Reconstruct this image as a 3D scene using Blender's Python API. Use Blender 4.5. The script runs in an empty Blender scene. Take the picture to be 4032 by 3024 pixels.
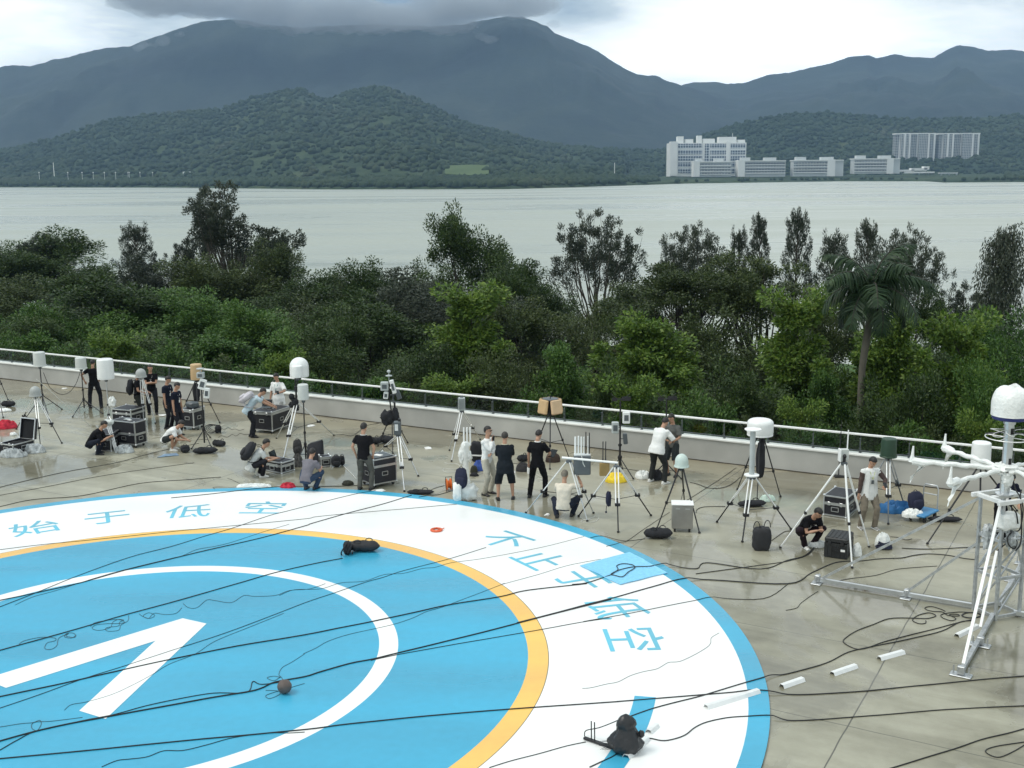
import bpy, bmesh, math, random
import numpy as np
from mathutils import Vector, Matrix, noise

random.seed(7)
RNG = np.random.default_rng(7)
SC = bpy.context.scene
COL = SC.collection
rad = math.radians

# ---------------------------------------------------------------- camera
FPX, PITCH, ROLL, EYE = 4500.0, math.atan((1512 - 684) / 4500.0), rad(-0.45), 8.2
_R, _U, _F = Vector((1, 0, 0)), Vector((0, math.sin(PITCH), math.cos(PITCH))), Vector((0, math.cos(PITCH), -math.sin(PITCH)))
_cr = _R * math.cos(ROLL) + _U * math.sin(ROLL)
_cu = _U * math.cos(ROLL) - _R * math.sin(ROLL)
cam_d = bpy.data.cameras.new('camera')
cam = bpy.data.objects.new('camera', cam_d)
COL.objects.link(cam)
cam_d.sensor_width = 36.0
cam_d.lens = 36.0 * FPX / 4032.0
cam_d.clip_start, cam_d.clip_end = 0.1, 20000.0
_m = Matrix.Identity(4)
for _i in range(3):
    _m[_i][0], _m[_i][1], _m[_i][2] = _cr[_i], _cu[_i], -_F[_i]
_m[2][3] = EYE
cam.matrix_world = _m
SC.camera = cam

# ---------------------------------------------------------------- sky, sun, exposure
SUN_EL, SUN_AZ = rad(56), rad(-100)          # azimuth from +Y (away from the viewer) towards +X
SC.view_settings.view_transform = 'Standard'
SC.view_settings.look = 'None'
SC.view_settings.exposure = 0.0
SC.view_settings.gamma = 1.0
SC.cycles.transparent_max_bounces = 48
W = bpy.data.worlds.new('World')
SC.world = W
W.use_nodes = True


def build_world():
    nt = W.node_tree
    nt.nodes.clear()
    N, L = nt.nodes.new, nt.links.new
    out, bg = N('ShaderNodeOutputWorld'), N('ShaderNodeBackground')
    bg.inputs[1].default_value = 0.115
    L(bg.outputs[0], out.inputs[0])
    sky = N('ShaderNodeTexSky')
    sky.sky_type = 'NISHITA'
    sky.sun_disc = False
    sky.sun_elevation, sky.sun_rotation = SUN_EL, SUN_AZ
    tc, sep = N('ShaderNodeTexCoord'), N('ShaderNodeSeparateXYZ')
    L(tc.outputs['Generated'], sep.inputs[0])

    def mth(op, a, b=None, c=None):
        n = N('ShaderNodeMath')
        n.operation = op
        for i, v in enumerate((a, b, c)):
            if v is None:
                continue
            if isinstance(v, (int, float)):
                n.inputs[i].default_value = v
            else:
                L(v, n.inputs[i])
        return n.outputs[0]
    z = mth('MAXIMUM', sep.outputs[2], 0.0)
    den = mth('ADD', z, 0.12)
    comb = N('ShaderNodeCombineXYZ')
    L(mth('DIVIDE', sep.outputs[0], den), comb.inputs[0])
    L(mth('DIVIDE', sep.outputs[1], den), comb.inputs[1])

    def fbm(scale, detail, rough, off):
        mp = N('ShaderNodeMapping')
        mp.inputs[1].default_value = off
        L(comb.outputs[0], mp.inputs[0])
        n = N('ShaderNodeTexNoise')
        n.inputs['Scale'].default_value = scale
        n.inputs['Detail'].default_value = detail
        n.inputs['Roughness'].default_value = rough
        n.inputs['Distortion'].default_value = 0.35
        L(mp.outputs[0], n.inputs[0])
        return n.outputs[0]
    n1 = fbm(0.9, 6, 0.55, (3.1, 0.4, 0))
    n2 = fbm(2.6, 5, 0.6, (0.2, 7.7, 0))

    def lobe(az, el, waz, wel):            # a bank of cloud round one compass direction
        d = mth('ARCTAN2', sep.outputs[0], sep.outputs[1])
        a = mth('DIVIDE', mth('SUBTRACT', d, rad(az)), rad(waz))
        e = mth('DIVIDE', mth('SUBTRACT', mth('ARCSINE', sep.outputs[2]), rad(el)), rad(wel))
        q = mth('ADD', mth('MULTIPLY', a, a), mth('MULTIPLY', e, e))
        return mth('EXPONENT', mth('MULTIPLY', q, -1.0))
    # brightness of the cloud deck
    b = mth('MULTIPLY_ADD', n1, 1.9, -0.08)
    b = mth('MULTIPLY_ADD', mth('SUBTRACT', n2, 0.5), 0.85, b)
    for az, el, waz, wel, k in SKY_LOBES:
        b = mth('MULTIPLY_ADD', lobe(az, el, waz, wel), k, b)
    b = mth('MINIMUM', mth('MAXIMUM', b, 0.30), 1.75)
    ramp = N('ShaderNodeValToRGB')
    L(mth('DIVIDE', b, 1.75), ramp.inputs[0])
    el = ramp.color_ramp.elements
    for i, (p, c) in enumerate(((0.0, (1.9, 2.6, 3.4, 1)), (0.25, (3.1, 4.1, 5.0, 1)), (0.45, (6.6, 7.6, 7.9, 1)), (0.62, (10.6, 11.2, 11.0, 1)), (1.0, (16.2, 16.5, 16.0, 1)))):
        e = el[i] if i < 2 else el.new(p)
        e.position, e.color = p, c
    mix = N('ShaderNodeMix')
    mix.data_type = 'RGBA'
    mix.inputs[0].default_value = 0.93
    L(sky.outputs[0], mix.inputs[6])
    L(ramp.outputs[0], mix.inputs[7])
    L(mix.outputs[2], bg.inputs[0])


# azimuth, elevation, widths (degrees), change of brightness
SKY_LOBES = [(-7, 9.3, 8.5, 2.2, -0.75), (-23, 7.0, 3.6, 1.8, 0.7), (-17, 7.5, 5, 1.4, -0.12), (12, 6.0, 10, 2.4, 0.95), (3.6, 7.6, 2.2, .8, -0.35),
             (22, 8.9, 5, 1.1, -0.75), (27, 20, 20, 11, .45), (-36, 20, 20, 12, -.45), (8, 8.6, 4, 1.2, 0.25), (-25, 5.5, 5, 0.8, 0.35)]
build_world()
sun_d = bpy.data.lights.new('sun', 'SUN')
sun_d.energy, sun_d.angle, sun_d.color = 2.0, rad(24), (1.0, 0.95, 0.86)
sun = bpy.data.objects.new('sun', sun_d)
COL.objects.link(sun)
sun.rotation_euler = Vector((-math.sin(SUN_AZ) * math.cos(SUN_EL), -math.cos(SUN_AZ) * math.cos(SUN_EL), -math.sin(SUN_EL))).to_track_quat('-Z', 'Y').to_euler()

# ---------------------------------------------------------------- survey of the place: bearings to points
ZOOM = {'A': (0, 1340, .31646), 'B': (600, 1360, .31646), 'C': (1200, 1460, .31646), 'D': (1700, 1520, .32543), 'E': (2200, 1560, .32543),
        'F': (2700, 1600, .32543), 'K': (3050, 1700, .32543), 'M': (3500, 1500, .44594), 'N': (3100, 2150, .52685), 'O': (3450, 2000, .42204),
        'Q': (2300, 2500, .36166), 'R': (1200, 2300, .54250), 'S': (0, 2300, .54250), 'T': (1800, 2000, .45208), 'U': (1100, 1880, .54250),
        'V': (0, 1880, .54250), 'X': (1080, 1680, .14465), 'Y': (3780, 1780, .20488), 'Z': (0, 1620, .12658), 'J': (1740, 1680, .19286),
        'I': (0, 0, 1.0), 'D2': (0, 0, 1.82278), 'L': (3800, 1500, .18083), 'H': (2250, 1700, .12055)}


def ray(k, x, y):
    a, b, s = ZOOM[k]
    px, py = a + x * s, b + y * s
    return _F + _cr * ((px - 2016) / FPX) - _cu * ((py - 1512) / FPX)


def G(k, x, y, z=0.0):                      # point on a level surface
    d = ray(k, x, y)
    t = (z - EYE) / d.z
    return Vector((d.x * t, d.y * t, z))


def At(k, x, y, Y):                         # point at a known distance
    d = ray(k, x, y)
    t = Y / d.y
    return Vector((d.x * t, Y, EYE + d.z * t))


def Hgt(k, x, y, base):                     # height above a base point
    return At(k, x, y, base[1]).z


# ---------------------------------------------------------------- materials
MATS = {}


def mat(name, col, rough=0.6, metal=0.0, var=0.12, scale=6.0, bump=0.0, bscale=40.0, spec=0.5, coat=0.0, rvar=0.0, trans=None):
    if name in MATS:
        return MATS[name]
    m = bpy.data.materials.new(name)
    m.use_nodes = True
    nt = m.node_tree
    N, L = nt.nodes.new, nt.links.new
    p = nt.nodes['Principled BSDF']
    tc, nz = N('ShaderNodeTexCoord'), N('ShaderNodeTexNoise')
    nz.inputs['Scale'].default_value = scale
    nz.inputs['Detail'].default_value = 5
    L(tc.outputs['Object'], nz.inputs[0])
    rp = N('ShaderNodeValToRGB')
    rp.color_ramp.elements[0].position, rp.color_ramp.elements[1].position = 0.3, 0.7
    rp.color_ramp.elements[0].color = [max(0, c * (1 - var)) for c in col] + [1]
    rp.color_ramp.elements[1].color = [min(1, c * (1 + var)) for c in col] + [1]
    L(nz.outputs[0], rp.inputs[0])
    L(rp.outputs[0], p.inputs['Base Color'])
    p.inputs['Roughness'].default_value = rough
    p.inputs['Metallic'].default_value = metal
    p.inputs['Specular IOR Level'].default_value = spec
    p.inputs['Coat Weight'].default_value = coat
    if rvar:
        mr = N('ShaderNodeMapRange')
        mr.inputs[3].default_value, mr.inputs[4].default_value = max(0.02, rough - rvar), min(1, rough + rvar)
        L(nz.outputs[0], mr.inputs[0])
        L(mr.outputs[0], p.inputs['Roughness'])
    if bump:
        bn, b = N('ShaderNodeTexNoise'), N('ShaderNodeBump')
        bn.inputs['Scale'].default_value = bscale
        bn.inputs['Detail'].default_value = 4
        L(tc.outputs['Object'], bn.inputs[0])
        L(bn.outputs[0], b.inputs['Height'])
        b.inputs['Strength'].default_value = bump
        b.inputs['Distance'].default_value = 0.02
        L(b.outputs[0], p.inputs['Normal'])
    MATS[name] = m
    return m


WHITE = mat('white_gelcoat', (.78, .80, .79), .35, var=.04)
OFFWHITE = mat('off_white_plastic', (.55, .58, .56), .45, var=.05)
GREYP = mat('grey_plastic', (.36, .38, .37), .5, var=.06)
LGREY = mat('light_grey_enamel', (.42, .46, .46), .45, var=.05)
BLACK = mat('black_paint', (.012, .012, .014), .42, var=.2)
RUBBER = mat('black_rubber', (.015, .015, .016), .75, var=.2)
NYLON = mat('black_nylon', (.014, .015, .019), .85, var=.3, bump=.5, bscale=25)
ALU = mat('aluminium', (.62, .64, .65), .32, metal=.85, var=.08)
ALUW = mat('bright_aluminium', (.80, .81, .80), .45, metal=.35, var=.05)
STEEL = mat('galvanised_steel', (.50, .52, .53), .42, metal=.75, var=.18, scale=14)
CASEB = mat('black_laminate', (.012, .012, .017), .5, var=.25, bump=.3, bscale=60)
TAN = mat('tan_plastic', (.52, .36, .19), .5, var=.06)
TANL = mat('pale_tan_plastic', (.62, .44, .27), .5, var=.05)
GOLD = mat('gold_painted_metal', (.30, .20, .07), .4, metal=.3, var=.1)
GREEN = mat('dark_green_gelcoat', (.018, .05, .028), .45, var=.1)
GREYM = mat('grey_painted_metal', (.10, .115, .125), .45, metal=.2, var=.1)
PLAST = mat('white_plastic_film', (.80, .82, .80), .3, var=.05, bump=1.0, bscale=16)
SACK = mat('white_woven_sack', (.66, .68, .66), .6, var=.08, bump=.9, bscale=9)
RED = mat('red_cloth', (.50, .02, .045), .8, var=.35, scale=9, bump=.6, bscale=10)
YELLOW = mat('yellow_film', (.85, .62, .03), .5, var=.15, bump=.6, bscale=14)
ORANGE = mat('orange_plastic', (.75, .16, .015), .45, var=.12)
BLUEC = mat('blue_tarp', (.02, .13, .33), .55, var=.25, bump=.6, bscale=9)
BLUEB = mat('blue_bag_cloth', (.04, .09, .34), .7, var=.2)
TOWEL = mat('light_blue_towel', (.24, .58, .84), .9, var=.10, scale=12, bump=.6, bscale=50)
SKIN = mat('skin', (.42, .24, .16), .55, var=.06)
HAIR = mat('black_hair', (.012, .010, .009), .5, var=.3, bump=.6, bscale=60)
HAIRG = mat('greying_hair', (.16, .14, .11), .6, var=.3, bump=.6, bscale=60)
EYEM = mat('dark_eye', (.02, .015, .012), .2)
CABLE = mat('black_cable_sheath', (.010, .011, .012), .5, var=.2)
CABLEW = mat('white_cable_sheath', (.62, .63, .60), .5, var=.1)
SCREEN = mat('dark_glass', (.01, .011, .012), .12)
PAPER = mat('white_paper', (.8, .8, .78), .8, var=.03)
FOAM = mat('dark_foam', (.006, .007, .009), .95, var=.3, bump=1.0, bscale=30)
NAVY = mat('navy_cloth', (.012, .015, .04), .85, var=.2)

# ---------------------------------------------------------------- mesh helpers


class MB:
    """collects shapes with material slots and links them as one mesh object"""

    def __init__(s):
        s.v, s.f, s.mi, s.mats, s.cur = [], [], [], [], 0

    def use(s, m):
        if m not in s.mats:
            s.mats.append(m)
        s.cur = s.mats.index(m)
        return s

    def add(s, vs, fs):
        o = len(s.v)
        s.v += [tuple(v) for v in vs]
        s.f += [tuple(i + o for i in f) for f in fs]
        s.mi += [s.cur] * len(fs)
        return s

    def box(s, c, size, M=None, ch=0.0):
        hx, hy, hz = size[0] / 2, size[1] / 2, size[2] / 2
        c = Vector(c)
        if ch <= 0:
            pts = [Vector((x * hx, y * hy, z * hz)) for z in (-1, 1) for y in (-1, 1) for x in (-1, 1)]
            fs = [(0, 2, 3, 1), (4, 5, 7, 6), (0, 1, 5, 4), (2, 6, 7, 3), (0, 4, 6, 2), (1, 3, 7, 5)]
        else:
            ch = min(ch, hx * .9, hy * .9, hz * .9)
            pts, fs = [], []
            for zz, ins in ((-hz, ch), (-hz + ch, 0), (hz - ch, 0), (hz, ch)):
                ax, ay, k = hx - ins, hy - ins, ch
                pts += [Vector(p + (zz,)) for p in ((-ax + k, -ay), (ax - k, -ay), (ax, -ay + k), (ax, ay - k), (ax - k, ay), (-ax + k, ay), (-ax, ay - k), (-ax, -ay + k))]
            for r in range(3):
                for i in range(8):
                    j = (i + 1) % 8
                    fs.append((r * 8 + i, r * 8 + j, r * 8 + 8 + j, r * 8 + 8 + i))
            fs += [tuple(range(7, -1, -1)), tuple(range(24, 32))]
        if M is not None:
            pts = [M @ p for p in pts]
        return s.add([p + c for p in pts], fs)

    def tube(s, path, r, n=8, cap=True, flat=1.0):
        """round bar along a path; r a number or a list"""
        P = [Vector(p) for p in path]
        R = [r] * len(P) if isinstance(r, (int, float)) else list(r)
        vs, fs = [], []
        up = None
        for i, p in enumerate(P):
            t = (P[min(i + 1, len(P) - 1)] - P[max(i - 1, 0)])
            if t.length < 1e-9:
                t = Vector((0, 0, 1))
            t.normalize()
            if up is None:
                up = Vector((0, 0, 1)) if abs(t.z) < .9 else Vector((1, 0, 0))
            a = t.cross(up)
            if a.length < 1e-4:
                a = t.cross(Vector((0, 1, .3)))
            a.normalize()
            b = a.cross(t).normalized()
            up = b
            for k in range(n):
                w = 2 * math.pi * k / n
                vs.append(p + a * (math.cos(w) * R[i]) + b * (math.sin(w) * R[i] * flat))
        for i in range(len(P) - 1):
            for k in range(n):
                j = (k + 1) % n
                fs.append((i * n + k, i * n + n + k, i * n + n + j, i * n + j))
        if cap:
            fs += [tuple(range(n)), tuple(range(len(P) * n - 1, (len(P) - 1) * n - 1, -1))]
        return s.add(vs, fs)

    def bar(s, a, b, w, h=None):
        """square bar from a to b"""
        a, b = Vector(a), Vector(b)
        d = b - a
        q = d.to_track_quat('Y', 'Z').to_matrix()
        return s.box((a + b) / 2, (w, d.length, h or w), q)

    def lathe(s, prof, c=(0, 0, 0), n=28, M=None, sx=1.0, sy=1.0):
        c = Vector(c)
        vs, fs = [], []
        for r, z in prof:
            for k in range(n):
                w = 2 * math.pi * k / n
                p = Vector((r * math.cos(w) * sx, r * math.sin(w) * sy, z))
                vs.append((M @ p if M is not None else p) + c)
        m = len(prof)
        for i in range(m - 1):
            for k in range(n):
                j = (k + 1) % n
                fs.append((i * n + k, i * n + j, i * n + n + j, i * n + n + k))
        if prof[0][0] > 1e-5:
            fs.append(tuple(range(n - 1, -1, -1)))
        if prof[-1][0] > 1e-5:
            fs.append(tuple(range((m - 1) * n, m * n)))
        return s.add(vs, fs)

    def ell(s, c, r, M=None, nu=14, nv=9, jit=0.0, seed=0, fr=3.0):
        c = Vector(c)
        vs, fs = [], []
        for i in range(nv + 1):
            th = math.pi * i / nv
            for k in range(nu):
                w = 2 * math.pi * k / nu
                d = Vector((math.sin(th) * math.cos(w), math.sin(th) * math.sin(w), -math.cos(th)))
                q = 1.0
                if jit:
                    q += jit * noise.fractal(d * fr + Vector((seed * 7.1, seed * 3.3, 0)), 1.0, 2.0, 3)
                p = Vector((d.x * r[0] * q, d.y * r[1] * q, d.z * r[2] * q))
                vs.append((M @ p if M is not None else p) + c)
        for i in range(nv):
            for k in range(nu):
                j = (k + 1) % nu
                fs.append((i * nu + k, i * nu + j, i * nu + nu + j, i * nu + nu + k))
        return s.add(vs, fs)

    def loft(s, rings, cap=True):
        n = len(rings[0])
        vs = [p for r in rings for p in r]
        fs = []
        for i in range(len(rings) - 1):
            for k in range(n):
                j = (k + 1) % n
                fs.append((i * n + k, i * n + j, i * n + n + j, i * n + n + k))
        if cap:
            fs += [tuple(range(n - 1, -1, -1)), tuple(range((len(rings) - 1) * n, len(rings) * n))]
        return s.add(vs, fs)

    def build(s, name, m=None, parent=None, loc=None, rz=0.0, smooth=False, M=None):
        me = bpy.data.meshes.new(name)
        me.from_pydata(s.v, [], s.f)
        for k in ([m] if m else s.mats):
            me.materials.append(k)
        if not m and len(s.mats) > 1:
            me.polygons.foreach_set('material_index', s.mi)
        if smooth:
            me.polygons.foreach_set('use_smooth', [True] * len(me.polygons))
            try:
                me.set_sharp_from_angle(angle=rad(38))
            except Exception:
                pass
        me.update()
        o = bpy.data.objects.new(name, me)
        COL.objects.link(o)
        if parent:
            o.parent = parent
        if loc is not None:
            o.location = loc
        o.rotation_euler[2] = rz
        return o


def tag(o, label=None, cat=None, group=None, kind=None):
    for k, v in (('label', label), ('category', cat), ('group', group), ('kind', kind)):
        if v:
            o[k] = v
    return o


def thing(name, label, cat, loc=(0, 0, 0), rz=0.0, group=None):
    o = bpy.data.objects.new(name, None)
    o.empty_display_size = .2
    COL.objects.link(o)
    o.location = loc
    o.rotation_euler[2] = rz
    return tag(o, label, cat, group)


def np_mesh(name, V, F, m, parent=None, smooth=False, loc=None):
    """V (n,3), F (k,q) arrays"""
    me = bpy.data.meshes.new(name)
    V = np.ascontiguousarray(V, dtype=np.float32)
    F = np.ascontiguousarray(F, dtype=np.int32)
    q = F.shape[1]
    me.vertices.add(len(V))
    me.vertices.foreach_set('co', V.ravel())
    me.loops.add(F.size)
    me.loops.foreach_set('vertex_index', F.ravel())
    me.polygons.add(len(F))
    me.polygons.foreach_set('loop_start', np.arange(0, F.size, q, dtype=np.int32))
    if smooth:
        me.polygons.foreach_set('use_smooth', np.ones(len(F), dtype=bool))
    me.update(calc_edges=True)
    me.materials.append(m)
    o = bpy.data.objects.new(name, me)
    COL.objects.link(o)
    if parent:
        o.parent = parent
    if loc is not None:
        o.location = loc
    return o


def dup(root, loc, rz=0.0, sc=None, label=None):
    r = root.copy()
    COL.objects.link(r)
    r.location = loc
    r.rotation_euler[2] = rz
    if sc:
        r.scale = sc
    if label:
        r['label'] = label
    for ch in list(root.children):
        c = ch.copy()
        COL.objects.link(c)
        c.parent = r
        for g in list(ch.children):
            d = g.copy()
            COL.objects.link(d)
            d.parent = c
    return r


# ---------------------------------------------------------------- the deck, helipad and parapet
PU, PN, P0 = Vector((.8762, -.4819, 0)), Vector((.4819, .8762, 0)), Vector((-1.91, 36.14, 0))


def W2(s, n, z=0.0):
    p = P0 + PU * s + PN * n
    return Vector((p.x, p.y, z))


def deck_material():
    m = bpy.data.materials.new('wet_concrete')
    m.use_nodes = True
    nt = m.node_tree
    N, L = nt.nodes.new, nt.links.new
    p = nt.nodes['Principled BSDF']
    tc = N('ShaderNodeTexCoord')

    def nz(scale, det, rough=.55, vec=None, dist=0.0):
        n = N('ShaderNodeTexNoise')
        n.inputs['Scale'].default_value, n.inputs['Detail'].default_value, n.inputs['Roughness'].default_value = scale, det, rough
        n.inputs['Distortion'].default_value = dist
        L(vec or tc.outputs['Object'], n.inputs[0])
        return n.outputs[0]

    def mth(op, a, b=None, c=None):
        n = N('ShaderNodeMath')
        n.operation = op
        for i, v in enumerate((a, b, c)):
            if v is None:
                continue
            if isinstance(v, (int, float)):
                n.inputs[i].default_value = v
            else:
                L(v, n.inputs[i])
        return n.outputs[0]

    def ramp(f, *st):
        r = N('ShaderNodeValToRGB')
        L(f, r.inputs[0])
        el = r.color_ramp.elements
        for i, (q, c) in enumerate(st):
            e = el[i] if i < 2 else el.new(q)
            e.position, e.color = q, (c + (1,)) if isinstance(c, tuple) else (c, c, c, 1)
        return r.outputs[0]

    def mix(f, a, b):
        n = N('ShaderNodeMix')
        n.data_type = 'RGBA'
        for i, v in ((0, f), (6, a), (7, b)):
            if isinstance(v, tuple):
                n.inputs[i].default_value = v + (1,)
            elif isinstance(v, (int, float)):
                n.inputs[i].default_value = v
            else:
                L(v, n.inputs[i])
        return n.outputs[2]
    rot = N('ShaderNodeVectorRotate')
    rot.rotation_type = 'Z_AXIS'
    rot.inputs['Angle'].default_value = rad(29.4)
    L(tc.outputs['Object'], rot.inputs[0])
    sep = N('ShaderNodeSeparateXYZ')
    L(rot.outputs[0], sep.inputs[0])
    mp = N('ShaderNodeMapping')               # streaks drawn out along the float marks
    mp.inputs['Scale'].default_value = (.35, 1.6, 1)
    L(rot.outputs[0], mp.inputs[0])
    big, mid, fine = nz(.10, 5, .6, dist=.4), nz(.55, 6, .62, mp.outputs[0], .5), nz(3.2, 6, .65)
    f = mth('ADD', mth('MULTIPLY', big, .5), mth('ADD', mth('MULTIPLY', mid, .38), mth('MULTIPLY', fine, .12)))
    c = ramp(f, (.38, (.15, .142, .102)), (.46, (.25, .24, .178)), (.54, (.335, .325, .25)), (.62, (.45, .44, .345)))
    # tan silt washed against the parapet
    ny = sep.outputs[1]
    silt = mth('MULTIPLY', ramp(mth('MULTIPLY_ADD', mth('SUBTRACT', ny, 22.6), .10, mth('MULTIPLY', mid, .55)), (.35, 0.0), (1.0, 1.0)), .45)
    c = mix(silt, c, (.25, .205, .135))
    # pale dried lime marks
    lime = ramp(nz(.42, 7, .68, dist=1.2), (.60, 0.0), (.68, 1.0))
    c = mix(mth('MULTIPLY', lime, .35), c, (.42, .415, .37))

    def joint(co, off, step, w):
        q = mth('ABSOLUTE', mth('SUBTRACT', mth('FRACT', mth('DIVIDE', mth('SUBTRACT', co, off), step)), .5))
        return mth('GREATER_THAN', q, .5 - w / step)
    wob = mth('MULTIPLY', mth('SUBTRACT', nz(.8, 2), .5), .05)
    j = mth('MAXIMUM', joint(mth('ADD', sep.outputs[0], wob), -3.47, 6.2, .011), mth('MULTIPLY', joint(mth('ADD', ny, wob), 16.35, 3.11, .012), .75))
    c = mix(mth('MULTIPLY', j, .8), c, (.03, .03, .026))
    wn0 = nz(.22, 6, .62, dist=.6)
    c = mix(mth('MULTIPLY', ramp(wn0, (.45, 1.0), (.51, 0.0)), .42), c, (.10, .095, .07))   # soaked concrete is darker
    L(c, p.inputs['Base Color'])
    wn = nz(.22, 6, .62, dist=.6)
    wet = ramp(wn, (.46, .07), (.515, .40))
    L(wet, p.inputs['Roughness'])
    p.inputs['Specular IOR Level'].default_value = .5
    b = N('ShaderNodeBump')
    b.inputs['Strength'].default_value, b.inputs['Distance'].default_value = .25, .01
    L(fine, b.inputs['Height'])
    L(b.outputs[0], p.inputs['Normal'])
    return m


def build_deck():
    b = MB()
    q = [W2(-70, -75), W2(70, -75), W2(70, .32), W2(-70, .32)]
    b.add(q + [Vector((p.x, p.y, -5.7)) for p in q], [(0, 1, 2, 3), (7, 6, 5, 4), (3, 2, 6, 7), (0, 3, 7, 4), (1, 0, 4, 5), (2, 1, 5, 6)])
    tag(b.build('concrete_deck', deck_material()), kind='structure')


build_deck()
PC = Vector((-6.673, 18.608, 0))
PR = [10.835, 10.510, 7.261, 6.915, 4.646, 4.312]


def paint(name, col, rough=.33, wear=.06):
    m = bpy.data.materials.new(name)
    m.use_nodes = True
    nt = m.node_tree
    N, L = nt.nodes.new, nt.links.new
    p = nt.nodes['Principled BSDF']
    tc = N('ShaderNodeTexCoord')
    mp = N('ShaderNodeMapping')
    mp.inputs['Scale'].default_value, mp.inputs['Rotation'].default_value = (.25, 1.3, 1), (0, 0, rad(15))
    L(tc.outputs['Object'], mp.inputs[0])
    a, b = N('ShaderNodeTexNoise'), N('ShaderNodeTexNoise')
    a.inputs['Scale'].default_value, a.inputs['Detail'].default_value = .55, 6
    b.inputs['Scale'].default_value, b.inputs['Detail'].default_value = 7, 5
    L(mp.outputs[0], a.inputs[0])
    L(tc.outputs['Object'], b.inputs[0])
    ad = N('ShaderNodeMath')
    ad.operation = 'MULTIPLY_ADD'
    ad.inputs[1].default_value = .25
    L(b.outputs[0], ad.inputs[0])
    L(a.outputs[0], ad.inputs[2])
    rp = N('ShaderNodeValToRGB')
    rp.color_ramp.elements[0].position, rp.color_ramp.elements[1].position = .42, .82
    rp.color_ramp.elements[0].color = [c * (1 - wear) for c in col] + [1]
    rp.color_ramp.elements[1].color = [min(.86, c * (1 + wear)) for c in col] + [1]
    L(ad.outputs[0], rp.inputs[0])
    L(rp.outputs[0], p.inputs['Base Color'])
    mr = N('ShaderNodeMapRange')
    mr.inputs[1].default_value, mr.inputs[2].default_value = .35, .65
    mr.inputs[3].default_value, mr.inputs[4].default_value = rough - .12, rough + .12
    L(a.outputs[0], mr.inputs[0])
    L(mr.outputs[0], p.inputs['Roughness'])
    return m


PBLUE, PWHITE, PORANGE = paint('blue_deck_paint', (.048, .355, .545), .34, .14), paint('white_deck_paint', (.82, .83, .82), .42, .03), paint('orange_deck_paint', (.86, .50, .13), .4, .10)
PRIM = paint('dark_joint_paint', (.10, .085, .05), .6, .2)


def build_pad():
    b = MB()
    n = 220
    zt = .035

    def ring(r0, r1, m):
        b.use(m)
        vs = []
        for r in (r0, r1):
            vs += [PC + Vector((r * math.cos(2 * math.pi * k / n), r * math.sin(2 * math.pi * k / n), zt)) for k in range(n)]
        b.add(vs, [(k, n + k, n + (k + 1) % n, (k + 1) % n) for k in range(n)])
    e = .012
    for r0, r1, m in ((PR[1], PR[0], PBLUE), (PR[2] + e, PR[1], PWHITE), (PR[2], PR[2] + e, PRIM), (PR[3], PR[2], PORANGE), (PR[4], PR[3], PBLUE), (PR[5], PR[4], PWHITE)):
        ring(r0, r1, m)
    b.use(PBLUE)
    b.add([PC + Vector((PR[5] * math.cos(2 * math.pi * k / n), PR[5] * math.sin(2 * math.pi * k / n), zt)) for k in range(n)], [tuple(range(n))])
    b.use(PRIM)
    vs = [PC + Vector((PR[0] * math.cos(2 * math.pi * k / n), PR[0] * math.sin(2 * math.pi * k / n), z)) for z in (zt, 0.0) for k in range(n)]
    b.add(vs, [(k, n + k, n + (k + 1) % n, (k + 1) % n) for k in range(n)])
    tag(b.build('helipad'), kind='structure')
    # the big white arrow and the blue dash on the white ring
    v = MB()
    pts = [(-6.22, 20.32), (-5.70, 20.05), (-6.26, 16.29), (-6.77, 16.57), (-6.41, 19.27), (-8.27, 17.40), (-8.78, 17.74)]
    v.add([Vector((x, y, .039)) for x, y in pts], [(6, 5, 4, 0), (0, 4, 1), (4, 3, 2, 1)])
    tag(v.build('helipad_arrow_marking', PWHITE), kind='structure')
    d = MB()
    k = 24
    A = [rad(-11 - 22 * i / k) for i in range(k + 1)]
    vs = [PC + Vector((r * math.cos(a), r * math.sin(a), .039)) for r in (8.74, 9.075) for a in A]
    d.add(vs, [(i + 1, i, k + 1 + i, k + 2 + i) for i in range(k)])
    tag(d.build('helipad_dash_marking', PBLUE), kind='structure')
    # lettering round the white ring
    TEAL = paint('teal_letter_paint', (.12, .47, .62), .4, .12)
    for ch, deg, r in (('始', 122.1, 8.78), ('于', 111.4, 8.82), ('低', 99.0, 8.80), ('空', 87.2, 8.98), ('不', 43.8, 9.0), ('止', 33.8, 8.75), ('于', 24.2, 8.83), ('低', 13.7, 8.89), ('空', 3.7, 8.85)):
        cu = bpy.data.curves.new('letter', 'FONT')
        cu.body = ch
        cu.align_x, cu.align_y = 'CENTER', 'CENTER'
        cu.size = 1.16
        cu.offset = .002
        o = bpy.data.objects.new('letter', cu)
        COL.objects.link(o)
        me = bpy.data.meshes.new_from_object(o.evaluated_get(bpy.context.evaluated_depsgraph_get()))
        bpy.data.objects.remove(o)
        xs = [p.co.x for p in me.vertices] or [0]
        ys = [p.co.y for p in me.vertices] or [0]
        cx, cy = (min(xs) + max(xs)) / 2, (min(ys) + max(ys)) / 2
        for p in me.vertices:
            p.co.x, p.co.y, p.co.z = p.co.x - cx, p.co.y - cy, 0
        me.materials.clear()
        me.materials.append(TEAL)
        o = bpy.data.objects.new('helipad_letter', me)
        COL.objects.link(o)
        a = rad(deg)
        o.location = PC + Vector((r * math.cos(a), r * math.sin(a), .0395))
        o.rotation_euler[2] = a - math.pi / 2
        tag(o, kind='structure')


build_pad()

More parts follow.
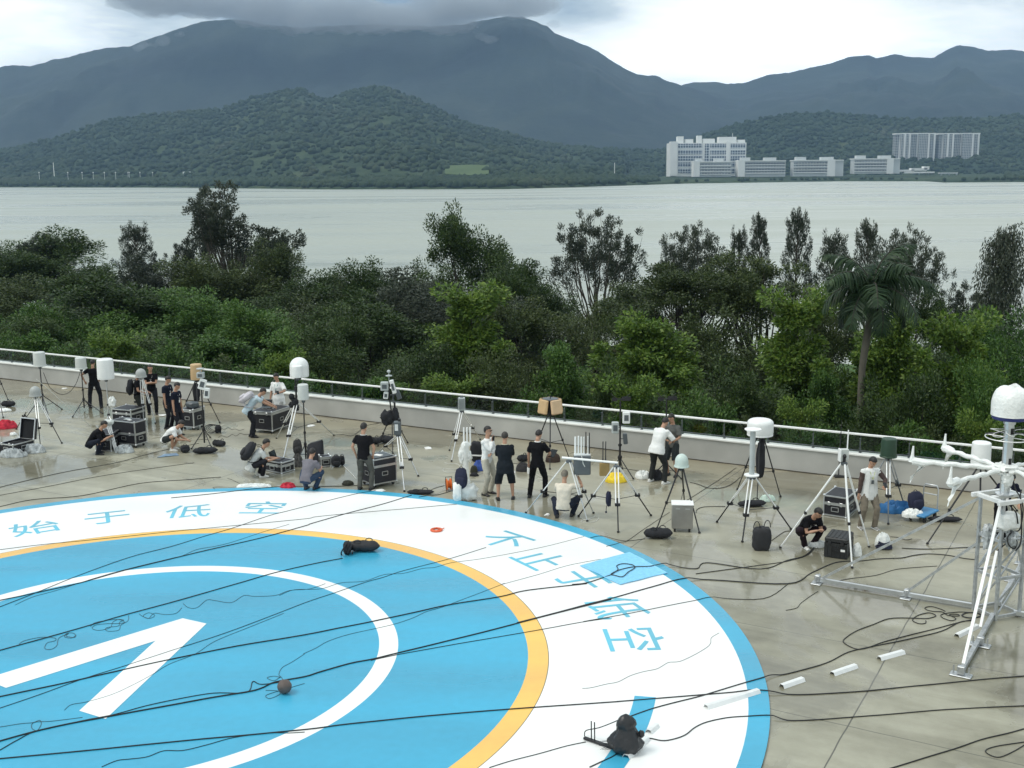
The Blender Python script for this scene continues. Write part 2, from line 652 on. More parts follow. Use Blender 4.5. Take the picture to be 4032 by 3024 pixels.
WALLM = mat('painted_render', (.40, .40, .375), .7, var=.16, scale=.8, bump=.3, bscale=3)
COPE = mat('white_coping', (.74, .75, .72), .5, var=.06, scale=2)
RAILM = mat('white_rail_paint', (.82, .83, .82), .35, var=.03)


def glass_mat():
    m = bpy.data.materials.new('balustrade_glass')
    m.use_nodes = True
    nt = m.node_tree
    N, L = nt.nodes.new, nt.links.new
    nt.nodes.remove(nt.nodes['Principled BSDF'])
    t, g, fr, mx = N('ShaderNodeBsdfTransparent'), N('ShaderNodeBsdfGlossy'), N('ShaderNodeFresnel'), N('ShaderNodeMixShader')
    t.inputs[0].default_value = (.74, .82, .79, 1)
    g.inputs['Roughness'].default_value = .03
    fr.inputs[0].default_value = 1.45
    geo, inv, mu = N('ShaderNodeNewGeometry'), N('ShaderNodeMath'), N('ShaderNodeMath')
    inv.operation, inv.inputs[0].default_value, mu.operation = 'SUBTRACT', 1.0, 'MULTIPLY'
    L(geo.outputs['Backfacing'], inv.inputs[1])          # the far face of the pane adds no second mirror
    L(fr.outputs[0], mu.inputs[0])
    L(inv.outputs[0], mu.inputs[1])
    L(mu.outputs[0], mx.inputs[0])
    L(t.outputs[0], mx.inputs[1])
    L(g.outputs[0], mx.inputs[2])
    L(mx.outputs[0], nt.nodes['Material Output'].inputs[0])
    return m


GLASS = glass_mat()


def build_parapet():
    t = thing('parapet_wall', 'long grey rendered parapet wall with white coping along the deck edge', 'wall', W2(0, 0))
    q = math.atan2(PU.y, PU.x)
    t.rotation_euler[2] = q
    b = MB()
    b.box((0, .11, .32), (130, .22, .64))
    b.build('wall', WALLM, t)
    b = MB()
    b.box((0, -.012, .012), (130, .024, .022))  # strip added to draw the dark dirt along the wall foot
    b.build('base_joint', mat('dark_joint_dirt', (.05, .042, .03), .8, var=.5, scale=2), t)
    b = MB()
    b.box((0, .11, .67), (130, .30, .06), ch=.012)
    b.build('coping', COPE, t)
    t = thing('glass_balustrade', 'glass balustrade with white handrail on top of the parapet', 'railing', W2(0, 0))
    t.rotation_euler[2] = q
    b = MB()
    b.box((0, .11, 1.215), (130, .065, .055), ch=.01)
    b.build('handrail', RAILM, t)
    b = MB()
    b.box((0, .11, .765), (130, .03, .022))
    b.build('bottom_rail', GREYM, t)
    post = clamp = pane = None
    x = -40.5
    while x < 32:
        if post is None:
            b = MB()
            b.box((0, .135, .945), (.016, .022, .49))
            b.box((0, .135, .709), (.07, .07, .018))
            post = b.build('post', GREYM, t)
            b = MB()
            b.box((0, .08, .82), (.07, .02, .025), ch=.006)
            b.box((0, .06, .96), (.012, .012, .26))
            b.box((0, .08, 1.10), (.05, .02, .02), ch=.006)
            clamp = b.build('glass_clamp', GREYM, t)
            b = MB()
            b.box((0, .11, .97), (1.20, .008, .37))
            pane = b.build('glass_pane', GLASS, t)
            os_ = (post, clamp, pane)
        else:
            os_ = []
            for o in (post, clamp, pane):
                c = o.copy()
                COL.objects.link(c)
                os_.append(c)
        os_[0].location.x = os_[1].location.x = x
        os_[2].location.x = x + .635
        x += 1.27


build_parapet()


# ---------------------------------------------------------------- park, sea, far shore, hills
def noise_mat(name, cols, scale, rough=.9, det=8, bump=0.0, rr=.65, dist=.3):
    m = bpy.data.materials.new(name)
    m.use_nodes = True
    nt = m.node_tree
    N, L = nt.nodes.new, nt.links.new
    p = nt.nodes['Principled BSDF']
    tc, n, r = N('ShaderNodeTexCoord'), N('ShaderNodeTexNoise'), N('ShaderNodeValToRGB')
    n.inputs['Scale'].default_value, n.inputs['Detail'].default_value, n.inputs['Roughness'].default_value = scale, det, rr
    n.inputs['Distortion'].default_value = dist
    L(tc.outputs['Object'], n.inputs[0])
    L(n.outputs[0], r.inputs[0])
    el = r.color_ramp.elements
    for i, (q, c) in enumerate(cols):
        e = el[i] if i < 2 else el.new(q)
        e.position, e.color = q, c + (1,)
    L(r.outputs[0], p.inputs['Base Color'])
    p.inputs['Roughness'].default_value = rough
    p.inputs['Specular IOR Level'].default_value = .25
    if bump:
        b = N('ShaderNodeBump')
        b.inputs['Strength'].default_value, b.inputs['Distance'].default_value = bump, 1.0 / max(scale, .001) * .3
        L(n.outputs[0], b.inputs['Height'])
        L(b.outputs[0], p.inputs['Normal'])
    return m


def build_park():
    S, Nn = np.linspace(-110, 110, 60), np.concatenate([np.linspace(.33, 58, 24), np.linspace(60, 80, 8)])
    V = []
    for n in Nn:
        for s in S:
            z = -5.6 + .5 * noise.fractal(Vector((s * .06, n * .06, 3)), 1, 2, 3)
            if n > 54:
                z -= 3.6 * min(1, (n - 54) / 18)
            V.append(W2(s, n, z))
    k = len(S)
    F = [(i * k + j, i * k + j + 1, i * k + k + j + 1, i * k + k + j) for i in range(len(Nn) - 1) for j in range(k - 1)]
    gm = noise_mat('park_grass', ((.3, (.03, .06, .015)), (.5, (.055, .11, .025)), (.7, (.10, .15, .045))), .5, bump=.3)
    tag(np_mesh('park_ground', V, F, gm, smooth=True), kind='structure')


build_park()


def sea_material():
    m = bpy.data.materials.new('sea_water')
    m.use_nodes = True
    nt = m.node_tree
    N, L = nt.nodes.new, nt.links.new
    p = nt.nodes['Principled BSDF']
    p.inputs['Base Color'].default_value = (.36, .39, .345, 1)
    p.inputs['IOR'].default_value = 1.33
    tc = N('ShaderNodeTexCoord')

    def nz(sc, det, rot=0.0, ro=.6):
        mp = N('ShaderNodeMapping')
        mp.inputs['Scale'].default_value, mp.inputs['Rotation'].default_value = sc, (0, 0, rot)
        L(tc.outputs['Object'], mp.inputs[0])
        n = N('ShaderNodeTexNoise')
        n.inputs['Scale'].default_value, n.inputs['Detail'].default_value, n.inputs['Roughness'].default_value = 1, det, ro
        n.inputs['Distortion'].default_value = .6
        L(mp.outputs[0], n.inputs[0])
        return n.outputs[0]
    # slicks: long calm streaks between wind-ruffled water
    sl = nz((.0022, .010, 1), 6, rad(-6), .62)
    r = N('ShaderNodeMapRange')
    r.inputs[1].default_value, r.inputs[2].default_value, r.inputs[3].default_value, r.inputs[4].default_value = .40, .58, .20, .46
    L(sl, r.inputs[0])
    L(r.outputs[0], p.inputs['Roughness'])
    b1, b2 = N('ShaderNodeBump'), N('ShaderNodeBump')
    L(nz((.35, .9, 1), 5, rad(8)), b1.inputs['Height'])
    b1.inputs['Strength'].default_value, b1.inputs['Distance'].default_value = .7, .35
    L(nz((.035, .11, 1), 5, rad(-5)), b2.inputs['Height'])
    b2.inputs['Strength'].default_value, b2.inputs['Distance'].default_value = .35, 1.4
    L(b1.outputs[0], b2.inputs['Normal'])
    L(b2.outputs[0], p.inputs['Normal'])
    return m


def build_sea():
    b = MB()
    b.add([(-3600, 20, -8), (3600, 20, -8), (3600, 2600, -8), (-3600, 2600, -8)], [(0, 1, 2, 3)])
    tag(b.build('sea', sea_material()), kind='structure')


build_sea()


def interp(pts, x):
    if x <= pts[0][0]:
        return pts[0][1]
    for (a, b), (c, d) in zip(pts, pts[1:]):
        if x <= c:
            t = (x - a) / (c - a)
            return b + (d - b) * t
    return pts[-1][1]


SHORE = [(-900, 745), (0, 738), (700, 739), (1300, 746), (2000, 745), (2300, 736), (2700, 723), (3300, 714), (3650, 714), (3720, 719), (4032, 717), (4900, 712)]
HILL = [(-900, 560), (-300, 600), (0, 598), (250, 540), (440, 472), (700, 443), (890, 430), (1013, 386), (1140, 354), (1203, 352), (1250, 372), (1300, 395), (1363, 361), (1490, 345), (1553, 350), (1680, 405),
        (1850, 487), (2000, 525), (2120, 557), (2220, 575), (2500, 592), (2640, 588), (2800, 522), (2924, 482), (3053, 455), (3183, 443), (3312, 447), (3409, 460), (3571, 472), (3830, 464), (4032, 452), (4900, 430)]


def shore_y(px):
    return G('I', px, interp(SHORE, px), -8.0).y


def hill_y0(px):
    ys = shore_y(px)
    if px > 2450:
        return 2180.0
    return ys + 190


def hill_point(px, t):
    """t 0..1 from the foot to the ridge, beyond 1 behind it"""
    y0, y1 = hill_y0(px), 2750.0
    Y = y0 + (y1 - y0) * t
    zr = At('I', px, interp(HILL, px), y1).z
    f = t ** 1.15 if t <= 1 else 1 - (t - 1) * 1.2
    x = At('I', px, 690, Y).x
    q = noise.fractal(Vector((x * .0042, Y * .0042, 1.3)), 1, 2.1, 5)
    z = 1.0 + (zr - 1.0) * f + q * 26 * max(0, min(1, t * 3)) * max(0.0, 1 - abs(t)) ** .7
    return Vector((x, Y, z))


FORESTM = noise_mat('forest_slope', ((.30, (.012, .026, .012)), (.48, (.026, .050, .020)), (.62, (.05, .075, .03)), (.75, (.08, .085, .04))), .012, bump=.8)
CROWNM = noise_mat('forest_crowns', ((.32, (.018, .034, .018)), (.46, (.026, .046, .022)), (.58, (.034, .054, .025)), (.74, (.058, .068, .04))), .006, bump=0)
MOUNTM = noise_mat('mountain_scrub', ((.34, (.018, .028, .028)), (.5, (.024, .038, .034)), (.68, (.036, .050, .040))), .0035, bump=.2)


def build_far_shore():
    PX = np.arange(-900, 4901, 18)
    T = list(np.linspace(0, 1, 44)) + [1.04, 1.12, 1.3]
    V = []
    for px in PX:
        ys = shore_y(px)
        y0 = hill_y0(px)
        V.append(Vector((At('I', px, 690, ys).x, ys, -8.4)))
        V.append(Vector((At('I', px, 690, ys + 8).x, ys + 8, -5.5)))
        V.append(Vector((At('I', px, 690, ys + 60).x, ys + 60, -3.5)))
        for t in T:
            V.append(hill_point(px, t) if t > 0 else Vector((At('I', px, 690, y0).x, y0, 1.0)))
    k = len(T) + 3
    F = [(i * k + j, i * k + k + j, i * k + k + j + 1, i * k + j + 1) for i in range(len(PX) - 1) for j in range(k - 1)]
    tag(np_mesh('wooded_foothills', V, F, FORESTM, smooth=True), kind='structure')
    # crowns of the woods on the foothills, nobody could count them
    r = random.Random(3)
    base = bmesh.new()
    bmesh.ops.create_icosphere(base, subdivisions=1, radius=1)
    bv = np.array([v.co for v in base.verts])
    bf = np.array([[v.index for v in f.verts] for f in base.faces])
    base.free()
    VV, FF, k = [], [], 0
    cnt = 0
    while cnt < 17000:
        px = r.uniform(-250, 4250)
        u = r.random()
        ys, y0 = shore_y(px), hill_y0(px)
        if u < .30:
            Y = r.uniform(ys + 6, y0 + 60)
            if 2590 < px < 3960 and (Y < 2160 or r.random() < .5) and not (Y < ys + 22):
                continue
            z = -4.5 + 5.5 * max(0, min(1, (Y - ys - 10) / max(40, y0 - ys)))
            p = Vector((At('I', px, 690, Y).x, Y, z))
            rr = r.uniform(2.6, 6.0)
            if 2590 < px < 3960 and Y < 2100:
                rr = r.uniform(2, 3.6)
        else:
            t = r.random() ** .8
            p = hill_point(px, t)
            rr = r.uniform(2.4, 6.8)
        if 1765 < px < 1915 and 1484 < p.y < 1660:
            continue
        sc = np.array([rr * r.uniform(.9, 1.3), rr * r.uniform(.9, 1.3), rr * r.uniform(.7, 1.1)])
        jit = 1 + (RNG.random((len(bv), 1)) - .5) * .55
        VV.append(bv * jit * sc + np.array([p.x, p.y, p.z + rr * .35]))
        FF.append(bf + k)
        k += len(bv)
        cnt += 1
    tag(np_mesh('far_woods', np.concatenate(VV), np.concatenate(FF), CROWNM), kind='stuff')
    # the sports field on a terrace and the grass point at the right
    b = MB()
    f0 = [At('I', 1752, 684, 1490), At('I', 1850, 690, 1480), At('I', 1925, 684, 1490)]
    f1 = [At('I', 1752, 652, 1640), At('I', 1850, 648, 1640), At('I', 1925, 650, 1640)]
    top = f0 + f1
    b.add(top + [Vector((p.x, p.y, -6)) for p in top], [(0, 1, 4, 3), (1, 2, 5, 4), (6, 7, 1, 0), (7, 8, 2, 1)])
    tag(b.build('terraced_lawn', noise_mat('far_lawn', ((.3, (.05, .085, .03)), (.7, (.085, .125, .045))), .03)), kind='structure')


build_far_shore()
RIDGE_L = [(-700, 330), (-200, 290), (0, 276), (30, 268), (55, 258), (100, 255), (150, 262), (200, 250), (240, 235), (290, 228), (320, 220), (400, 200), (470, 187), (545, 182), (600, 160), (680, 132), (760, 105), (830, 85),
           (940, 75), (1000, 80), (1080, 98), (1200, 108), (1350, 100), (1500, 96), (1620, 100), (1720, 104), (1830, 96), (1900, 82), (1960, 69), (2000, 65), (2060, 66), (2110, 85), (2140, 98), (2160, 104), (2180, 130), (2250, 155), (2340, 195),
           (2400, 235), (2430, 255), (2500, 293), (2580, 298), (2620, 318), (2670, 333), (2760, 360), (2900, 420), (3100, 500), (3500, 600), (3900, 640)]
RIDGE_R = [(2000, 560), (2300, 450), (2500, 365), (2640, 330), (2670, 337), (2720, 325), (2805, 322), (2850, 330), (2920, 327), (3010, 295), (3100, 285), (3160, 270), (3250, 250), (3330, 222), (3400, 218), (3430, 230), (3500, 213), (3560, 225), (3650, 228),
           (3700, 195), (3740, 177), (3800, 185), (3860, 200), (3950, 195), (4000, 203), (4032, 193), (4200, 180), (4600, 230), (4900, 300)]


def build_mountain(name, ridge, x0, x1, y0, y1, seed):
    PX = np.arange(x0, x1 + 1, 14)
    T = list(np.linspace(0, 1, 60)) + [1.03, 1.1, 1.3]
    V = []
    for px in PX:
        Yr = y1 + 160 * noise.noise(Vector((px * .0016, seed, 0)))
        zr = At('I', px, interp(ridge, px), Yr).z
        zr += 3.5 * noise.noise(Vector((px * .05, seed, 2)))
        for t in T:
            Y = y0 + (Yr - y0) * t
            x = At('I', px, 690, Y).x
            sp = noise.hetero_terrain(Vector((x * .0016 + seed, Y * .0009, seed)), .9, 2.1, 6, .6) - .6
            g = noise.fractal(Vector((x * .006, Y * .003, seed)), 1, 2.1, 5)
            f = (.45 * t + .55 * t * t) if t <= 1 else 1 - (t - 1)
            w = max(0.0, t * (1 - t)) * 4
            V.append(Vector((x, Y, -6 + (zr + 6) * f + w * (sp * .12 * zr + g * 16))))
    k = len(T)
    F = [(i * k + j, i * k + k + j, i * k + k + j + 1, i * k + j + 1) for i in range(len(PX) - 1) for j in range(k - 1)]
    tag(np_mesh(name, V, F, MOUNTM, smooth=True), kind='structure')


build_mountain('mountain_range', RIDGE_L, -700, 3900, 2800, 4300, 1.7)
build_mountain('mountain_ridge_beyond', RIDGE_R, 2000, 4900, 2900, 4800, 5.2)


def volume_box(name, lo, hi, col, dens, aniso=0.0):
    b = MB()
    c = [(a + d) / 2 for a, d in zip(lo, hi)]
    b.box(c, [d - a for a, d in zip(lo, hi)])
    m = bpy.data.materials.new(name + '_air')
    m.use_nodes = True
    nt = m.node_tree
    nt.nodes.remove(nt.nodes['Principled BSDF'])
    v = nt.nodes.new('ShaderNodeVolumePrincipled')
    v.inputs['Color'].default_value = col + (1,)
    v.inputs['Density'].default_value = dens
    v.inputs['Anisotropy'].default_value = aniso
    nt.links.new(v.outputs[0], nt.nodes['Material Output'].inputs['Volume'])
    return b, m


def build_haze():
    b, m = volume_box('haze', (-4600, -80, -9.2), (4600, 6600, 720), (.42, .66, 1.0), HAZE)
    tag(b.build('haze', m), kind='stuff')


HAZE = 9.5e-5
build_haze()


def build_cloud():
    b, m = volume_box('low_cloud', (0, 0, 0), (1, 1, 1), (.80, .87, .93), .0085)
    b = MB()
    r = random.Random(11)
    k = 3900 / FPX
    for i in range(64):                                   # the bank hanging over the summits
        px = 560 + 1560 * i / 63 + r.uniform(-40, 40)
        low = interp([(500, 60), (800, 62), (1000, 84), (1250, 120), (1600, 126), (1780, 116), (1950, 62), (2150, 52)], px)
        q = r.uniform(48, 96)
        py = low - q * .55 - r.random() ** 2 * 60
        b.ell(At('I', px, py, 3900 + r.uniform(-90, 90)), (q * k * r.uniform(1.0, 1.9), q * k * 1.3, q * k * r.uniform(.45, .75)), nu=18, nv=12, jit=.3, seed=i, fr=2.4)
    for i in range(26):                                   # shreds on the slopes
        px, py = r.choice(((1860, 110), (1880, 140), (1905, 165), (1835, 100), (640, 160), (700, 140), (560, 186), (590, 176), (2165, 92), (2190, 130)))
        q = r.uniform(8, 22)
        b.ell(At('I', px + r.uniform(-26, 26), py + r.uniform(-12, 8), 3880 + r.uniform(-20, 20)), (q * k * r.uniform(.7, 1.7), q * k, q * k * r.uniform(.5, .9)), nu=14, nv=9, jit=.45, seed=i + 90, fr=3)
    me = bpy.data.meshes.new('t')
    me.from_pydata(b.v, [], b.f)
    o = bpy.data.objects.new('t', me)
    COL.objects.link(o)
    md = o.modifiers.new('r', 'REMESH')
    md.mode, md.voxel_size = 'VOXEL', 7.0
    out = bpy.data.meshes.new_from_object(o.evaluated_get(bpy.context.evaluated_depsgraph_get()))
    bpy.data.objects.remove(o)
    co = [v.co + v.normal * (9 * noise.fractal(v.co * .022, 1, 2, 4)) for v in out.vertices]
    out.vertices.foreach_set('co', [c for p in co for c in p])
    out.materials.clear()
    out.materials.append(m)
    o = bpy.data.objects.new('low_cloud', out)
    COL.objects.link(o)
    tag(o, kind='stuff')


build_cloud()
# ---------------------------------------------------------------- buildings across the water
BW = mat('far_white_wall', (.74, .75, .73), .7, var=.05, scale=.05)
BG = mat('far_grey_wall', (.50, .53, .53), .7, var=.08, scale=.05)


def window_mat(name, wall, glass, sx, sz, mort):
    m = bpy.data.materials.new(name)
    m.use_nodes = True
    nt = m.node_tree
    N, L = nt.nodes.new, nt.links.new
    p = nt.nodes['Principled BSDF']
    tc, sep, cmb, br = N('ShaderNodeTexCoord'), N('ShaderNodeSeparateXYZ'), N('ShaderNodeCombineXYZ'), N('ShaderNodeTexBrick')
    L(tc.outputs['Object'], sep.inputs[0])
    ad = N('ShaderNodeMath')
    L(sep.outputs[0], ad.inputs[0])
    L(sep.outputs[1], ad.inputs[1])
    L(ad.outputs[0], cmb.inputs[0])
    L(sep.outputs[2], cmb.inputs[1])
    L(cmb.outputs[0], br.inputs[0])
    br.offset = 0
    br.inputs['Scale'].default_value = 1
    br.inputs['Brick Width'].default_value, br.inputs['Row Height'].default_value = sx, sz
    br.inputs['Mortar Size'].default_value = mort
    br.inputs['Mortar Smooth'].default_value = .1
    br.inputs['Color1'].default_value = glass + (1,)
    br.inputs['Color2'].default_value = tuple(c * 1.6 for c in glass) + (1,)
    br.inputs['Mortar'].default_value = wall + (1,)
    L(br.outputs[0], p.inputs['Base Color'])
    p.inputs['Roughness'].default_value = .4
    return m


WIN_A = window_mat('blue_ribbon_windows', (.62, .66, .68), (.03, .05, .08), 4.6, 4.6, .5)
WIN_B = window_mat('gallery_openings', (.50, .52, .52), (.03, .04, .045), 5.0, 3.4, .4)
WIN_C = window_mat('flat_windows', (.42, .44, .44), (.05, .065, .075), 3.4, 3.2, .7)
BD = 2060.0


def pxbox(mb, x0, x1, ytop, ybot, Y, depth, zb=None):
    """a block whose front face spans these bearings at distance Y"""
    a, b = At('I', x0, ytop, Y), At('I', x1, ytop, Y)
    zt = (a.z + b.z) / 2
    zb = At('I', (x0 + x1) / 2, ybot, Y).z if zb is None else zb
    c = Vector(((a.x + b.x) / 2, Y + depth / 2, (zt + zb) / 2))
    mb.box(c, (b.x - a.x, depth, zt - zb))


def far_buildings():
    t = thing('office_block', 'large white and blue glass office block across the bay', 'building', At('I', 2790, 690, BD))
    inv = t.location.copy()

    def P(name, m, boxes, parent=t):
        b = MB()
        for q in boxes:
            pxbox(b, *q)
        o = b.build(name, m)
        o.parent = parent
        o.location = -parent.location
        return o
    P('wall', BW, [(2639, 2939, 562, 694, BD, 46), ])
    P('stair_tower', BW, [(2641, 2668, 557, 692, BD - 4, 20)])
    P('stair_tower', BW, [(2861, 2875, 556, 640, BD - 4, 20)])
    for x0, x1 in ((2671, 2765), (2797, 2859), (2878, 2936)):
        for k in range(5):
            y0 = 566 + k * 24.4
            P('window_band', WIN_A, [(x0, x1, y0, y0 + 17.5, BD - .8, 1.2)])
    P('window_band', WIN_A, [(2776, 2794, 566, 640, BD - .8, 1.2)])
    P('roof_plant', BW, [(2668, 2692, 537, 564, BD + 6, 16)])
    P('roof_plant', BW, [(2700, 2730, 548, 564, BD + 6, 16)])
    P('roof_plant', BW, [(2746, 2764, 534, 564, BD + 8, 14)])
    P('roof_plant', BW, [(2770, 2815, 546, 564, BD + 6, 16)])
    P('roof_plant', BW, [(2832, 2900, 539, 564, BD + 4, 22)])
    P('roof_plant', BW, [(2906, 2934, 550, 564, BD + 6, 16)])
    P('roof_mast', BG, [(2884, 2886, 524, 540, BD + 10, 1)])
    low = [('long low gallery block in front of the tall white office block', 2732, 2880, 638, 690, (2732, 2756)),
           ('low gallery block joined to the right side of the office block', 2908, 3094, 634, 690, (2908, 2934)),
           ('low white gallery block standing alone right of the tall office block', 3125, 3322, 632, 688, (3260, 3290)),
           ('low gallery block nearest the pair of apartment slabs', 3364, 3545, 626, 678, (3494, 3520))]
    for i, (lab, x0, x1, y0, y1, (e0, e1)) in enumerate(low):
        Y = BD - 50 - i * 3
        t2 = thing('gallery_block', lab, 'building', At('I', (x0 + x1) / 2, y1, Y), group='low gallery blocks along the far shore')
        P('wall', BG, [(x0, x1, y0, y1 + 6, Y, 22)], t2)
        P('end_wall', BW, [(e0, e1, y0 - 4, y1 + 6, Y - 3, 26)], t2)
        w0, w1 = (e1, x1) if e0 - x0 < x1 - e1 else (x0, e0)
        for k in range(4):
            q = y0 + 4 + k * 11.5
            P('window_band', WIN_B, [(w0 + 2, w1 - 2, q + 3, q + 8.5, Y - .6, 1)], t2)
            P('balcony_slab', BW, [(w0 + 1, w1 - 1, q + 8.5, q + 11.2, Y - 2.0, 2.2)], t2)
        P('roof_edge', BW, [(x0 - 1, x1 + 1, y0 - 2.5, y0 + 1.5, Y - 2, 26)], t2)
        for a, b_ in ((.05, .25), (.55, .8)):
            P('roof_plant', BG, [(x0 + (x1 - x0) * a, x0 + (x1 - x0) * b_, y0 - 14, y0 - 2, Y + 6, 12)], t2)
    slabs = [('left of two white apartment slabs on the hillside', 3529, 3686), ('right of two white apartment slabs on the hillside', 3698, 3860)]
    for lab, x0, x1 in slabs:
        Y = 2330.0
        t2 = thing('apartment_slab', lab, 'building', At('I', (x0 + x1) / 2, 640, Y), group='apartment slabs on the hillside')
        w = x1 - x0
        for k, (a, b_, yt, dy, m) in enumerate(((0, .13, 531, 6, WIN_C), (.13, .38, 527, 0, WIN_C), (.38, .58, 530, 5, WIN_C), (.58, .86, 526, -2, WIN_C), (.86, 1.0, 529, 3, WIN_C))):
            P('facade_bay', m, [(x0 + w * a, x0 + w * b_ - 2.5, yt, 646, Y + dy, 20)], t2)
            P('pilaster', BW, [(x0 + w * b_ - 7, x0 + w * b_ - 1, yt - 1, 645, Y + dy - 1.2, 3)], t2)
        P('pilaster', BW, [(x0 + w * .21, x0 + w * .25, 526, 645, Y - 1.5, 3)], t2)
        P('roof_edge', BW, [(x0 - 1, x1 + 1, 524, 529, Y + 2, 22)], t2)
    t2 = thing('small_house', 'small white house among trees on the left far shore', 'house', At('I', 736, 690, 1940))
    P('wall', BW, [(719, 754, 676, 696, 1940, 12)], t2)
    for k in range(3):
        P('window', WIN_C, [(722 + k * 11, 729 + k * 11, 680, 685, 1939.4, .5)], t2)
    for lab, x, y0, y1 in (('white chimney like mast beside the sports lawn', 1650, 625, 668), ('thin pale mast left of the tall office block', 2420, 640, 672), ('thin pylon on the far left shore', 212, 640, 672)):
        b = MB()
        q = At('I', x, y1, 1700)
        b.tube([(0, 0, -8), (0, 0, At('I', x, y0, 1700).z - q.z)], 1.3 if x == 1650 else .45, 8)
        tag(b.build('mast', BW, loc=q), lab, 'mast')
    # quay wall with lamp posts at the left, embankment and white terrace at the right
    b = MB()
    pxbox(b, 2600, 3730, 704, 712, BD - 85, 4, -8.2)
    tag(b.build('embankment_wall', BG), 'low grey embankment wall below the far buildings', 'wall')
    b = MB()
    for x0, x1, y0, y1 in ((3540, 3600, 668, 676), (3590, 3650, 662, 672), (3640, 3660, 655, 668), (3560, 3680, 676, 682)):
        pxbox(b, x0, x1, y0, y1, BD - 40, 14)
    tag(b.build('pavilion', BW), 'white low pavilion below the apartment slabs', 'building')
    b = MB()
    pxbox(b, 3700, 3772, 679, 684, BD - 60, 8)
    for x in (3706, 3736, 3766):
        pxbox(b, x, x + 4, 684, 694, BD - 58, 4)
    tag(b.build('footbridge', BG), 'grey footbridge at the right far shore', 'bridge')
    for x in (155, 268, 324, 368, 412, 456, 505, 552, 602, 510, 1025, 1095):
        b = MB()
        q = At('I', x, 699, 1930)
        b.tube([(0, 0, -3), (0, 0, 7.5)], .28, 6)
        b.ell((0, 0, 8.2), (1.1, 1.1, .9), nu=8, nv=5)
        tag(b.build('lamp_post', BW, loc=q), 'tiny white lamp post along the left far shore road', 'lamp post', 'lamp posts along the far shore road')


far_buildings()
# ---------------------------------------------------------------- trees and shrubs of the park
def leaf_mat(name, dark, mid, light, trl=.25):
    m = bpy.data.materials.new(name)
    m.use_nodes = True
    nt = m.node_tree
    N, L = nt.nodes.new, nt.links.new
    p = nt.nodes['Principled BSDF']
    geo, oi, ad, fr, rp = N('ShaderNodeNewGeometry'), N('ShaderNodeObjectInfo'), N('ShaderNodeMath'), N('ShaderNodeMath'), N('ShaderNodeValToRGB')
    ad.operation, ad.inputs[1].default_value = 'MULTIPLY_ADD', .25
    L(oi.outputs['Random'], ad.inputs[0])
    fr.operation, fr.inputs[1].default_value = 'MULTIPLY', .8
    L(geo.outputs['Random Per Island'], fr.inputs[0])
    L(fr.outputs[0], ad.inputs[2])
    L(ad.outputs[0], rp.inputs[0])
    el = rp.color_ramp.elements
    for i, (q, c) in enumerate(((.05, dark), (.5, mid), (.95, light))):
        e = el[i] if i < 2 else el.new(q)
        e.position, e.color = q, c + (1,)
    L(rp.outputs[0], p.inputs['Base Color'])
    p.inputs['Roughness'].default_value = .5
    p.inputs['Specular IOR Level'].default_value = .35
    t, mx = N('ShaderNodeBsdfTranslucent'), N('ShaderNodeMixShader')
    L(rp.outputs[0], t.inputs[0])
    mx.inputs[0].default_value = trl
    L(p.outputs[0], mx.inputs[1])
    L(t.outputs[0], mx.inputs[2])
    L(mx.outputs[0], nt.nodes['Material Output'].inputs[0])
    return m


LF_DARK = leaf_mat('dark_foliage', (.018, .036, .010), (.038, .072, .017), (.075, .115, .026))
LF_OLIVE = leaf_mat('olive_foliage', (.024, .040, .013), (.050, .076, .022), (.095, .125, .036))
LF_GREEN = leaf_mat('green_foliage', (.026, .066, .013), (.056, .125, .022), (.11, .19, .035))
LF_LIME = leaf_mat('bright_green_foliage', (.045, .095, .016), (.105, .185, .028), (.20, .28, .05), .35)
LF_GREY = leaf_mat('grey_green_foliage', (.024, .035, .024), (.045, .060, .040), (.085, .10, .065))
LF_PALM = leaf_mat('palm_foliage', (.014, .034, .014), (.026, .058, .022), (.055, .095, .036))
BARK = mat('grey_bark', (.075, .065, .052), .9, var=.35, scale=3, bump=.6, bscale=12)
BARKD = mat('dark_bark', (.035, .030, .025), .9, var=.35, scale=3, bump=.6, bscale=12)


def leaves(C, D, size, rng, up=.35, aspect=2.2, fold=.25):
    """leaf blades (two quads folded on the midrib) at points C pointing along D"""
    n = len(C)
    L_ = size * (.65 + .7 * rng.random((n, 1)))
    D = D * np.array([1, 1, .5])
    d = D / (np.linalg.norm(D, axis=1, keepdims=True) + 1e-9)
    q = rng.normal(size=(n, 3))
    q[:, 2] = np.abs(q[:, 2]) + up * 3
    s = np.cross(d, q)
    s /= np.linalg.norm(s, axis=1, keepdims=True) + 1e-9
    nrm = np.cross(s, d)
    w = L_ / aspect / 2
    a, m, e = C, C + d * L_ * .5, C + d * L_
    V = np.stack([a, m + s * w - nrm * w * fold, e - nrm * L_ * .08, m - s * w - nrm * w * fold], axis=1).reshape(-1, 3)
    F = np.arange(4 * n).reshape(n, 4)
    return V, F


def limb_path(a, b, rng, wob=.10, n=5):
    a, b = np.array(a), np.array(b)
    ln = np.linalg.norm(b - a)
    pts = []
    for i in range(n + 1):
        t = i / n
        k = math.sin(math.pi * t) * wob * ln
        pts.append(Vector(a + (b - a) * t + rng.normal(size=3) * k * .5 * np.array([1, 1, .5])))
    return pts


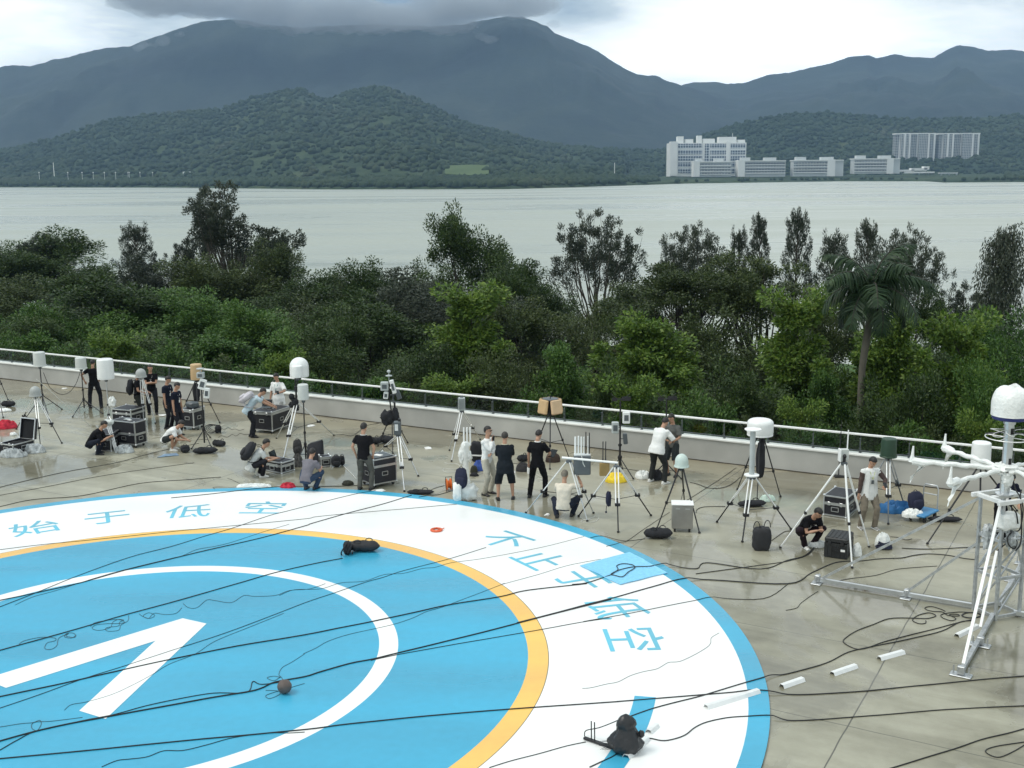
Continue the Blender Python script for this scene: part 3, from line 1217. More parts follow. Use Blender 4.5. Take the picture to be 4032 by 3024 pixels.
def make_tree(kind, seed):
    """unit-ish prototypes, real metres; returns the root"""
    rng = np.random.default_rng(seed)
    spec = TREES[kind]
    H, R = spec['H'], spec['R']
    root = thing(spec['name'], 'x', spec['cat'])
    tr = MB()
    Cs, Ds = [], []

    def cluster(c, r, n, outward, flat=1.0, dirv=None, spread=1.0):
        p = rng.normal(size=(n, 3))
        p /= np.linalg.norm(p, axis=1, keepdims=True)
        p *= (rng.random((n, 1)) ** .45)
        p[:, 2] *= flat
        d = p * spread + np.array(outward) * .7 + (np.array(dirv) if dirv is not None else 0) + rng.normal(size=(n, 3)) * .45
        Cs.append(np.array(c) + p * r)
        Ds.append(d)
    th = spec.get('trunk', .3) * H
    lean = rng.normal(size=2) * .03 * H
    top = np.array([lean[0], lean[1], th])
    r0 = spec.get('r0', .02) * H
    if kind in ('broad', 'round', 'olive', 'umbrella', 'thin'):
        nl = spec['limbs']
        tr.tube(limb_path((0, 0, -.6), top, rng, .05), [r0 * (1.25 - .45 * i / 5) for i in range(6)], 8)
        for i in range(nl):
            az = 2 * math.pi * (i / nl + rng.random() * .5 / nl) * (1 if i % 2 else 1.37)
            fr_ = math.sqrt((i + .5) / nl)
            if kind == 'umbrella':
                rr, hh = R * fr_, H * (.97 - .22 * fr_ ** 2) - rng.random() * .05 * H
            else:
                ang = math.acos(1 - 1.62 * (i + .5) / nl)
                k = .78 + .22 * rng.random()
                rr = R * math.sin(ang) * k
                hh = th + (H - th) * (.44 + .50 * math.cos(ang) * k)
            tip = np.array([rr * math.cos(az), rr * math.sin(az), hh])
            base = top * (.75 + .25 * rng.random())
            mid = base + (tip - base) * .55 + rng.normal(size=3) * .05 * R
            pth = limb_path(base, mid, rng, .10, 3) + limb_path(mid, tip, rng, .10, 3)[1:]
            tr.tube(pth, [r0 * .55 * (1 - .85 * j / 6) for j in range(7)], 5)
            out = (tip - np.array([0, 0, th + (H - th) * .35]))
            out = out / (np.linalg.norm(out) + 1e-6)
            nc = spec['sub']
            for j in range(nc):
                cr = R * spec['cl'] * (.7 + .6 * rng.random())
                off = rng.normal(size=3) * R * spec['cl'] * .95
                off[2] *= .7
                cluster(tip + off, cr, int(spec['leaves'] / (nl * nc)), out, spec.get('flat', .75))
    elif kind == 'tier':
        tr.tube(limb_path((0, 0, -.6), (lean[0], lean[1], H * .96), rng, .03), [r0 * (1.2 - 1.0 * i / 5) for i in range(6)], 7)
        nt_ = spec['tiers']
        for t in range(nt_):
            f = t / (nt_ - 1)
            z = H * (.28 + .69 * f) + rng.normal() * .03 * H
            rad_ = R * (1 - .66 * f ** 1.7)
            m_ = max(6, int(11 * (1 - .4 * f)))
            for i in range(m_):
                az = 2 * math.pi * (i + rng.random() * .6) / m_ + t
                l_ = rad_ * (.50 + .58 * rng.random())
                if rng.random() < .10:
                    continue
                tip = np.array([l_ * math.cos(az), l_ * math.sin(az), z + .05 * l_ + rng.normal() * .045 * H])
                tr.tube(limb_path((lean[0] * f, lean[1] * f, z - .25), tip, rng, .05, 4), [r0 * .32, r0 * .26, r0 * .2, r0 * .13, r0 * .06], 4)
                for q in (.42, .7, .95):
                    c = tip * q + np.array([0, 0, (1 - q) * (z - .05) * 1.0])
                    c[2] = z * (1 - q) + tip[2] * q + .10 + rng.normal() * .12
                    c[:2] += rng.normal(size=2) * .16 * l_
                    cluster(c, R * .20 * (.6 + .8 * rng.random()), int(spec['leaves'] * (.6 + .8 * rng.random()) / (nt_ * m_ * 3)), (math.cos(az) * .6, math.sin(az) * .6, .25), .30 + .25 * rng.random())
    elif kind in ('wispy', 'column', 'tall'):
        nl = spec['limbs']
        tr.tube(limb_path((0, 0, -.6), top, rng, .03), [r0 * (1.2 - .4 * i / 5) for i in range(6)], 7)
        for i in range(nl):
            az = 2 * math.pi * i * .381966 + rng.random() * .4
            if kind == 'column':
                z0 = th + (H - th) * (i / nl) * .86
                ll = R * (1.0 - .75 * (i / nl)) * (.7 + .5 * rng.random())
                base = np.array([lean[0], lean[1], z0])
                tip = base + np.array([ll * math.cos(az), ll * math.sin(az), ll * .55 + .10 * H])
            else:
                f = math.sqrt((i + .6) / nl)
                tip = np.array([R * f * math.cos(az), R * f * math.sin(az), H * (1.0 - .30 * f ** 1.5 * (.5 + rng.random() * .7))])
                base = top * (.55 + .45 * rng.random())
                if kind == 'tall':
                    tip[2] = th + (H - th) * (.25 + .75 * ((i * .618) % 1.0))
                    k = .55 + .5 * math.sin(math.pi * min(.98, (tip[2] - th) / (H - th) * .9 + .12))
                    tip[:2] = np.array([math.cos(az), math.sin(az)]) * R * k * (.45 + .55 * rng.random())
            mid = base + (tip - base) * np.array([.62, .62, .45])
            pth = limb_path(base, mid, rng, .06, 3) + limb_path(mid, tip, rng, .06, 3)[1:]
            tr.tube(pth, [r0 * .5 * (1 - .9 * j / 6) for j in range(7)], 4)
            d = (tip - mid) / (np.linalg.norm(tip - mid) + 1e-6)
            m_ = spec['sub']
            for j in range(m_):
                q = .30 + .75 * (j + rng.random() * .6) / m_
                c = mid + (tip - mid) * q + rng.normal(size=3) * R * .085 * np.array([1, 1, .6])
                cluster(c, R * spec['cl'] * (1.2 - .55 * q), int(spec['leaves'] / (nl * m_)), d * .6, 1.25, d * 1.2 + np.array([0, 0, .35]), .8)
        if kind == 'column':
            tr.tube(limb_path(top, (lean[0], lean[1], H * .97), rng, .03), [r0 * .8 * (1 - .9 * i / 5) for i in range(6)], 5)
            for j in range(5):
                cluster((lean[0], lean[1], H * (.88 + .025 * j)), R * .16, 60, (0, 0, 1), 1.3, np.array([0, 0, 1.2]), .7)
    elif kind == 'droop':
        tr.tube(limb_path((0, 0, -.6), (0, 0, H), rng, .02), [r0 * (1.2 - 1.12 * i / 5) for i in range(6)], 7)
        nl = spec['limbs']
        for i in range(nl):
            f = i / nl
            az = 2.399 * i
            z = H * (.22 + .76 * f)
            l_ = R * (1 - .72 * f) * (.65 + .5 * rng.random())
            dirh = np.array([math.cos(az), math.sin(az), 0])
            tip = dirh * l_ + np.array([0, 0, z + .22 * l_])
            tr.tube(limb_path((0, 0, z), tip, rng, .06, 4), [r0 * .3, r0 * .24, r0 * .18, r0 * .1, r0 * .05], 4)
            for q in (.3, .55, .8, 1.0):
                c = dirh * l_ * q + np.array([0, 0, z + .22 * l_ * q - .25])
                cluster(c, R * .17, int(spec['leaves'] / (nl * 4)), (0, 0, -.5), 1.5, np.array([0, 0, -1.5]), .5)
    elif kind in ('shrub', 'sparse'):
        nl = spec['limbs']
        for i in range(nl):
            az = 2.399 * i
            f = math.sqrt((i + .5) / nl)
            tip = np.array([R * f * math.cos(az), R * f * math.sin(az), H * (.98 - .5 * f * f) * (.75 + .3 * rng.random())])
            tr.tube(limb_path((0, 0, -.3), tip, rng, .08, 3), [r0 * .5, r0 * .4, r0 * .25, r0 * .1], 4)
            for j in range(2):
                cluster(tip * np.array([1, 1, .95 - .3 * j]) + rng.normal(size=3) * R * .1, R * spec['cl'], int(spec['leaves'] / (nl * 2)), (0, 0, .6), .7)
    o = tr.build('trunk', BARKD if kind in ('broad', 'olive', 'umbrella') else BARK, root, smooth=True)
    C, D = np.concatenate(Cs), np.concatenate(Ds)
    V, F = leaves(C, D, spec['leaf'], rng, aspect=spec.get('asp', 2.0))
    np_mesh('crown', V, F, spec['mat'], root)
    return root


TREES = {
    'broad': dict(name='broadleaf_tree', cat='tree', H=9, R=4.4, limbs=30, sub=4, cl=0.22, leaves=40000, leaf=.21, mat=LF_DARK, trunk=0.22),
    'round': dict(name='round_tree', cat='tree', H=8, R=4.2, limbs=30, sub=4, cl=0.22, leaves=40000, leaf=.21, mat=LF_GREEN, trunk=0.2),
    'olive': dict(name='spreading_tree', cat='tree', H=8.5, R=4.8, limbs=30, sub=4, cl=0.21, leaves=38000, leaf=.20, mat=LF_OLIVE, flat=.55, trunk=0.24),
    'umbrella': dict(name='umbrella_tree', cat='tree', H=10, R=5.6, limbs=34, sub=3, cl=0.17, leaves=32000, leaf=.20, mat=LF_OLIVE, trunk=.38, flat=.42, r0=.022),
    'thin': dict(name='thin_tree', cat='tree', H=8, R=3.2, limbs=22, sub=2, cl=.16, leaves=4000, leaf=.20, mat=LF_OLIVE, trunk=.35, r0=.015),
    'tier': dict(name='tiered_tree', cat='tree', H=7.5, R=4.0, tiers=7, leaves=38000, leaf=.23, mat=LF_LIME, r0=.014),
    'wispy': dict(name='wispy_tree', cat='tree', H=13, R=4.0, limbs=30, sub=7, cl=.11, leaves=19000, leaf=.22, asp=3.6, mat=LF_GREY, trunk=.30, r0=.013),
    'column': dict(name='casuarina_tree', cat='tree', H=12, R=3.0, limbs=40, sub=6, cl=.125, leaves=12000, leaf=.23, asp=3.4, mat=LF_GREY, trunk=.25, r0=.012),
    'tall': dict(name='tall_tree', cat='tree', H=15, R=5.0, limbs=42, sub=6, cl=.10, leaves=24000, leaf=.22, asp=2.2, mat=LF_GREY, trunk=.34, r0=.014),
    'droop': dict(name='weeping_conifer', cat='tree', H=13, R=3.6, limbs=46, leaves=22000, leaf=.25, asp=3.2, mat=LF_GREY, r0=.014),
    'shrub': dict(name='shrub', cat='shrub', H=2.6, R=1.7, limbs=16, cl=0.34, leaves=7000, leaf=.16, mat=LF_GREEN, r0=.012),
    'sparse': dict(name='sapling', cat='sapling', H=4.5, R=1.9, limbs=13, cl=.24, leaves=900, leaf=.18, mat=LF_OLIVE, r0=.010),
}


def alt(kind, name, m, lab=None):
    TREES[name] = dict(TREES[kind], mat=m)


PROTO = {}


def plant(kind, x, ytop, n, wid=None, label='', group=None, var=0, m=None):
    """x, ytop: bearing of the crown's tip in the 2212-wide survey sheet; n: metres beyond the parapet"""
    d = ray('D2', x, ytop)
    # walk along the bearing until n metres beyond the parapet line
    den = PN.x * d.x + PN.y * d.y
    t = (n + PN.dot(P0)) / den
    X, Y, zt = d.x * t, d.y * t, EYE + d.z * t
    zg = -5.6
    if n > 54:
        zg -= 3.6 * min(1, (n - 54) / 18)
    key = (kind, var)
    first = key not in PROTO
    if first:
        PROTO[key] = make_tree(kind, 100 + 17 * var + sum(map(ord, kind)))
    p = PROTO[key]
    sp = TREES[kind]
    sz = (zt - zg) / sp['H']
    sx = 1.22 * (wid * t / FPX * 1.82278 / 2) / sp['R'] if wid else sz
    if sp['cat'] == 'tree' and kind not in ('column', 'wispy', 'tall', 'droop', 'thin'):
        sx *= 1.12
    r = random.Random(int(x * 31 + ytop))
    if first:
        o = p
        o.location, o.rotation_euler[2], o.scale = (X, Y, zg), r.uniform(0, 6.28), (sx, sx, sz)
    else:
        o = dup(p, (X, Y, zg), r.uniform(0, 6.28), (sx, sx, sz))
    o['label'] = label
    o['group'] = group or ('shrubs behind the parapet' if sp['cat'] == 'shrub' else 'park trees between the deck and the bay')
    if m:
        for c in o.children:
            if c.name.startswith('crown'):
                c.material_slots[0].link = 'OBJECT'
                c.material_slots[0].material = m
    return o


def park_trees():
    T = [
        # farther row, seen against the water: kind, x, top, n, crown width px, label, variant, material
        ('tall', 505, 388, 44, 215, 'tallest tree, open crown rising above the far shoreline', 0, None),
        ('tall', 430, 450, 46, 110, 'leaning half of open crown just left of the tallest tree', 1, None),
        ('column', 303, 492, 40, 95, 'pointed grey green casuarina left of the tallest tree', 0, None),
        ('column', 610, 515, 42, 46, 'small slender casuarina just right of the tallest tree', 1, None),
        ('round', 1003, 468, 42, 135, 'dark upright tree standing alone against the water in the middle', 0, LF_DARK),
        ('wispy', 1288, 455, 40, 182, 'feathery pale tree with upswept branches against the water', 0, None),
        ('wispy', 1500, 478, 46, 140, 'grey feathery tree behind the umbrella crown, left one', 1, None),
        ('wispy', 1450, 545, 47, 70, 'low feathery bush at the left foot of the grey feathery tree', 0, None),
        ('column', 1592, 505, 46, 58, 'short grey casuarina between two feathery crowns', 0, None),
        ('column', 1637, 476, 46, 62, 'slim grey casuarina, middle of the row behind the umbrella crown', 1, None),
        ('column', 1712, 463, 43, 76, 'tall slim casuarina at the right end of the umbrella crown', 2, None),
        ('column', 1790, 515, 40, 92, 'grey casuarina to the left of the palm', 0, None),
        ('column', 1862, 487, 42, 80, 'casuarina tip standing up behind the palm', 2, None),
        ('wispy', 1962, 484, 38, 150, 'leaning feathery tree to the right of the palm', 1, None),
        ('wispy', 2080, 610, 40, 130, 'low feathery tree left of the weeping conifer', 0, None),
        ('droop', 2172, 490, 32, 150, 'dark weeping conifer near the right edge of the park', 0, None),
        ('broad', 95, 505, 44, 190, 'broad dark tree against the water at the far left', 0, None),
        ('broad', 20, 545, 40, 150, 'dark tree at the left edge of the park', 1, None),
        ('wispy', 90, 500, 45, 110, 'feathery tip poking from the far left dark tree', 1, None),
        # middle belt
        ('olive', 225, 572, 34, 160, 'dark olive tree behind the green trees at the left', 0, LF_DARK),
        ('olive', 350, 560, 40, 150, 'grey olive tree between the casuarina and the tallest tree', 1, LF_GREY),
        ('broad', 470, 560, 36, 180, 'dark tree at the foot of the tallest tree', 1, LF_OLIVE),
        ('broad', 560, 530, 38, 130, 'brownish dark tree under the tallest crown', 0, LF_OLIVE),
        ('broad', 660, 588, 34, 150, 'dark tree right of the tallest one where the water begins', 1, None),
        ('broad', 740, 612, 33, 120, 'low dark tree before the water left of centre', 0, LF_OLIVE),
        ('broad', 825, 570, 33, 150, 'domed dark tree before the water near the centre', 1, LF_DARK),
        ('olive', 905, 590, 34, 150, 'low olive tree before the water near the centre', 0, None),
        ('olive', 960, 600, 26, 240, 'wide olive crown in the middle of the belt', 1, None),
        ('broad', 1085, 565, 36, 140, 'dark tree leaning against the lone upright tree', 0, None),
        ('broad', 1140, 590, 33, 130, 'dark tree to the left of the feathery pale tree', 1, None),
        ('olive', 1060, 640, 24, 200, 'reddish olive tree under the lone upright tree', 0, LF_OLIVE),
        ('broad', 1330, 620, 30, 140, 'dark crown at the foot of the feathery pale tree', 1, LF_OLIVE),
        ('umbrella', 1500, 570, 26, 250, 'big umbrella crown with visible limbs, left half', 0, None),
        ('umbrella', 1640, 572, 27, 230, 'big umbrella crown with visible limbs, right half', 1, None),
        ('olive', 1420, 650, 28, 150, 'olive tree under the left side of the umbrella crown', 0, None),
        ('broad', 1580, 690, 20, 200, 'dark low tree beneath the umbrella crown', 0, LF_OLIVE),
        ('olive', 1760, 660, 22, 140, 'olive tree left of the palm trunk', 1, LF_OLIVE),
        ('olive', 2060, 690, 24, 170, 'olive tree right of the palm behind the tiered trees', 0, None),
        ('broad', 2190, 690, 20, 170, 'dense green tree at the right edge of the park', 1, LF_GREEN),
        ('broad', 2030, 640, 34, 110, 'dark tree between the palm and the weeping conifer', 0, None),
        # nearer belt
        ('round', 225, 612, 22, 240, 'rounded bright green tree at the left', 0, None),
        ('round', 150, 660, 18, 160, 'low rounded green tree left of the other green trees', 1, None),
        ('round', 345, 640, 22, 200, 'rounded green tree next to the bright one at the left', 1, None),
        ('round', 480, 640, 23, 200, 'rounded green tree below the tallest tree', 0, LF_GREEN),
        ('round', 560, 660, 20, 180, 'green tree left of the dark central tree', 1, LF_GREEN),
        ('broad', 50, 610, 24, 190, 'shadowy dark tree at the left edge near the parapet', 0, LF_OLIVE),
        ('broad', 30, 690, 14, 150, 'lowest dark tree at the left edge near the parapet', 1, LF_DARK),
        ('broad', 660, 650, 22, 190, 'olive green dense tree left of the dark central tree', 0, LF_OLIVE),
        ('olive', 800, 630, 20, 270, 'large dark spreading tree near the parapet left of centre', 0, LF_DARK),
        ('olive', 760, 690, 13, 200, 'dark spreading tree right above the parapet left of centre', 1, LF_DARK),
        ('broad', 330, 735, 14, 220, 'dark shaded tree behind the tan radome', 1, LF_DARK),
        ('tier', 1010, 668, 13, 235, 'bright tiered tree in the middle above the parapet', 0, None),
        ('thin', 1130, 675, 15, 120, 'thin leafed tree with bare limbs right of the tiered tree', 0, None),
        ('thin', 1275, 665, 15, 110, 'thin upright tree below the feathery pale tree', 1, None),
        ('tier', 1400, 700, 13, 230, 'bright tiered tree below the umbrella crown', 1, LF_LIME),
        ('tier', 1210, 765, 9, 130, 'low bright tiered tree behind the tan panel antenna', 1, LF_GREEN),
        ('broad', 1560, 800, 9, 190, 'dark low tree behind the balustrade right of centre', 0, LF_DARK),
        ('tier', 1715, 690, 13, 230, 'bright tiered tree left of the palm trunk', 0, None),
        ('tier', 1925, 695, 14, 200, 'bright tiered tree right behind the palm trunk', 1, None),
        ('tier', 2085, 748, 10, 220, 'bright tiered tree left of the wrapped mast', 0, None),
        ('tier', 1780, 820, 11, 120, 'low tiered tree by the foot of the palm', 1, LF_GREEN),
        ('broad', 1980, 830, 8, 170, 'dark low tree right of the palm foot', 1, LF_DARK),
        ('tier', 480, 742, 9, 210, 'bright layered crown behind the tan radome', 1, LF_GREEN),
        ('tier', 600, 760, 8, 150, 'bright layered crown behind the white dome radome', 0, LF_GREEN),
        ('broad', 900, 755, 10, 150, 'dark tree under the bright tiered tree in the middle', 0, LF_DARK),
        ('broad', 1110, 770, 8.5, 150, 'dark tree behind the grey box tripod', 1, LF_OLIVE),
        ('broad', 1330, 800, 8, 140, 'dark tree behind the instrument pole', 0, LF_DARK),
        ('broad', 2170, 790, 8, 140, 'dark tree behind the wrapped mast dome', 1, LF_GREEN),
        ('broad', 40, 735, 7, 130, 'small dark tree above the rail at the left edge', 0, LF_GREEN),
        ('broad', 190, 745, 7, 120, 'dark tree above the rail behind two grey radomes', 1, LF_DARK),
    ]
    for k, x, y, n, w, lab, v, m in T:
        plant(k, x, y, n, w, lab, None, v, m)
    r = random.Random(5)
    # undergrowth seen through the glass, from left to right
    spots = list(range(10, 2240, 62))
    words = ['low leafy', 'rounded green', 'loose olive', 'dense', 'pale leafed', 'dark']
    marks = ['at the left end of the rail', 'behind the pair of grey radomes', 'behind the tall white radome', 'behind the tan radome', 'behind the large white dome', 'left of the weather instruments', 'right of the weather instruments', 'behind the grey box tripod', 'behind the tan panel antenna',
             'behind the box instrument pole', 'behind the two men at the wall', 'left of the flat white radome', 'right of the flat white radome', 'left of the dark green radome', 'right of the dark green radome', 'behind the wrapped mast']
    for i, x in enumerate(spots):
        if 1825 < x < 1905:
            continue
        k = ['round', 'tier', 'olive', 'round', 'tier', 'broad'][i % 6]
        n = r.uniform(4.0, 7.0)
        row = 757 + (x / 2212) * 222
        mk = marks[min(len(marks) - 1, int(x / 2212 * len(marks)))]
        m = [LF_GREEN, LF_GREEN, LF_OLIVE, LF_GREEN, LF_LIME, LF_DARK][i % 6]
        if 690 < x < 1000:
            n, row = r.uniform(7, 10), row + 20
        plant(k, x + r.uniform(-18, 18), row - 18 + r.uniform(-14, 22), n, r.uniform(120, 190), f'{words[i % 6]} small tree behind the balustrade {mk}', 'small trees right behind the balustrade', i % 2, m)
    for i, (x, y) in enumerate(((700, 800), (745, 812), (880, 815), (935, 830), (800, 822))):
        plant('sparse', x, y, 5.5, 60, ['thin sapling on the lawn right of the white dome', 'second thin sapling on the lawn by the white dome', 'leafy sapling on the lawn right of the instruments', 'last sapling of the lawn before the grey box tripod', 'sapling on the lawn behind the weather instruments'][i], 'saplings on the lawn', i % 2, LF_LIME)


park_trees()


def palm():
    x, yt = 1878, 545
    d = ray('D2', x, 668)
    n = 9.0
    t = (n + PN.dot(P0)) / (PN.x * d.x + PN.y * d.y)
    X, Y, zc = d.x * t, d.y * t, EYE + d.z * t
    root = thing('palm_tree', 'royal palm with a tall slender grey trunk standing above the tiered trees', 'palm', (X, Y, -5.6))
    H = zc + 5.6
    b = MB()
    k = 14
    b.tube([Vector((-.45 * (1 - i / k) + .05 * math.sin(i), 0, H * i / k - .1)) for i in range(k + 1)], [.150 - .035 * i / k + .01 * math.sin(i * 1.1) for i in range(k + 1)], 12)
    b.build('trunk', mat('palm_trunk', (.10, .092, .07), .85, var=.25, scale=2, bump=.5, bscale=8), root, smooth=True)
    b = MB()
    b.tube([(.05, 0, H - .1), (.05, 0, H + .9)], [.2, .1], 10)
    b.build('crownshaft', mat('green_crownshaft', (.05, .10, .03), .5), root, smooth=True)
    rng = np.random.default_rng(4)
    for i in range(17):
        az = 2.399 * i + .3
        el = rad(76 - 108 * (i / 16) ** .8)
        ln = 2.0 + .4 * rng.random()
        pts = []
        p = Vector((.05, 0, H + .8))
        for j in range(11):
            pts.append(p.copy())
            e = el - (j / 10) ** 1.3 * rad(95)
            p += Vector((math.cos(e) * math.cos(az), math.cos(e) * math.sin(az), math.sin(e))) * ln / 10
        rb = MB()
        rb.use(BARKD).tube(pts, [.035 - .0028 * j for j in range(11)], 5)
        rb.use(LF_PALM)
        for j in range(1, 11):
            for s in range(8):
                f = j - 1 + s / 8
                a = int(f)
                q = pts[a].lerp(pts[min(10, a + 1)], f - a)
                tdir = (pts[min(10, a + 1)] - pts[a]).normalized()
                side = tdir.cross(Vector((0, 0, 1)))
                if side.length < .05:
                    side = Vector((-math.sin(az), math.cos(az), 0))
                side.normalize()
                L_ = .72 * math.sin(math.pi * min(1, .16 + .84 * (f / 10))) ** .6
                for sg in (-1, 1):
                    dd = (side * sg + tdir * .55 + Vector((0, 0, rng.uniform(-1.3, .15)))).normalized()
                    m_, e_ = q + dd * L_ * .55, q + dd * L_ + Vector((0, 0, -.28 * L_))
                    w = tdir * .022
                    rb.add([q - w, m_ - w * 1.2, e_, m_ + w * 1.2, q + w], [(0, 1, 2, 3, 4)])
        rb.build('frond', None, root)


palm()
# ---------------------------------------------------------------- equipment builders
def mean(ps):
    v = Vector((0, 0, 0))
    for p in ps:
        v += p
    return v / len(ps)


def GP(*t):
    return [G(*q) for q in t]


def tripod(label, apex, feet, style='silver', group='survey tripods on the deck', head=.07, spread=.52, center=None, brace=True, wide=1.0):
    """apex: bearing (zoom, x, y) of the head; feet: three ground points"""
    feet = GP(*feet)
    c = G(*center) if center else mean(feet)
    z = Hgt(*apex, c)
    ap = Vector((c.x, c.y, z))
    t = thing('tripod', label, 'tripod', c, 0, group)
    up, lo = {'silver': (ALUW, ALU), 'black': (BLACK, BLACK), 'white': (RAILM, RAILM), 'mixed': (ALUW, BLACK), 'grey': (STEEL, GREYM)}[style]
    b = MB()
    b.use(GREYM if style != 'black' else BLACK)
    b.lathe([(.0, -.06), (head * .8, -.06), (head, -.035), (head, .0), (head * .75, .012), (0, .012)], (0, 0, z), 18)
    b.build('head', None, t, smooth=True)
    mids = []
    for f in feet:
        d = (f - c)
        h = Vector((d.x, d.y, 0)).normalized()
        a = Vector((0, 0, z - .03)) + h * head * .85
        e = Vector((d.x, d.y, .02))
        sd = h.cross(Vector((0, 0, 1))) * .032 * wide
        k = a.lerp(e, spread + .06)
        b = MB()
        if style in ('silver', 'mixed', 'grey'):
            b.use(up).tube([a + sd, k + sd], .0125 * wide, 8).tube([a - sd, k - sd], .0125 * wide, 8)
            b.use(RUBBER).box(k, (.10 * wide, .10 * wide, .06))
            b.use(lo).tube([a.lerp(e, spread - .04), e], .0135 * wide, 8)
        else:
            r = .019 if style == 'white' else .017
            b.use(up).tube([a, k], r * wide, 10)
            b.use(RUBBER).lathe([(.03, -.035), (.034, 0), (.03, .035)], k, 10)
            b.use(lo).tube([k, e], r * .78 * wide, 10)
        leg = b.build('leg', None, t, smooth=True)
        b = MB()
        b.ell(e, (.032, .032, .03), nu=10, nv=6)
        b.build('rubber_foot', RUBBER, leg, smooth=True)
        mids.append(k)
    if brace:
        b = MB()
        hub = Vector((0, 0, mids[0].z * .95))
        for m in mids:
            b.tube([hub, m], .008, 6)
        b.build('spreader', BLACK, t)
    return t, ap


def stand(label, base, top, hub, feet, m=BLACK, group='light stands on the deck', r=.022):
    c = G(*base)
    zt, zh = Hgt(*top, c), Hgt(*hub, c)
    t = thing('pole_stand', label, 'stand', c, 0, group)
    b = MB()
    b.tube([(0, 0, .06), (0, 0, zh + .35)], r, 12).tube([(0, 0, zh + .35), (0, 0, zt)], r * .8, 12)
    b.build('pole', m, t, smooth=True)
    b = MB()
    b.lathe([(r * 1.7, -.05), (r * 2.1, -.02), (r * 2.1, .02), (r * 1.7, .05)], (0, 0, zh), 12)
    b.lathe([(r * 1.6, -.03), (r * 1.8, 0), (r * 1.6, .03)], (0, 0, zh + .35), 12)
    b.build('collar', RUBBER, t, smooth=True)
    for f in GP(*feet):
        d = f - c
        e = Vector((d.x, d.y, .02))
        a = Vector((0, 0, zh))
        b = MB()
        b.tube([a, e], .015, 8)
        leg = b.build('leg', m, t, smooth=True)
        b = MB()
        b.ell(e, (.03, .03, .026), nu=10, nv=6)
        b.build('rubber_foot', RUBBER, leg, smooth=True)
        b = MB()
        b.tube([(0, 0, zh * .38), a.lerp(e, .55)], .008, 6)
        b.build('brace', m, t)
    return t, Vector((c.x, c.y, zt))


def radome(label, p, r, h, m, shape='cyl', flange=True, group='radome antennas on stands', ring=None):
    t = thing('radome', label, 'antenna', p, 0, group)
    if shape == 'cyl':
        k = r * .22
        prof = [(r * 1.0, .0), (r * .965, h - k)] + [(r * .965 - k + k * math.cos(a), h - k + k * .75 * math.sin(a)) for a in [math.pi / 2 * i / 6 for i in range(1, 7)]] + [(0, h - k * .22)]
    elif shape == 'bullet':
        prof = [(r * 1.0, .0), (r * .97, h * .30)] + [(r * .97 * math.cos(a), h * .30 + h * .70 * math.sin(a)) for a in [math.pi / 2 * i / 10 for i in range(1, 10)]] + [(0, h)]
    elif shape == 'dome':
        prof = [(r, 0.0), (r, h - r)] + [(r * math.cos(a), h - r + r * math.sin(a)) for a in [math.pi / 2 * i / 12 for i in range(1, 12)]] + [(0, h)]
    else:
        k = h * .35
        prof = [(r * .96, 0), (r, h * .12), (r, h - k)] + [(r - k * .9 + k * .9 * math.cos(a), h - k + k * .8 * math.sin(a)) for a in [math.pi / 2 * i / 6 for i in range(1, 7)]] + [(r * .4, h - k * .1), (0, h - k * .08)]
    b = MB()
    b.lathe(prof, (0, 0, .03), 36)
    b.build('dome', m, t, smooth=True)
    b = MB()
    q = r * (1.10 if flange else .98)
    b.lathe([(q * .9, -.012), (q, -.005), (q, .022), (q * .96, .032)], (0, 0, 0), 36)
    b.build('base_ring', ring or m, t, smooth=True)
    b = MB()
    b.lathe([(.05, -.10), (.06, -.012)], (0, 0, 0), 14)
    b.build('mount', GREYM, t, smooth=True)
    return t


def rad_px(x0, x1, zoom, depth_pt):
    """half width in metres of a span of zoomed pixels at a point's distance"""
    d = (depth_pt - Vector((0, 0, EYE))).dot(_F)
    return (x1 - x0) * ZOOM[zoom][2] * d / FPX / 2


def hgt_px(y0, y1, zoom, pt):
    return 2 * rad_px(y0, y1, zoom, pt)


def case_frame(near, left, right):
    """square up three bottom corners: returns origin, width along left, depth along right, yaw"""
    n, l, r = near, left, right
    u = (l - n)
    v = (r - n)
    w, d = u.length, v.length
    au = math.atan2(u.y, u.x)
    av = math.atan2(v.y, v.x) + math.pi / 2
    while av - au > math.pi:
        av -= 2 * math.pi
    while au - av > math.pi:
        av += 2 * math.pi
    a = (au * w + av * d) / (w + d)
    return a, w, d


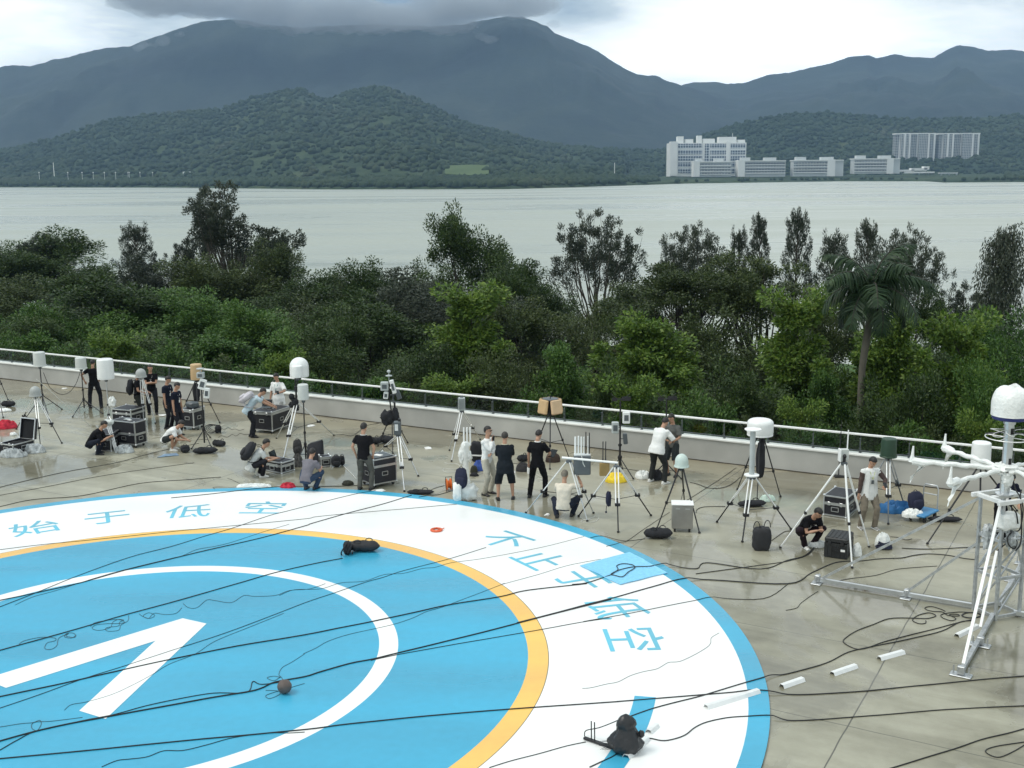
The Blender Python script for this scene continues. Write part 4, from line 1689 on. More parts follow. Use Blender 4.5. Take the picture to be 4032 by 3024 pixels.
def flight_case(label, near, left, right, top, lidf=.3, casters=True, opened=False, group='flight cases on the deck', trim=None, wmax=1.1, cat='case', name='flight_case', body=None, plain=False):
    n, l, r = G(*near), G(*left), G(*right)
    a, w, d = case_frame(n, l, r)
    w, d = min(w, wmax), min(d, wmax)
    H = Hgt(*top, n)
    ex = Vector((math.cos(a), math.sin(a), 0))
    ey = Vector((math.sin(a), -math.cos(a), 0))
    c = n + ex * w / 2 + ey * d / 2
    t = thing(name, label, cat, c, a, group)            # local +x towards the left corner, local -y towards the right corner
    cz = .10 if casters else .012
    T = trim or ALU
    B = body or CASEB
    zl = cz + (H - cz) * (1 - lidf)
    e = .03

    def edges(b, x, y, z0, z1):
        for sx in (-1, 1):
            for sy in (-1, 1):
                b.box((sx * x / 2, sy * y / 2, (z0 + z1) / 2), (e, e, z1 - z0 - .004))
        for z in (z0 + e / 2, z1 - e / 2):
            for s in (-1, 1):
                b.box((0, s * y / 2, z), (x - e, e * .98, e * .96))
                b.box((s * x / 2, 0, z), (e * .98, y - e, e * .96))
    b = MB()
    b.box((0, 0, (cz + zl) / 2), (w - .012, d - .012, zl - cz - .006))
    if opened:
        b = MB()
        k = .03
        for s in (-1, 1):
            b.box((0, s * (d / 2 - k), (cz + zl) / 2), (w - .012, k, zl - cz - .006))
            b.box((s * (w / 2 - k), 0, (cz + zl) / 2), (k, d - .08, zl - cz - .006))
        b.box((0, 0, cz + .02), (w - .05, d - .05, .03))
    b.build('body', B, t)
    if not plain:
        b = MB()
        edges(b, w, d, cz, zl)
        b.build('edge_trim', T, t)
    else:
        b = MB()
        for i in range(5):
            x = -w * .36 + i * w * .18
            b.box((x, 0, H + .004), (w * .09, d * .84, .014), ch=.004)
            b.box((x, d / 2 - .002, (cz + zl) / 2), (w * .05, .012, (zl - cz) * .8), ch=.004)
        b.build('moulded_ribs', B, t)
    # lid
    b = MB()
    if not opened:
        b.box((0, 0, (zl + H) / 2 + .002), (w - .012, d - .012, H - zl - .006), ch=.02 if plain else 0)
        lid = b.build('lid', B, t)
        if not plain:
            b = MB()
            edges(b, w, d, zl + .004, H)
            b.build('lid_trim', T, lid)
    else:
        lh = min(d, .62)
        # stands up along the far edge, leaning back a little
        R3 = Matrix.Rotation(rad(12), 3, 'X')
        o = Vector((0, -d / 2, zl))
        b.box(o + R3 @ Vector((0, -.09, lh / 2)), (w - .01, .015, lh), R3)
        for s in (-1, 1):
            b.box(o + R3 @ Vector((s * (w / 2 - .012), -.045, lh / 2)), (.016, .09, lh), R3)
        b.box(o + R3 @ Vector((0, -.045, lh - .008)), (w - .06, .09, .016), R3)
        lid = b.build('lid', B, t)
        b = MB()
        for s in (-1, 1):
            b.box(o + R3 @ Vector((s * w / 2, -.002, lh / 2)), (.03, .03, lh), R3)
            b.box(o + R3 @ Vector((s * w / 2, -.1, lh / 2)), (.03, .03, lh), R3)
        b.box(o + R3 @ Vector((0, -.002, lh)), (w - .03, .03, .03), R3)
        b.box(o + R3 @ Vector((0, -.1, lh)), (w - .03, .03, .03), R3)
        b.build('lid_trim', T, lid)
        b = MB()
        b.box(o + R3 @ Vector((0, -.07, lh / 2)), (w - .06, .03, lh - .06), R3)
        b.build('foam_lining', FOAM, lid)
        b = MB()
        b.ell((0, 0, zl - .08), (w * .42, d * .4, .07), jit=.5, fr=4)
        b.build('contents', FOAM, t, smooth=True)
    # ball corners, latches, handles
    if not plain:
        b = MB()
        z1 = zl if opened else H
        for sx in (-1, 1):
            for sy in (-1, 1):
                for z in (cz, z1):
                    b.ell((sx * w / 2, sy * d / 2, z), (.032, .032, .032), nu=10, nv=6)
        b.build('corner_fittings', T, t, smooth=True)
    for s in (-1, 1):
        b = MB()
        b.box((s * w * .27, d / 2 + .012, zl), (.07, .018, .09), ch=.006)
        b.build('latch', T if not plain else RUBBER, t)
    for face in range(2):
        b = MB()
        M_ = Matrix.Rotation(0 if face == 0 else math.pi / 2, 3, 'Z')
        o = M_ @ Vector((0, 0, 0))
        zz = cz + (zl - cz) * .56
        q = Vector((0, d / 2 + .006, zz)) if face == 0 else Vector((-w / 2 - .006, 0, zz))
        b.use(T if not plain else RUBBER)
        hw, hh = .085, .05
        for (x, z, sx, sz) in ((0, hh, 2 * hw, .014), (0, -hh, 2 * hw, .014), (-hw, 0, .014, 2 * hh), (hw, 0, .014, 2 * hh)):
            b.box(q + M_ @ Vector((x, 0, z)), (sx, .014, sz) if face == 0 else (.014, sx, sz))
        b.use(RUBBER)
        b.box(q, (2 * hw - .03, .010, .03) if face == 0 else (.010, 2 * hw - .03, .03))
        b.build('handle', None, t)
    if casters:
        for sx in (-1, 1):
            for sy in (-1, 1):
                b = MB()
                b.use(T).box((sx * (w / 2 - .07), sy * (d / 2 - .07), .085), (.06, .045, .028))
                b.use(RUBBER).tube([(sx * (w / 2 - .07) - .014, sy * (d / 2 - .07), .042), (sx * (w / 2 - .07) + .014, sy * (d / 2 - .07), .042)], .042, 14)
                b.build('caster', None, t, smooth=True)
    return t, c, a, w, d, H


def superblob(b, c, size, p=3.2, n=18, m=12, jit=0.0, seed=0, M=None):
    """rounded box with soft sides"""
    c = Vector(c)
    vs, fs = [], []
    for i in range(m + 1):
        th = math.pi * i / m - math.pi / 2
        for k in range(n):
            w = 2 * math.pi * k / n
            d = Vector((math.cos(th) * math.cos(w), math.cos(th) * math.sin(w), math.sin(th)))
            s = (abs(d.x) ** p + abs(d.y) ** p + abs(d.z) ** p) ** (-1 / p)
            q = d * s
            if jit:
                q *= 1 + jit * noise.fractal(d * 2.4 + Vector((seed * 5.7, 0, seed)), 1, 2, 3)
            v = Vector((q.x * size[0] / 2, q.y * size[1] / 2, q.z * size[2] / 2))
            vs.append((M @ v if M is not None else v) + c)
    for i in range(m):
        for k in range(n):
            j = (k + 1) % n
            fs.append((i * n + k, i * n + j, i * n + n + j, i * n + n + k))
    return b.add(vs, fs)


def backpack(label, p, rz, size=(.34, .20, .48), m=NYLON, parent_name='backpack', lean=0.0, group=None, name='backpack'):
    t = thing(name, label, 'bag', p, rz, group)
    M_ = Matrix.Rotation(lean, 3, 'X')
    b = MB()
    superblob(b, M_ @ Vector((0, 0, size[2] / 2)), size, 2.8, jit=.10, seed=size[2] * 7 + rz, M=M_)
    b.build('body', m, t, smooth=True)
    b = MB()
    superblob(b, M_ @ Vector((0, -size[1] * .48, size[2] * .36)), (size[0] * .72, size[1] * .45, size[2] * .46), 3, M=M_)
    b.build('front_pocket', m, t, smooth=True)
    for s in (-1, 1):
        b = MB()
        pts = [M_ @ Vector((s * size[0] * .26, size[1] * (.42 + .30 * math.sin(math.pi * i / 6)), size[2] * (.9 - .75 * i / 6))) for i in range(7)]
        b.tube(pts, .022, 6, flat=.35)
        b.build('strap', m, t, smooth=True)
    b = MB()
    b.tube([M_ @ Vector((.05 * math.cos(a), 0, size[2] * .97 + .05 * math.sin(a))) for a in [math.pi * i / 6 for i in range(7)]], .008, 6)
    b.build('carry_loop', m, t)
    return t


def duffel(label, p, rz, L_=.7, r=.13, m=NYLON, group='bags lying on the deck', name='holdall', flat=.8):
    t = thing(name, label, 'bag', p, rz, group)
    b = MB()
    rings = []
    for i in range(13):
        x = -L_ / 2 + L_ * i / 12
        k = (1 - abs(2 * i / 12 - 1) ** 3.2) ** .5 if 0 < i < 12 else .05
        rr = r * max(.12, k) * (1 + .08 * math.sin(i * 2.1 + L_ * 9))
        rings.append([Vector((x, rr * math.cos(w), max(.004, r * flat + rr * flat * math.sin(w) * (1 + .06 * math.sin(3 * w + i))))) for w in [2 * math.pi * q / 16 for q in range(16)]])
    b.loft(rings)
    b.build('body', m, t, smooth=True)
    for s in (-1, 1):
        b = MB()
        b.tube([Vector((s * L_ * .16 + L_ * .10 * math.cos(a), r * .5 * s + .03 * math.sin(a) * s, r * flat * 1.9 + .035 * math.sin(a))) for a in [math.pi * i / 8 for i in range(9)]], .011, 6)
        b.build('handle', m, t, smooth=True)
    b = MB()
    b.tube([(-L_ * .4, 0, r * flat * 1.75), (0, .01, r * flat * 2.02), (L_ * .4, 0, r * flat * 1.75)], .006, 5)
    b.build('zip', RUBBER, t)
    return t


def crumple(label, p, size, m, name='cloth', cat='cloth', seed=1, jit=.55, fr=2.6, group=None, rz=0.0):
    """a soft heap: ragged outline, creased top, flat on the ground"""
    b = MB()
    nu, nv = 40, 18
    sx, sy, sz = size[0] / 2, size[1] / 2, size[2]
    off = Vector((seed * 7.3, seed * 2.9, 0))
    vs, fs = [], []
    for i in range(nv + 1):
        f = i / nv                       # 0 rim, 1 top
        for k in range(nu):
            w = 2 * math.pi * k / nu
            u = Vector((math.cos(w), math.sin(w), 0))
            o = 1 + jit * .42 * noise.fractal(u * 1.6 + off, 1, 2, 3)
            r = math.cos(f * math.pi / 2) ** .8
            x, y = u.x * r * sx * o, u.y * r * sy * o
            q = Vector((x / max(sx, .01) * 1.5, y / max(sy, .01) * 1.5, 0)) + off
            cr = 1 - abs(noise.fractal(q * fr * .55, 1, 2, 3)) * 1.7
            h = sz * (math.sin(f * math.pi / 2) ** .75) * (1 - jit * .62 + jit * .8 * cr)
            pl = .045 * jit * min(1, sz * 4) * noise.noise(Vector((u.x * 4.5, u.y * 4.5, f * 2.0)) + off) * (1 - f)
            vs.append(Vector((x + u.x * pl, y + u.y * pl, max(.003, h))))
    for i in range(nv):
        for k in range(nu):
            j = (k + 1) % nu
            fs.append((i * nu + k, i * nu + j, i * nu + nu + j, i * nu + nu + k))
    fs.append(tuple(range(nu - 1, -1, -1)))
    b.add(vs, fs)
    o = b.build(name, m, loc=p, rz=rz, smooth=True)
    return tag(o, label, cat, group)


def sheet(label, corners, m, name, cat, z=.045, amp=.02, group=None, n=22, fold=.0):
    """a thick cloth sheet draped between four ground corners"""
    A, B_, C_, D_ = corners
    b = MB()
    top = []
    for i in range(n + 1):
        for j in range(n + 1):
            u, v = i / n, j / n
            p = A.lerp(B_, u).lerp(D_.lerp(C_, u), v)
            ed = min(u, 1 - u, v, 1 - v)
            h = z + amp * (noise.fractal(Vector((p.x * 2.2, p.y * 2.2, 1)), 1, 2, 3) * .7 + .5) + fold * max(0, .06 - ed) * 8
            top.append(Vector((p.x + .03 * noise.noise(p * 2), p.y + .03 * noise.noise(p * 2 + Vector((9, 0, 0))), h)))
    N1 = n + 1
    fs = [(i * N1 + j, i * N1 + N1 + j, i * N1 + N1 + j + 1, i * N1 + j + 1) for i in range(n) for j in range(n)]
    c = mean(top)
    vs = [p - c for p in top]
    k = len(vs)
    vs += [p - c - Vector((0, 0, min(.012, max(.002, p.z - z + .004)))) for p in top]
    fs2 = [tuple(q + k for q in reversed(f)) for f in fs]
    rim = [i * N1 for i in range(N1)] + [n * N1 + j for j in range(1, N1)] + [i * N1 + n for i in range(n - 1, -1, -1)] + [j for j in range(n - 1, 0, -1)]
    side = [(rim[i], rim[(i + 1) % len(rim)], rim[(i + 1) % len(rim)] + k, rim[i] + k) for i in range(len(rim))]
    b.add(vs, fs + fs2 + side)
    o = b.build(name, m, loc=c, smooth=True)
    return tag(o, label, cat, group)


# ---------------------------------------------------------------- tripods, stands and antennas, from left to right
def gear_left():
    tripod('black tripod cut by the left edge of the picture, one leg showing', ('A', -60, 250), (('A', 100, 745), ('A', 40, 965), ('A', -310, 800)), 'black')
    t, a = stand('black pole stand under the leftmost grey radome by the parapet', ('A', 545, 905), ('A', 510, 318), ('A', 540, 680), (('A', 770, 862), ('A', 640, 1075), ('A', 330, 960)))
    radome('light grey radome on a black pole, leftmost of the pair by the parapet', a, rad_px(438, 585, 'A', a), hgt_px(115, 285, 'A', a), OFFWHITE)
    t, a = stand('black pole stand under the second grey radome by the parapet', ('A', 1050, 865), ('A', 1022, 350), ('A', 1040, 735), (('A', 905, 958), ('A', 1278, 915), ('A', 1140, 842)))
    radome('smaller light grey radome on a black pole next to the tall white one', a, rad_px(950, 1085, 'A', a), hgt_px(192, 325, 'A', a), OFFWHITE)
    t, a = stand('slim silver pole carrying the tall white cylinder radome', ('A', 1365, 1100), ('A', 1318, 475), ('A', 1350, 930), (('A', 1280, 1130), ('A', 1440, 1150), ('A', 1390, 1040)), ALU)
    radome('tall bright white cylinder radome in front of the man at the wall', a, rad_px(1210, 1415, 'A', a), hgt_px(212, 455, 'A', a), WHITE, flange=False)
    # white wrapped unit on the silver pole
    c = At('A', 1395, 770, a.y - .05)
    b = MB()
    superblob(b, (0, 0, 0), (.22, .20, .34), 3, jit=.35, seed=4)
    o = b.build('wrapped_unit', PLAST, loc=c, smooth=True)
    tag(o, 'small white plastic wrapped unit tied to the silver pole behind the cases', 'wrapped equipment')
    t, a = tripod('silver tripod under the small grey dome behind the open case', ('A', 450, 690), (('A', 205, 1110), ('A', 510, 1385), ('A', 770, 1285)), 'mixed')
    radome('small grey dome radome on a tripod behind the open black case', a, rad_px(378, 515, 'A', a), hgt_px(565, 675, 'A', a), GREYP, 'bullet')
    t, a = tripod('silver tripod beside the man with crossed arms', ('A', 1765, 455), (('A', 1935, 1035), ('A', 1790, 1045), ('A', 1655, 985)), 'silver')
    radome('small grey dome radome hiding the head of the man with a backpack', a, rad_px(1700, 1830, 'A', a), hgt_px(345, 440, 'A', a), GREYP, 'bullet')
    t, a = tripod('tall black tripod under the tan cylinder', ('B', 560, 420), (('B', 345, 890), ('B', 838, 965), ('B', 570, 1050)), 'black')
    radome('tan cylinder radome on a black tripod by the parapet', a, rad_px(482, 625, 'B', a), hgt_px(215, 400, 'B', a), TAN, flange=False)
    b = MB()
    superblob(b, (0, 0, 0), (.24, .16, .62), 2.6, jit=.25, seed=2)
    tag(b.build('hanging_bag', NYLON, loc=a + Vector((-.02, -.05, -.45)), smooth=True), 'black cloth bag hanging under the tan cylinder', 'bag')
    # instrument pole with white boxes
    t, a = stand('black instrument pole on low tripod in front of the tan cylinder', ('B', 650, 1235), ('B', 640, 345), ('B', 655, 1050), (('B', 488, 1292), ('B', 738, 1285), ('B', 720, 1150)), group='instrument poles on the deck', r=.026)
    instrument_boxes('white and grey weather sensor cluster on the pole by the tan cylinder', a, (('grey', (.0, 0, -.06), (.22, .16, .18), 0), ('white', (.05, -.05, -.34), (.22, .05, .34), 18), ('white', (.17, -.03, -.62), (.16, .12, .32), 8)), top='dish')
    # large silver tripod and the white domes
    t, a = tripod('large silver tripod under the white dome and white cylinder', ('B', 1815, 700), (('B', 1545, 1160), ('B', 2256, 1122), ('B', 1625, 1440)), 'silver', wide=1.25)
    b = MB()
    zt = Hgt('B', 1830, 395, a)
    b.tube([(0, 0, 0), (0, 0, zt - a.z)], .03, 12)
    b.box((0, 0, (zt - a.z) * .55), (.10, .10, .14), ch=.01)
    b.tube([(.07, -.06, .05), (.07, -.06, zt - a.z - .05)], .012, 8)
    tag(b.build('mast_pole', BLACK, loc=a), 'black mast pole standing on the large silver tripod', 'pole')
    p = Vector((a.x + .10, a.y + .15, zt))
    radome('big white dome radome standing highest left of the middle', p, rad_px(1738, 1972, 'B', p), hgt_px(142, 345, 'B', p) + .06, WHITE, 'dome', flange=False)
    q = At('B', 1802, 392, a.y - .22)
    radome('white cylinder radome mounted in front of the big white dome', q, rad_px(1730, 1872, 'B', q), hgt_px(255, 390, 'B', q), WHITE, flange=False)
    b = MB()
    for i, (dx, dz, s) in enumerate(((-.12, -.10, .16), (-.02, -.25, .2), (-.14, -.36, .15), (.02, -.45, .16))):
        superblob(b, (dx, -.12, dz), (s, .13, s * 1.1), 2.4, jit=.5, seed=i)
    tag(b.build('cable_bundle', NYLON, loc=a + Vector((0, 0, .28)), smooth=True), 'black cable bundle and pouches hanging on the large silver tripod', 'bundle')
    t, a = stand('black pole stand under the pale cylinder right of the large silver tripod', ('B', 1910, 1435), ('B', 1890, 668), ('B', 1905, 1230), (('B', 1790, 1470), ('B', 2030, 1450), ('B', 1930, 1370)))
    radome('pale cylinder radome on a black pole right of the white dome', a, rad_px(1820, 1957, 'B', a), hgt_px(475, 655, 'B', a), OFFWHITE, flange=False)


def instrument_boxes(label, p, boxes, top=None, m2=None):
    t = thing('sensor_cluster', label, 'sensor', p)
    for col, c, s, tilt in boxes:
        M_ = Matrix.Rotation(rad(tilt), 3, 'Y')
        b = MB()
        b.use({'grey': LGREY, 'white': WHITE, 'dark': GREYM}[col]).box(c, s, M_, ch=.015)
        b.use(GREYM)
        b.box(Vector(c) + M_ @ Vector((0, -s[1] / 2 - .004, 0)), (s[0] * .6, .008, s[2] * .5), M_)
        b.tube([Vector(c), Vector((0, 0, c[2]))], .014, 8)
        b.build('sensor_box', None, t)
    if top == 'dish':
        b = MB()
        b.tube([(0, 0, -.02), (0, 0, .16)], .014, 8)
        b.lathe([(.02, .10), (.12, .13), (.12, .15), (.02, .17)], (0, 0, 0), 18)
        b.build('wind_sensor', LGREY, t, smooth=True)
    if top == 'ball':
        b = MB()
        b.tube([(0, 0, -.02), (0, 0, .28)], .012, 8)
        b.lathe([(.03, .14), (.10, .16), (.10, .18), (.03, .20)], (0, 0, 0), 16)
        b.ell((0, 0, .30), (.06, .06, .05), nu=12, nv=8)
        b.build('wind_sensor', LGREY, t, smooth=True)
    if top == 'vane':
        b = MB()
        b.tube([(0, 0, -.05), (0, 0, .10)], .018, 8)
        for s, e in ((-1, .26), (1, .26)):
            b.tube([(0, 0, .08), (s * .12, 0, .12), (s * e, 0, .24)], .010, 6)
        b.box((.16, 0, .10), (.26, .012, .12), ch=.004)
        b.box((-.16, 0, .08), (.16, .012, .10), ch=.004)
        b.build('wind_vane', BLACK, t, smooth=True)
    return t


def gear_middle():
    # back black tripod with the weather cluster, front silver one with the grey box
    t, a = tripod('black tripod of the weather instrument mast near the parapet', ('C', 1085, 560), (('C', 912, 942), ('C', 1278, 897), ('C', 1095, 1030)), 'black', group='survey tripods on the deck')
    zt = Hgt('C', 1030, 130, a)
    b = MB()
    b.tube([(0, 0, 0), (-.06, 0, (zt - a.z) * .5), (-.06, 0, zt - a.z)], .022, 10)
    b.tube([(.09, 0, 0), (.09, 0, .42)], .03, 10)
    tag(b.build('mast_pole', BLACK, loc=a), 'black mast pole of the weather instruments above the middle of the wall', 'pole')
    instrument_boxes('white and grey weather boxes topped by a ball sensor above the rail', Vector((a.x - .06, a.y, zt)), (('grey', (-.13, -.05, -.14), (.24, .2, .26), 0), ('white', (.12, -.04, -.16), (.12, .16, .42), -14), ('white', (-.10, -.05, -.42), (.14, .12, .22), 6), ('dark', (.26, .05, -.42), (.14, .12, .30), -20)), top='ball')
    b = MB()
    superblob(b, (-.14, -.08, -.02), (.38, .26, .44), 2.4, jit=.4, seed=3)
    superblob(b, (.10, -.05, .02), (.24, .2, .50), 2.6, jit=.3, seed=9)
    tag(b.build('hanging_bag', NYLON, loc=a + Vector((0, 0, -.02)), smooth=True), 'black bags hanging round the head of the weather mast tripod', 'bag')
    t, a = tripod('tall silver tripod right of the man with hands in his pockets', ('C', 1090, 800), (('C', 1240, 1505), ('C', 1412, 1315), ('C', 905, 1030)), 'silver', wide=1.15)
    b = MB()
    b.use(GREYM).box((0, 0, .19), (.20, .18, .38), ch=.02)
    b.use(ALUW).box((-.02, -.092, .22), (.09, .008, .18))
    b.use(BLACK).box((.06, .02, .40), (.07, .10, .10), ch=.01)
    tag(b.build('receiver_box', None, loc=a + Vector((-.02, 0, .012))), 'grey receiver box on the tall silver tripod', 'device')
    t, a = tripod('pale slim tripod against the wall under the grey box', ('D', 385, 300), (('D', 215, 782), ('D', 240, 915), ('D', 585, 650)), 'silver', center=('D', 372, 790))
    w, h = rad_px(335, 415, 'D', a) * 2, hgt_px(118, 275, 'D', a)
    b = MB()
    b.use(LGREY).box((0, 0, h / 2 + .02), (w, w * .8, h), ch=.015)
    b.use(GREYM)
    for i in range(5):
        b.box((-w * .36 + i * w * .18, -w * .4 - .004, h / 2 + .02), (w * .06, .012, h * .8))
    b.box((0, 0, h + .05), (w * .5, w * .3, .05), ch=.01)
    tag(b.build('finned_box', None, loc=a), 'upright grey finned box on the pale slim tripod by the rail', 'device')
    # tan four panel antenna
    t, a = tripod('black tripod under the tan panel antenna', ('D', 1430, 330), (('D', 1665, 885), ('D', 1215, 850), ('D', 1430, 1010)), 'black', head=.10)
    r, h = rad_px(1275, 1600, 'D', a), hgt_px(130, 310, 'D', a)
    t = thing('panel_antenna', 'tan four sided panel antenna on a black tripod above the rail', 'antenna', a)
    b = MB()
    b.lathe([(.05, -.05), (.05, .02), (r * .55, .03), (r * .50, h), (.02, h + .01)], (0, 0, 0), 8)
    b.tube([(0, 0, h), (0, 0, h + .10)], .012, 8)
    b.build('frame', BLACK, t)
    b = MB()
    b.lathe([(r * .62, h * .96), (r * .60, h * 1.02), (0, h * 1.03)], (0, 0, 0), 8)
    b.build('top_plate', GREYM, t)
    for k in range(4):
        an = rad(-70 + 90 * k + 18)
        M_ = Matrix.Rotation(an + math.pi / 2, 3, 'Z') @ Matrix.Rotation(rad(-9), 3, 'X')
        b = MB()
        b.box(Vector((math.cos(an), math.sin(an), 0)) * r * .70 + Vector((0, 0, h * .52)), (r * 1.02, r * .22, h * .98), M_, ch=.03)
        b.build('panel', TANL if k == 0 else TAN, t)
    # the pair of silver tripods with the white bar
    t, a1 = tripod('silver tripod carrying the left end of the white bar', ('D', 1650, 900), (('D', 1140, 1540), ('D', 1882, 1640), ('E', 420, 1420)), 'silver', wide=1.15)
    t, a2 = tripod('silver tripod carrying the right end of the white bar', ('E', 712, 840), (('E', 720, 1650), ('E', 1115, 1450), ('E', 240, 1460)), 'mixed', wide=1.2)
    b = MB()
    p0 = At('E', 40, 742, a1.y)
    p1 = At('E', 716, 806, a2.y)
    b.tube([p0 - a1, p1 - a1], .028, 12)
    o = b.build('cross_bar', RAILM, loc=a1, smooth=True)
    tag(o, 'white bar laid across two silver tripods', 'bar')
    c = At('E', 282, 945, (a1.y * .6 + a2.y * .4) + .16)
    w, h = rad_px(180, 385, 'E', c) * 2, hgt_px(705, 945, 'E', c)
    t = thing('jammer_box', 'dark grey box with white and black rod antennas behind the white bar', 'antenna box', c)
    b = MB()
    b.box((0, 0, h / 2), (w, w * .45, h), ch=.02)
    b.build('housing', GREYM, t)
    b = MB()
    b.box((0, 0, h + .015), (w * .96, w * .3, .03))
    b.build('antenna_rail', ALUW, t)
    for i, (x, m, r_, l_) in enumerate(((-.40, WHITE, .026, .42), (-.22, WHITE, .022, .44), (-.05, WHITE, .022, .42), (.10, WHITE, .014, .42), (.22, BLACK, .014, .54), (.34, WHITE, .012, .44), (.42, BLACK, .014, .52))):
        b = MB()
        b.tube([(x * w, 0, h + .03), (x * w, 0, h + .03 + l_)], [r_, r_ * .9], 10)
        b.build('rod_antenna', m, t, smooth=True)
    b = MB()
    b.tube([(-.02, -w * .24, h * 1.02), (.02, -w * .25, h * .6), (.06, -w * .26, h * .45)], .012, 6)
    b.build('lead', CABLEW, t)
    c = At('E', 552, 960, (a1.y * .2 + a2.y * .8) + .06)
    w, h = rad_px(495, 615, 'E', c) * 2, hgt_px(795, 955, 'E', c)
    t = thing('antenna_box', 'small gold box with two thin black antennas near the right end of the white bar', 'antenna box', c)
    b = MB()
    b.box((0, 0, h / 2), (w, w * .5, h), ch=.012)
    b.build('housing', GOLD, t)
    for x in (-.16, .12):
        b = MB()
        b.tube([(x * w, 0, h), (x * w, 0, h + .10)], .018, 8).tube([(x * w, 0, h + .10), (x * w, 0, h + .52)], .012, 8)
        b.build('rod_antenna', BLACK, t, smooth=True)
    b = MB()
    superblob(b, (0, 0, -.12), (.13, .10, .36), 2.4, jit=.3, seed=5)
    b.tube([(-.05, 0, -.28), (-.06, 0, -.42)], .008, 6)
    b.ell((-.06, 0, -.44), (.025, .025, .03), nu=8, nv=6)
    tag(b.build('hanging_jacket', NAVY, loc=At('E', 605, 1185, a2.y - .1), smooth=True), 'navy cloth hanging from the spreader of the right silver tripod', 'cloth')
    # instrument poles
    t, a = stand('tall black instrument pole with boxes behind the right silver tripod', ('E', 738, 935), ('E', 720, 75), ('E', 728, 740), (('E', 902, 1005), ('E', 600, 985), ('E', 770, 880)), group='instrument poles on the deck', r=.03)
    instrument_boxes('grey boxes and wind vane on the tall black pole by the white bar', a, (('grey', (-.14, -.03, -.70), (.19, .14, .32), 0), ('white', (.16, -.03, -.42), (.20, .14, .32), 0), ('dark', (.14, -.02, -1.02), (.12, .10, .30), -6)), top='vane')
    t, a = stand('black instrument pole behind the two men at the wall', ('E', 1290, 945), ('E', 1252, 70), ('E', 1285, 800), (('E', 1482, 1005), ('E', 1100, 1000), ('E', 1310, 880)), group='instrument poles on the deck', r=.024)
    instrument_boxes('grey box and Y shaped wind vane above the two men at the wall', a, (('grey', (0, -.05, -.72), (.14, .12, .34), 0), ('dark', (.03, -.03, -1.0), (.10, .10, .20), 0)), top='vane')
    t, a = tripod('black tripod under the pale green dome, metal box at its feet', ('E', 1490, 850), (('E', 1190, 1605), ('E', 1702, 1660), ('E', 1525, 1345)), 'black', head=.085, wide=1.15)
    radome('pale green dome radome with a wide rim on a black tripod', a, rad_px(1418, 1585, 'E', a), hgt_px(672, 815, 'E', a), mat('pale_green_gelcoat', (.52, .62, .58), .4, var=.04), 'bullet')
    # metal box on feet
    c = G('E', 1490, 1625)
    t = thing('steel_box', 'brushed steel box with a white lid standing before the black tripod', 'box', c, rad(-6))
    w, h = .48, .56
    b = MB()
    b.box((0, 0, .09 + h / 2), (w, .34, h), ch=.01)
    b.build('cabinet', mat('brushed_steel', (.36, .35, .33), .38, metal=.8, var=.12, scale=3), t)
    b = MB()
    b.box((0, 0, .09 + h + .016), (w + .03, .37, .03), ch=.008)
    b.build('lid', RAILM, t)
    for x in (-.17, .17):
        for y in (-.11, .11):
            b = MB()
            b.tube([(x, y, 0), (x, y, .09)], .022, 8)
            b.build('foot', RUBBER, t)
    for x in (-.11, .11):
        b = MB()
        b.box((x, -.178, .09 + h * .86), (.10, .012, .012))
        b.build('hinge', ALU, t)


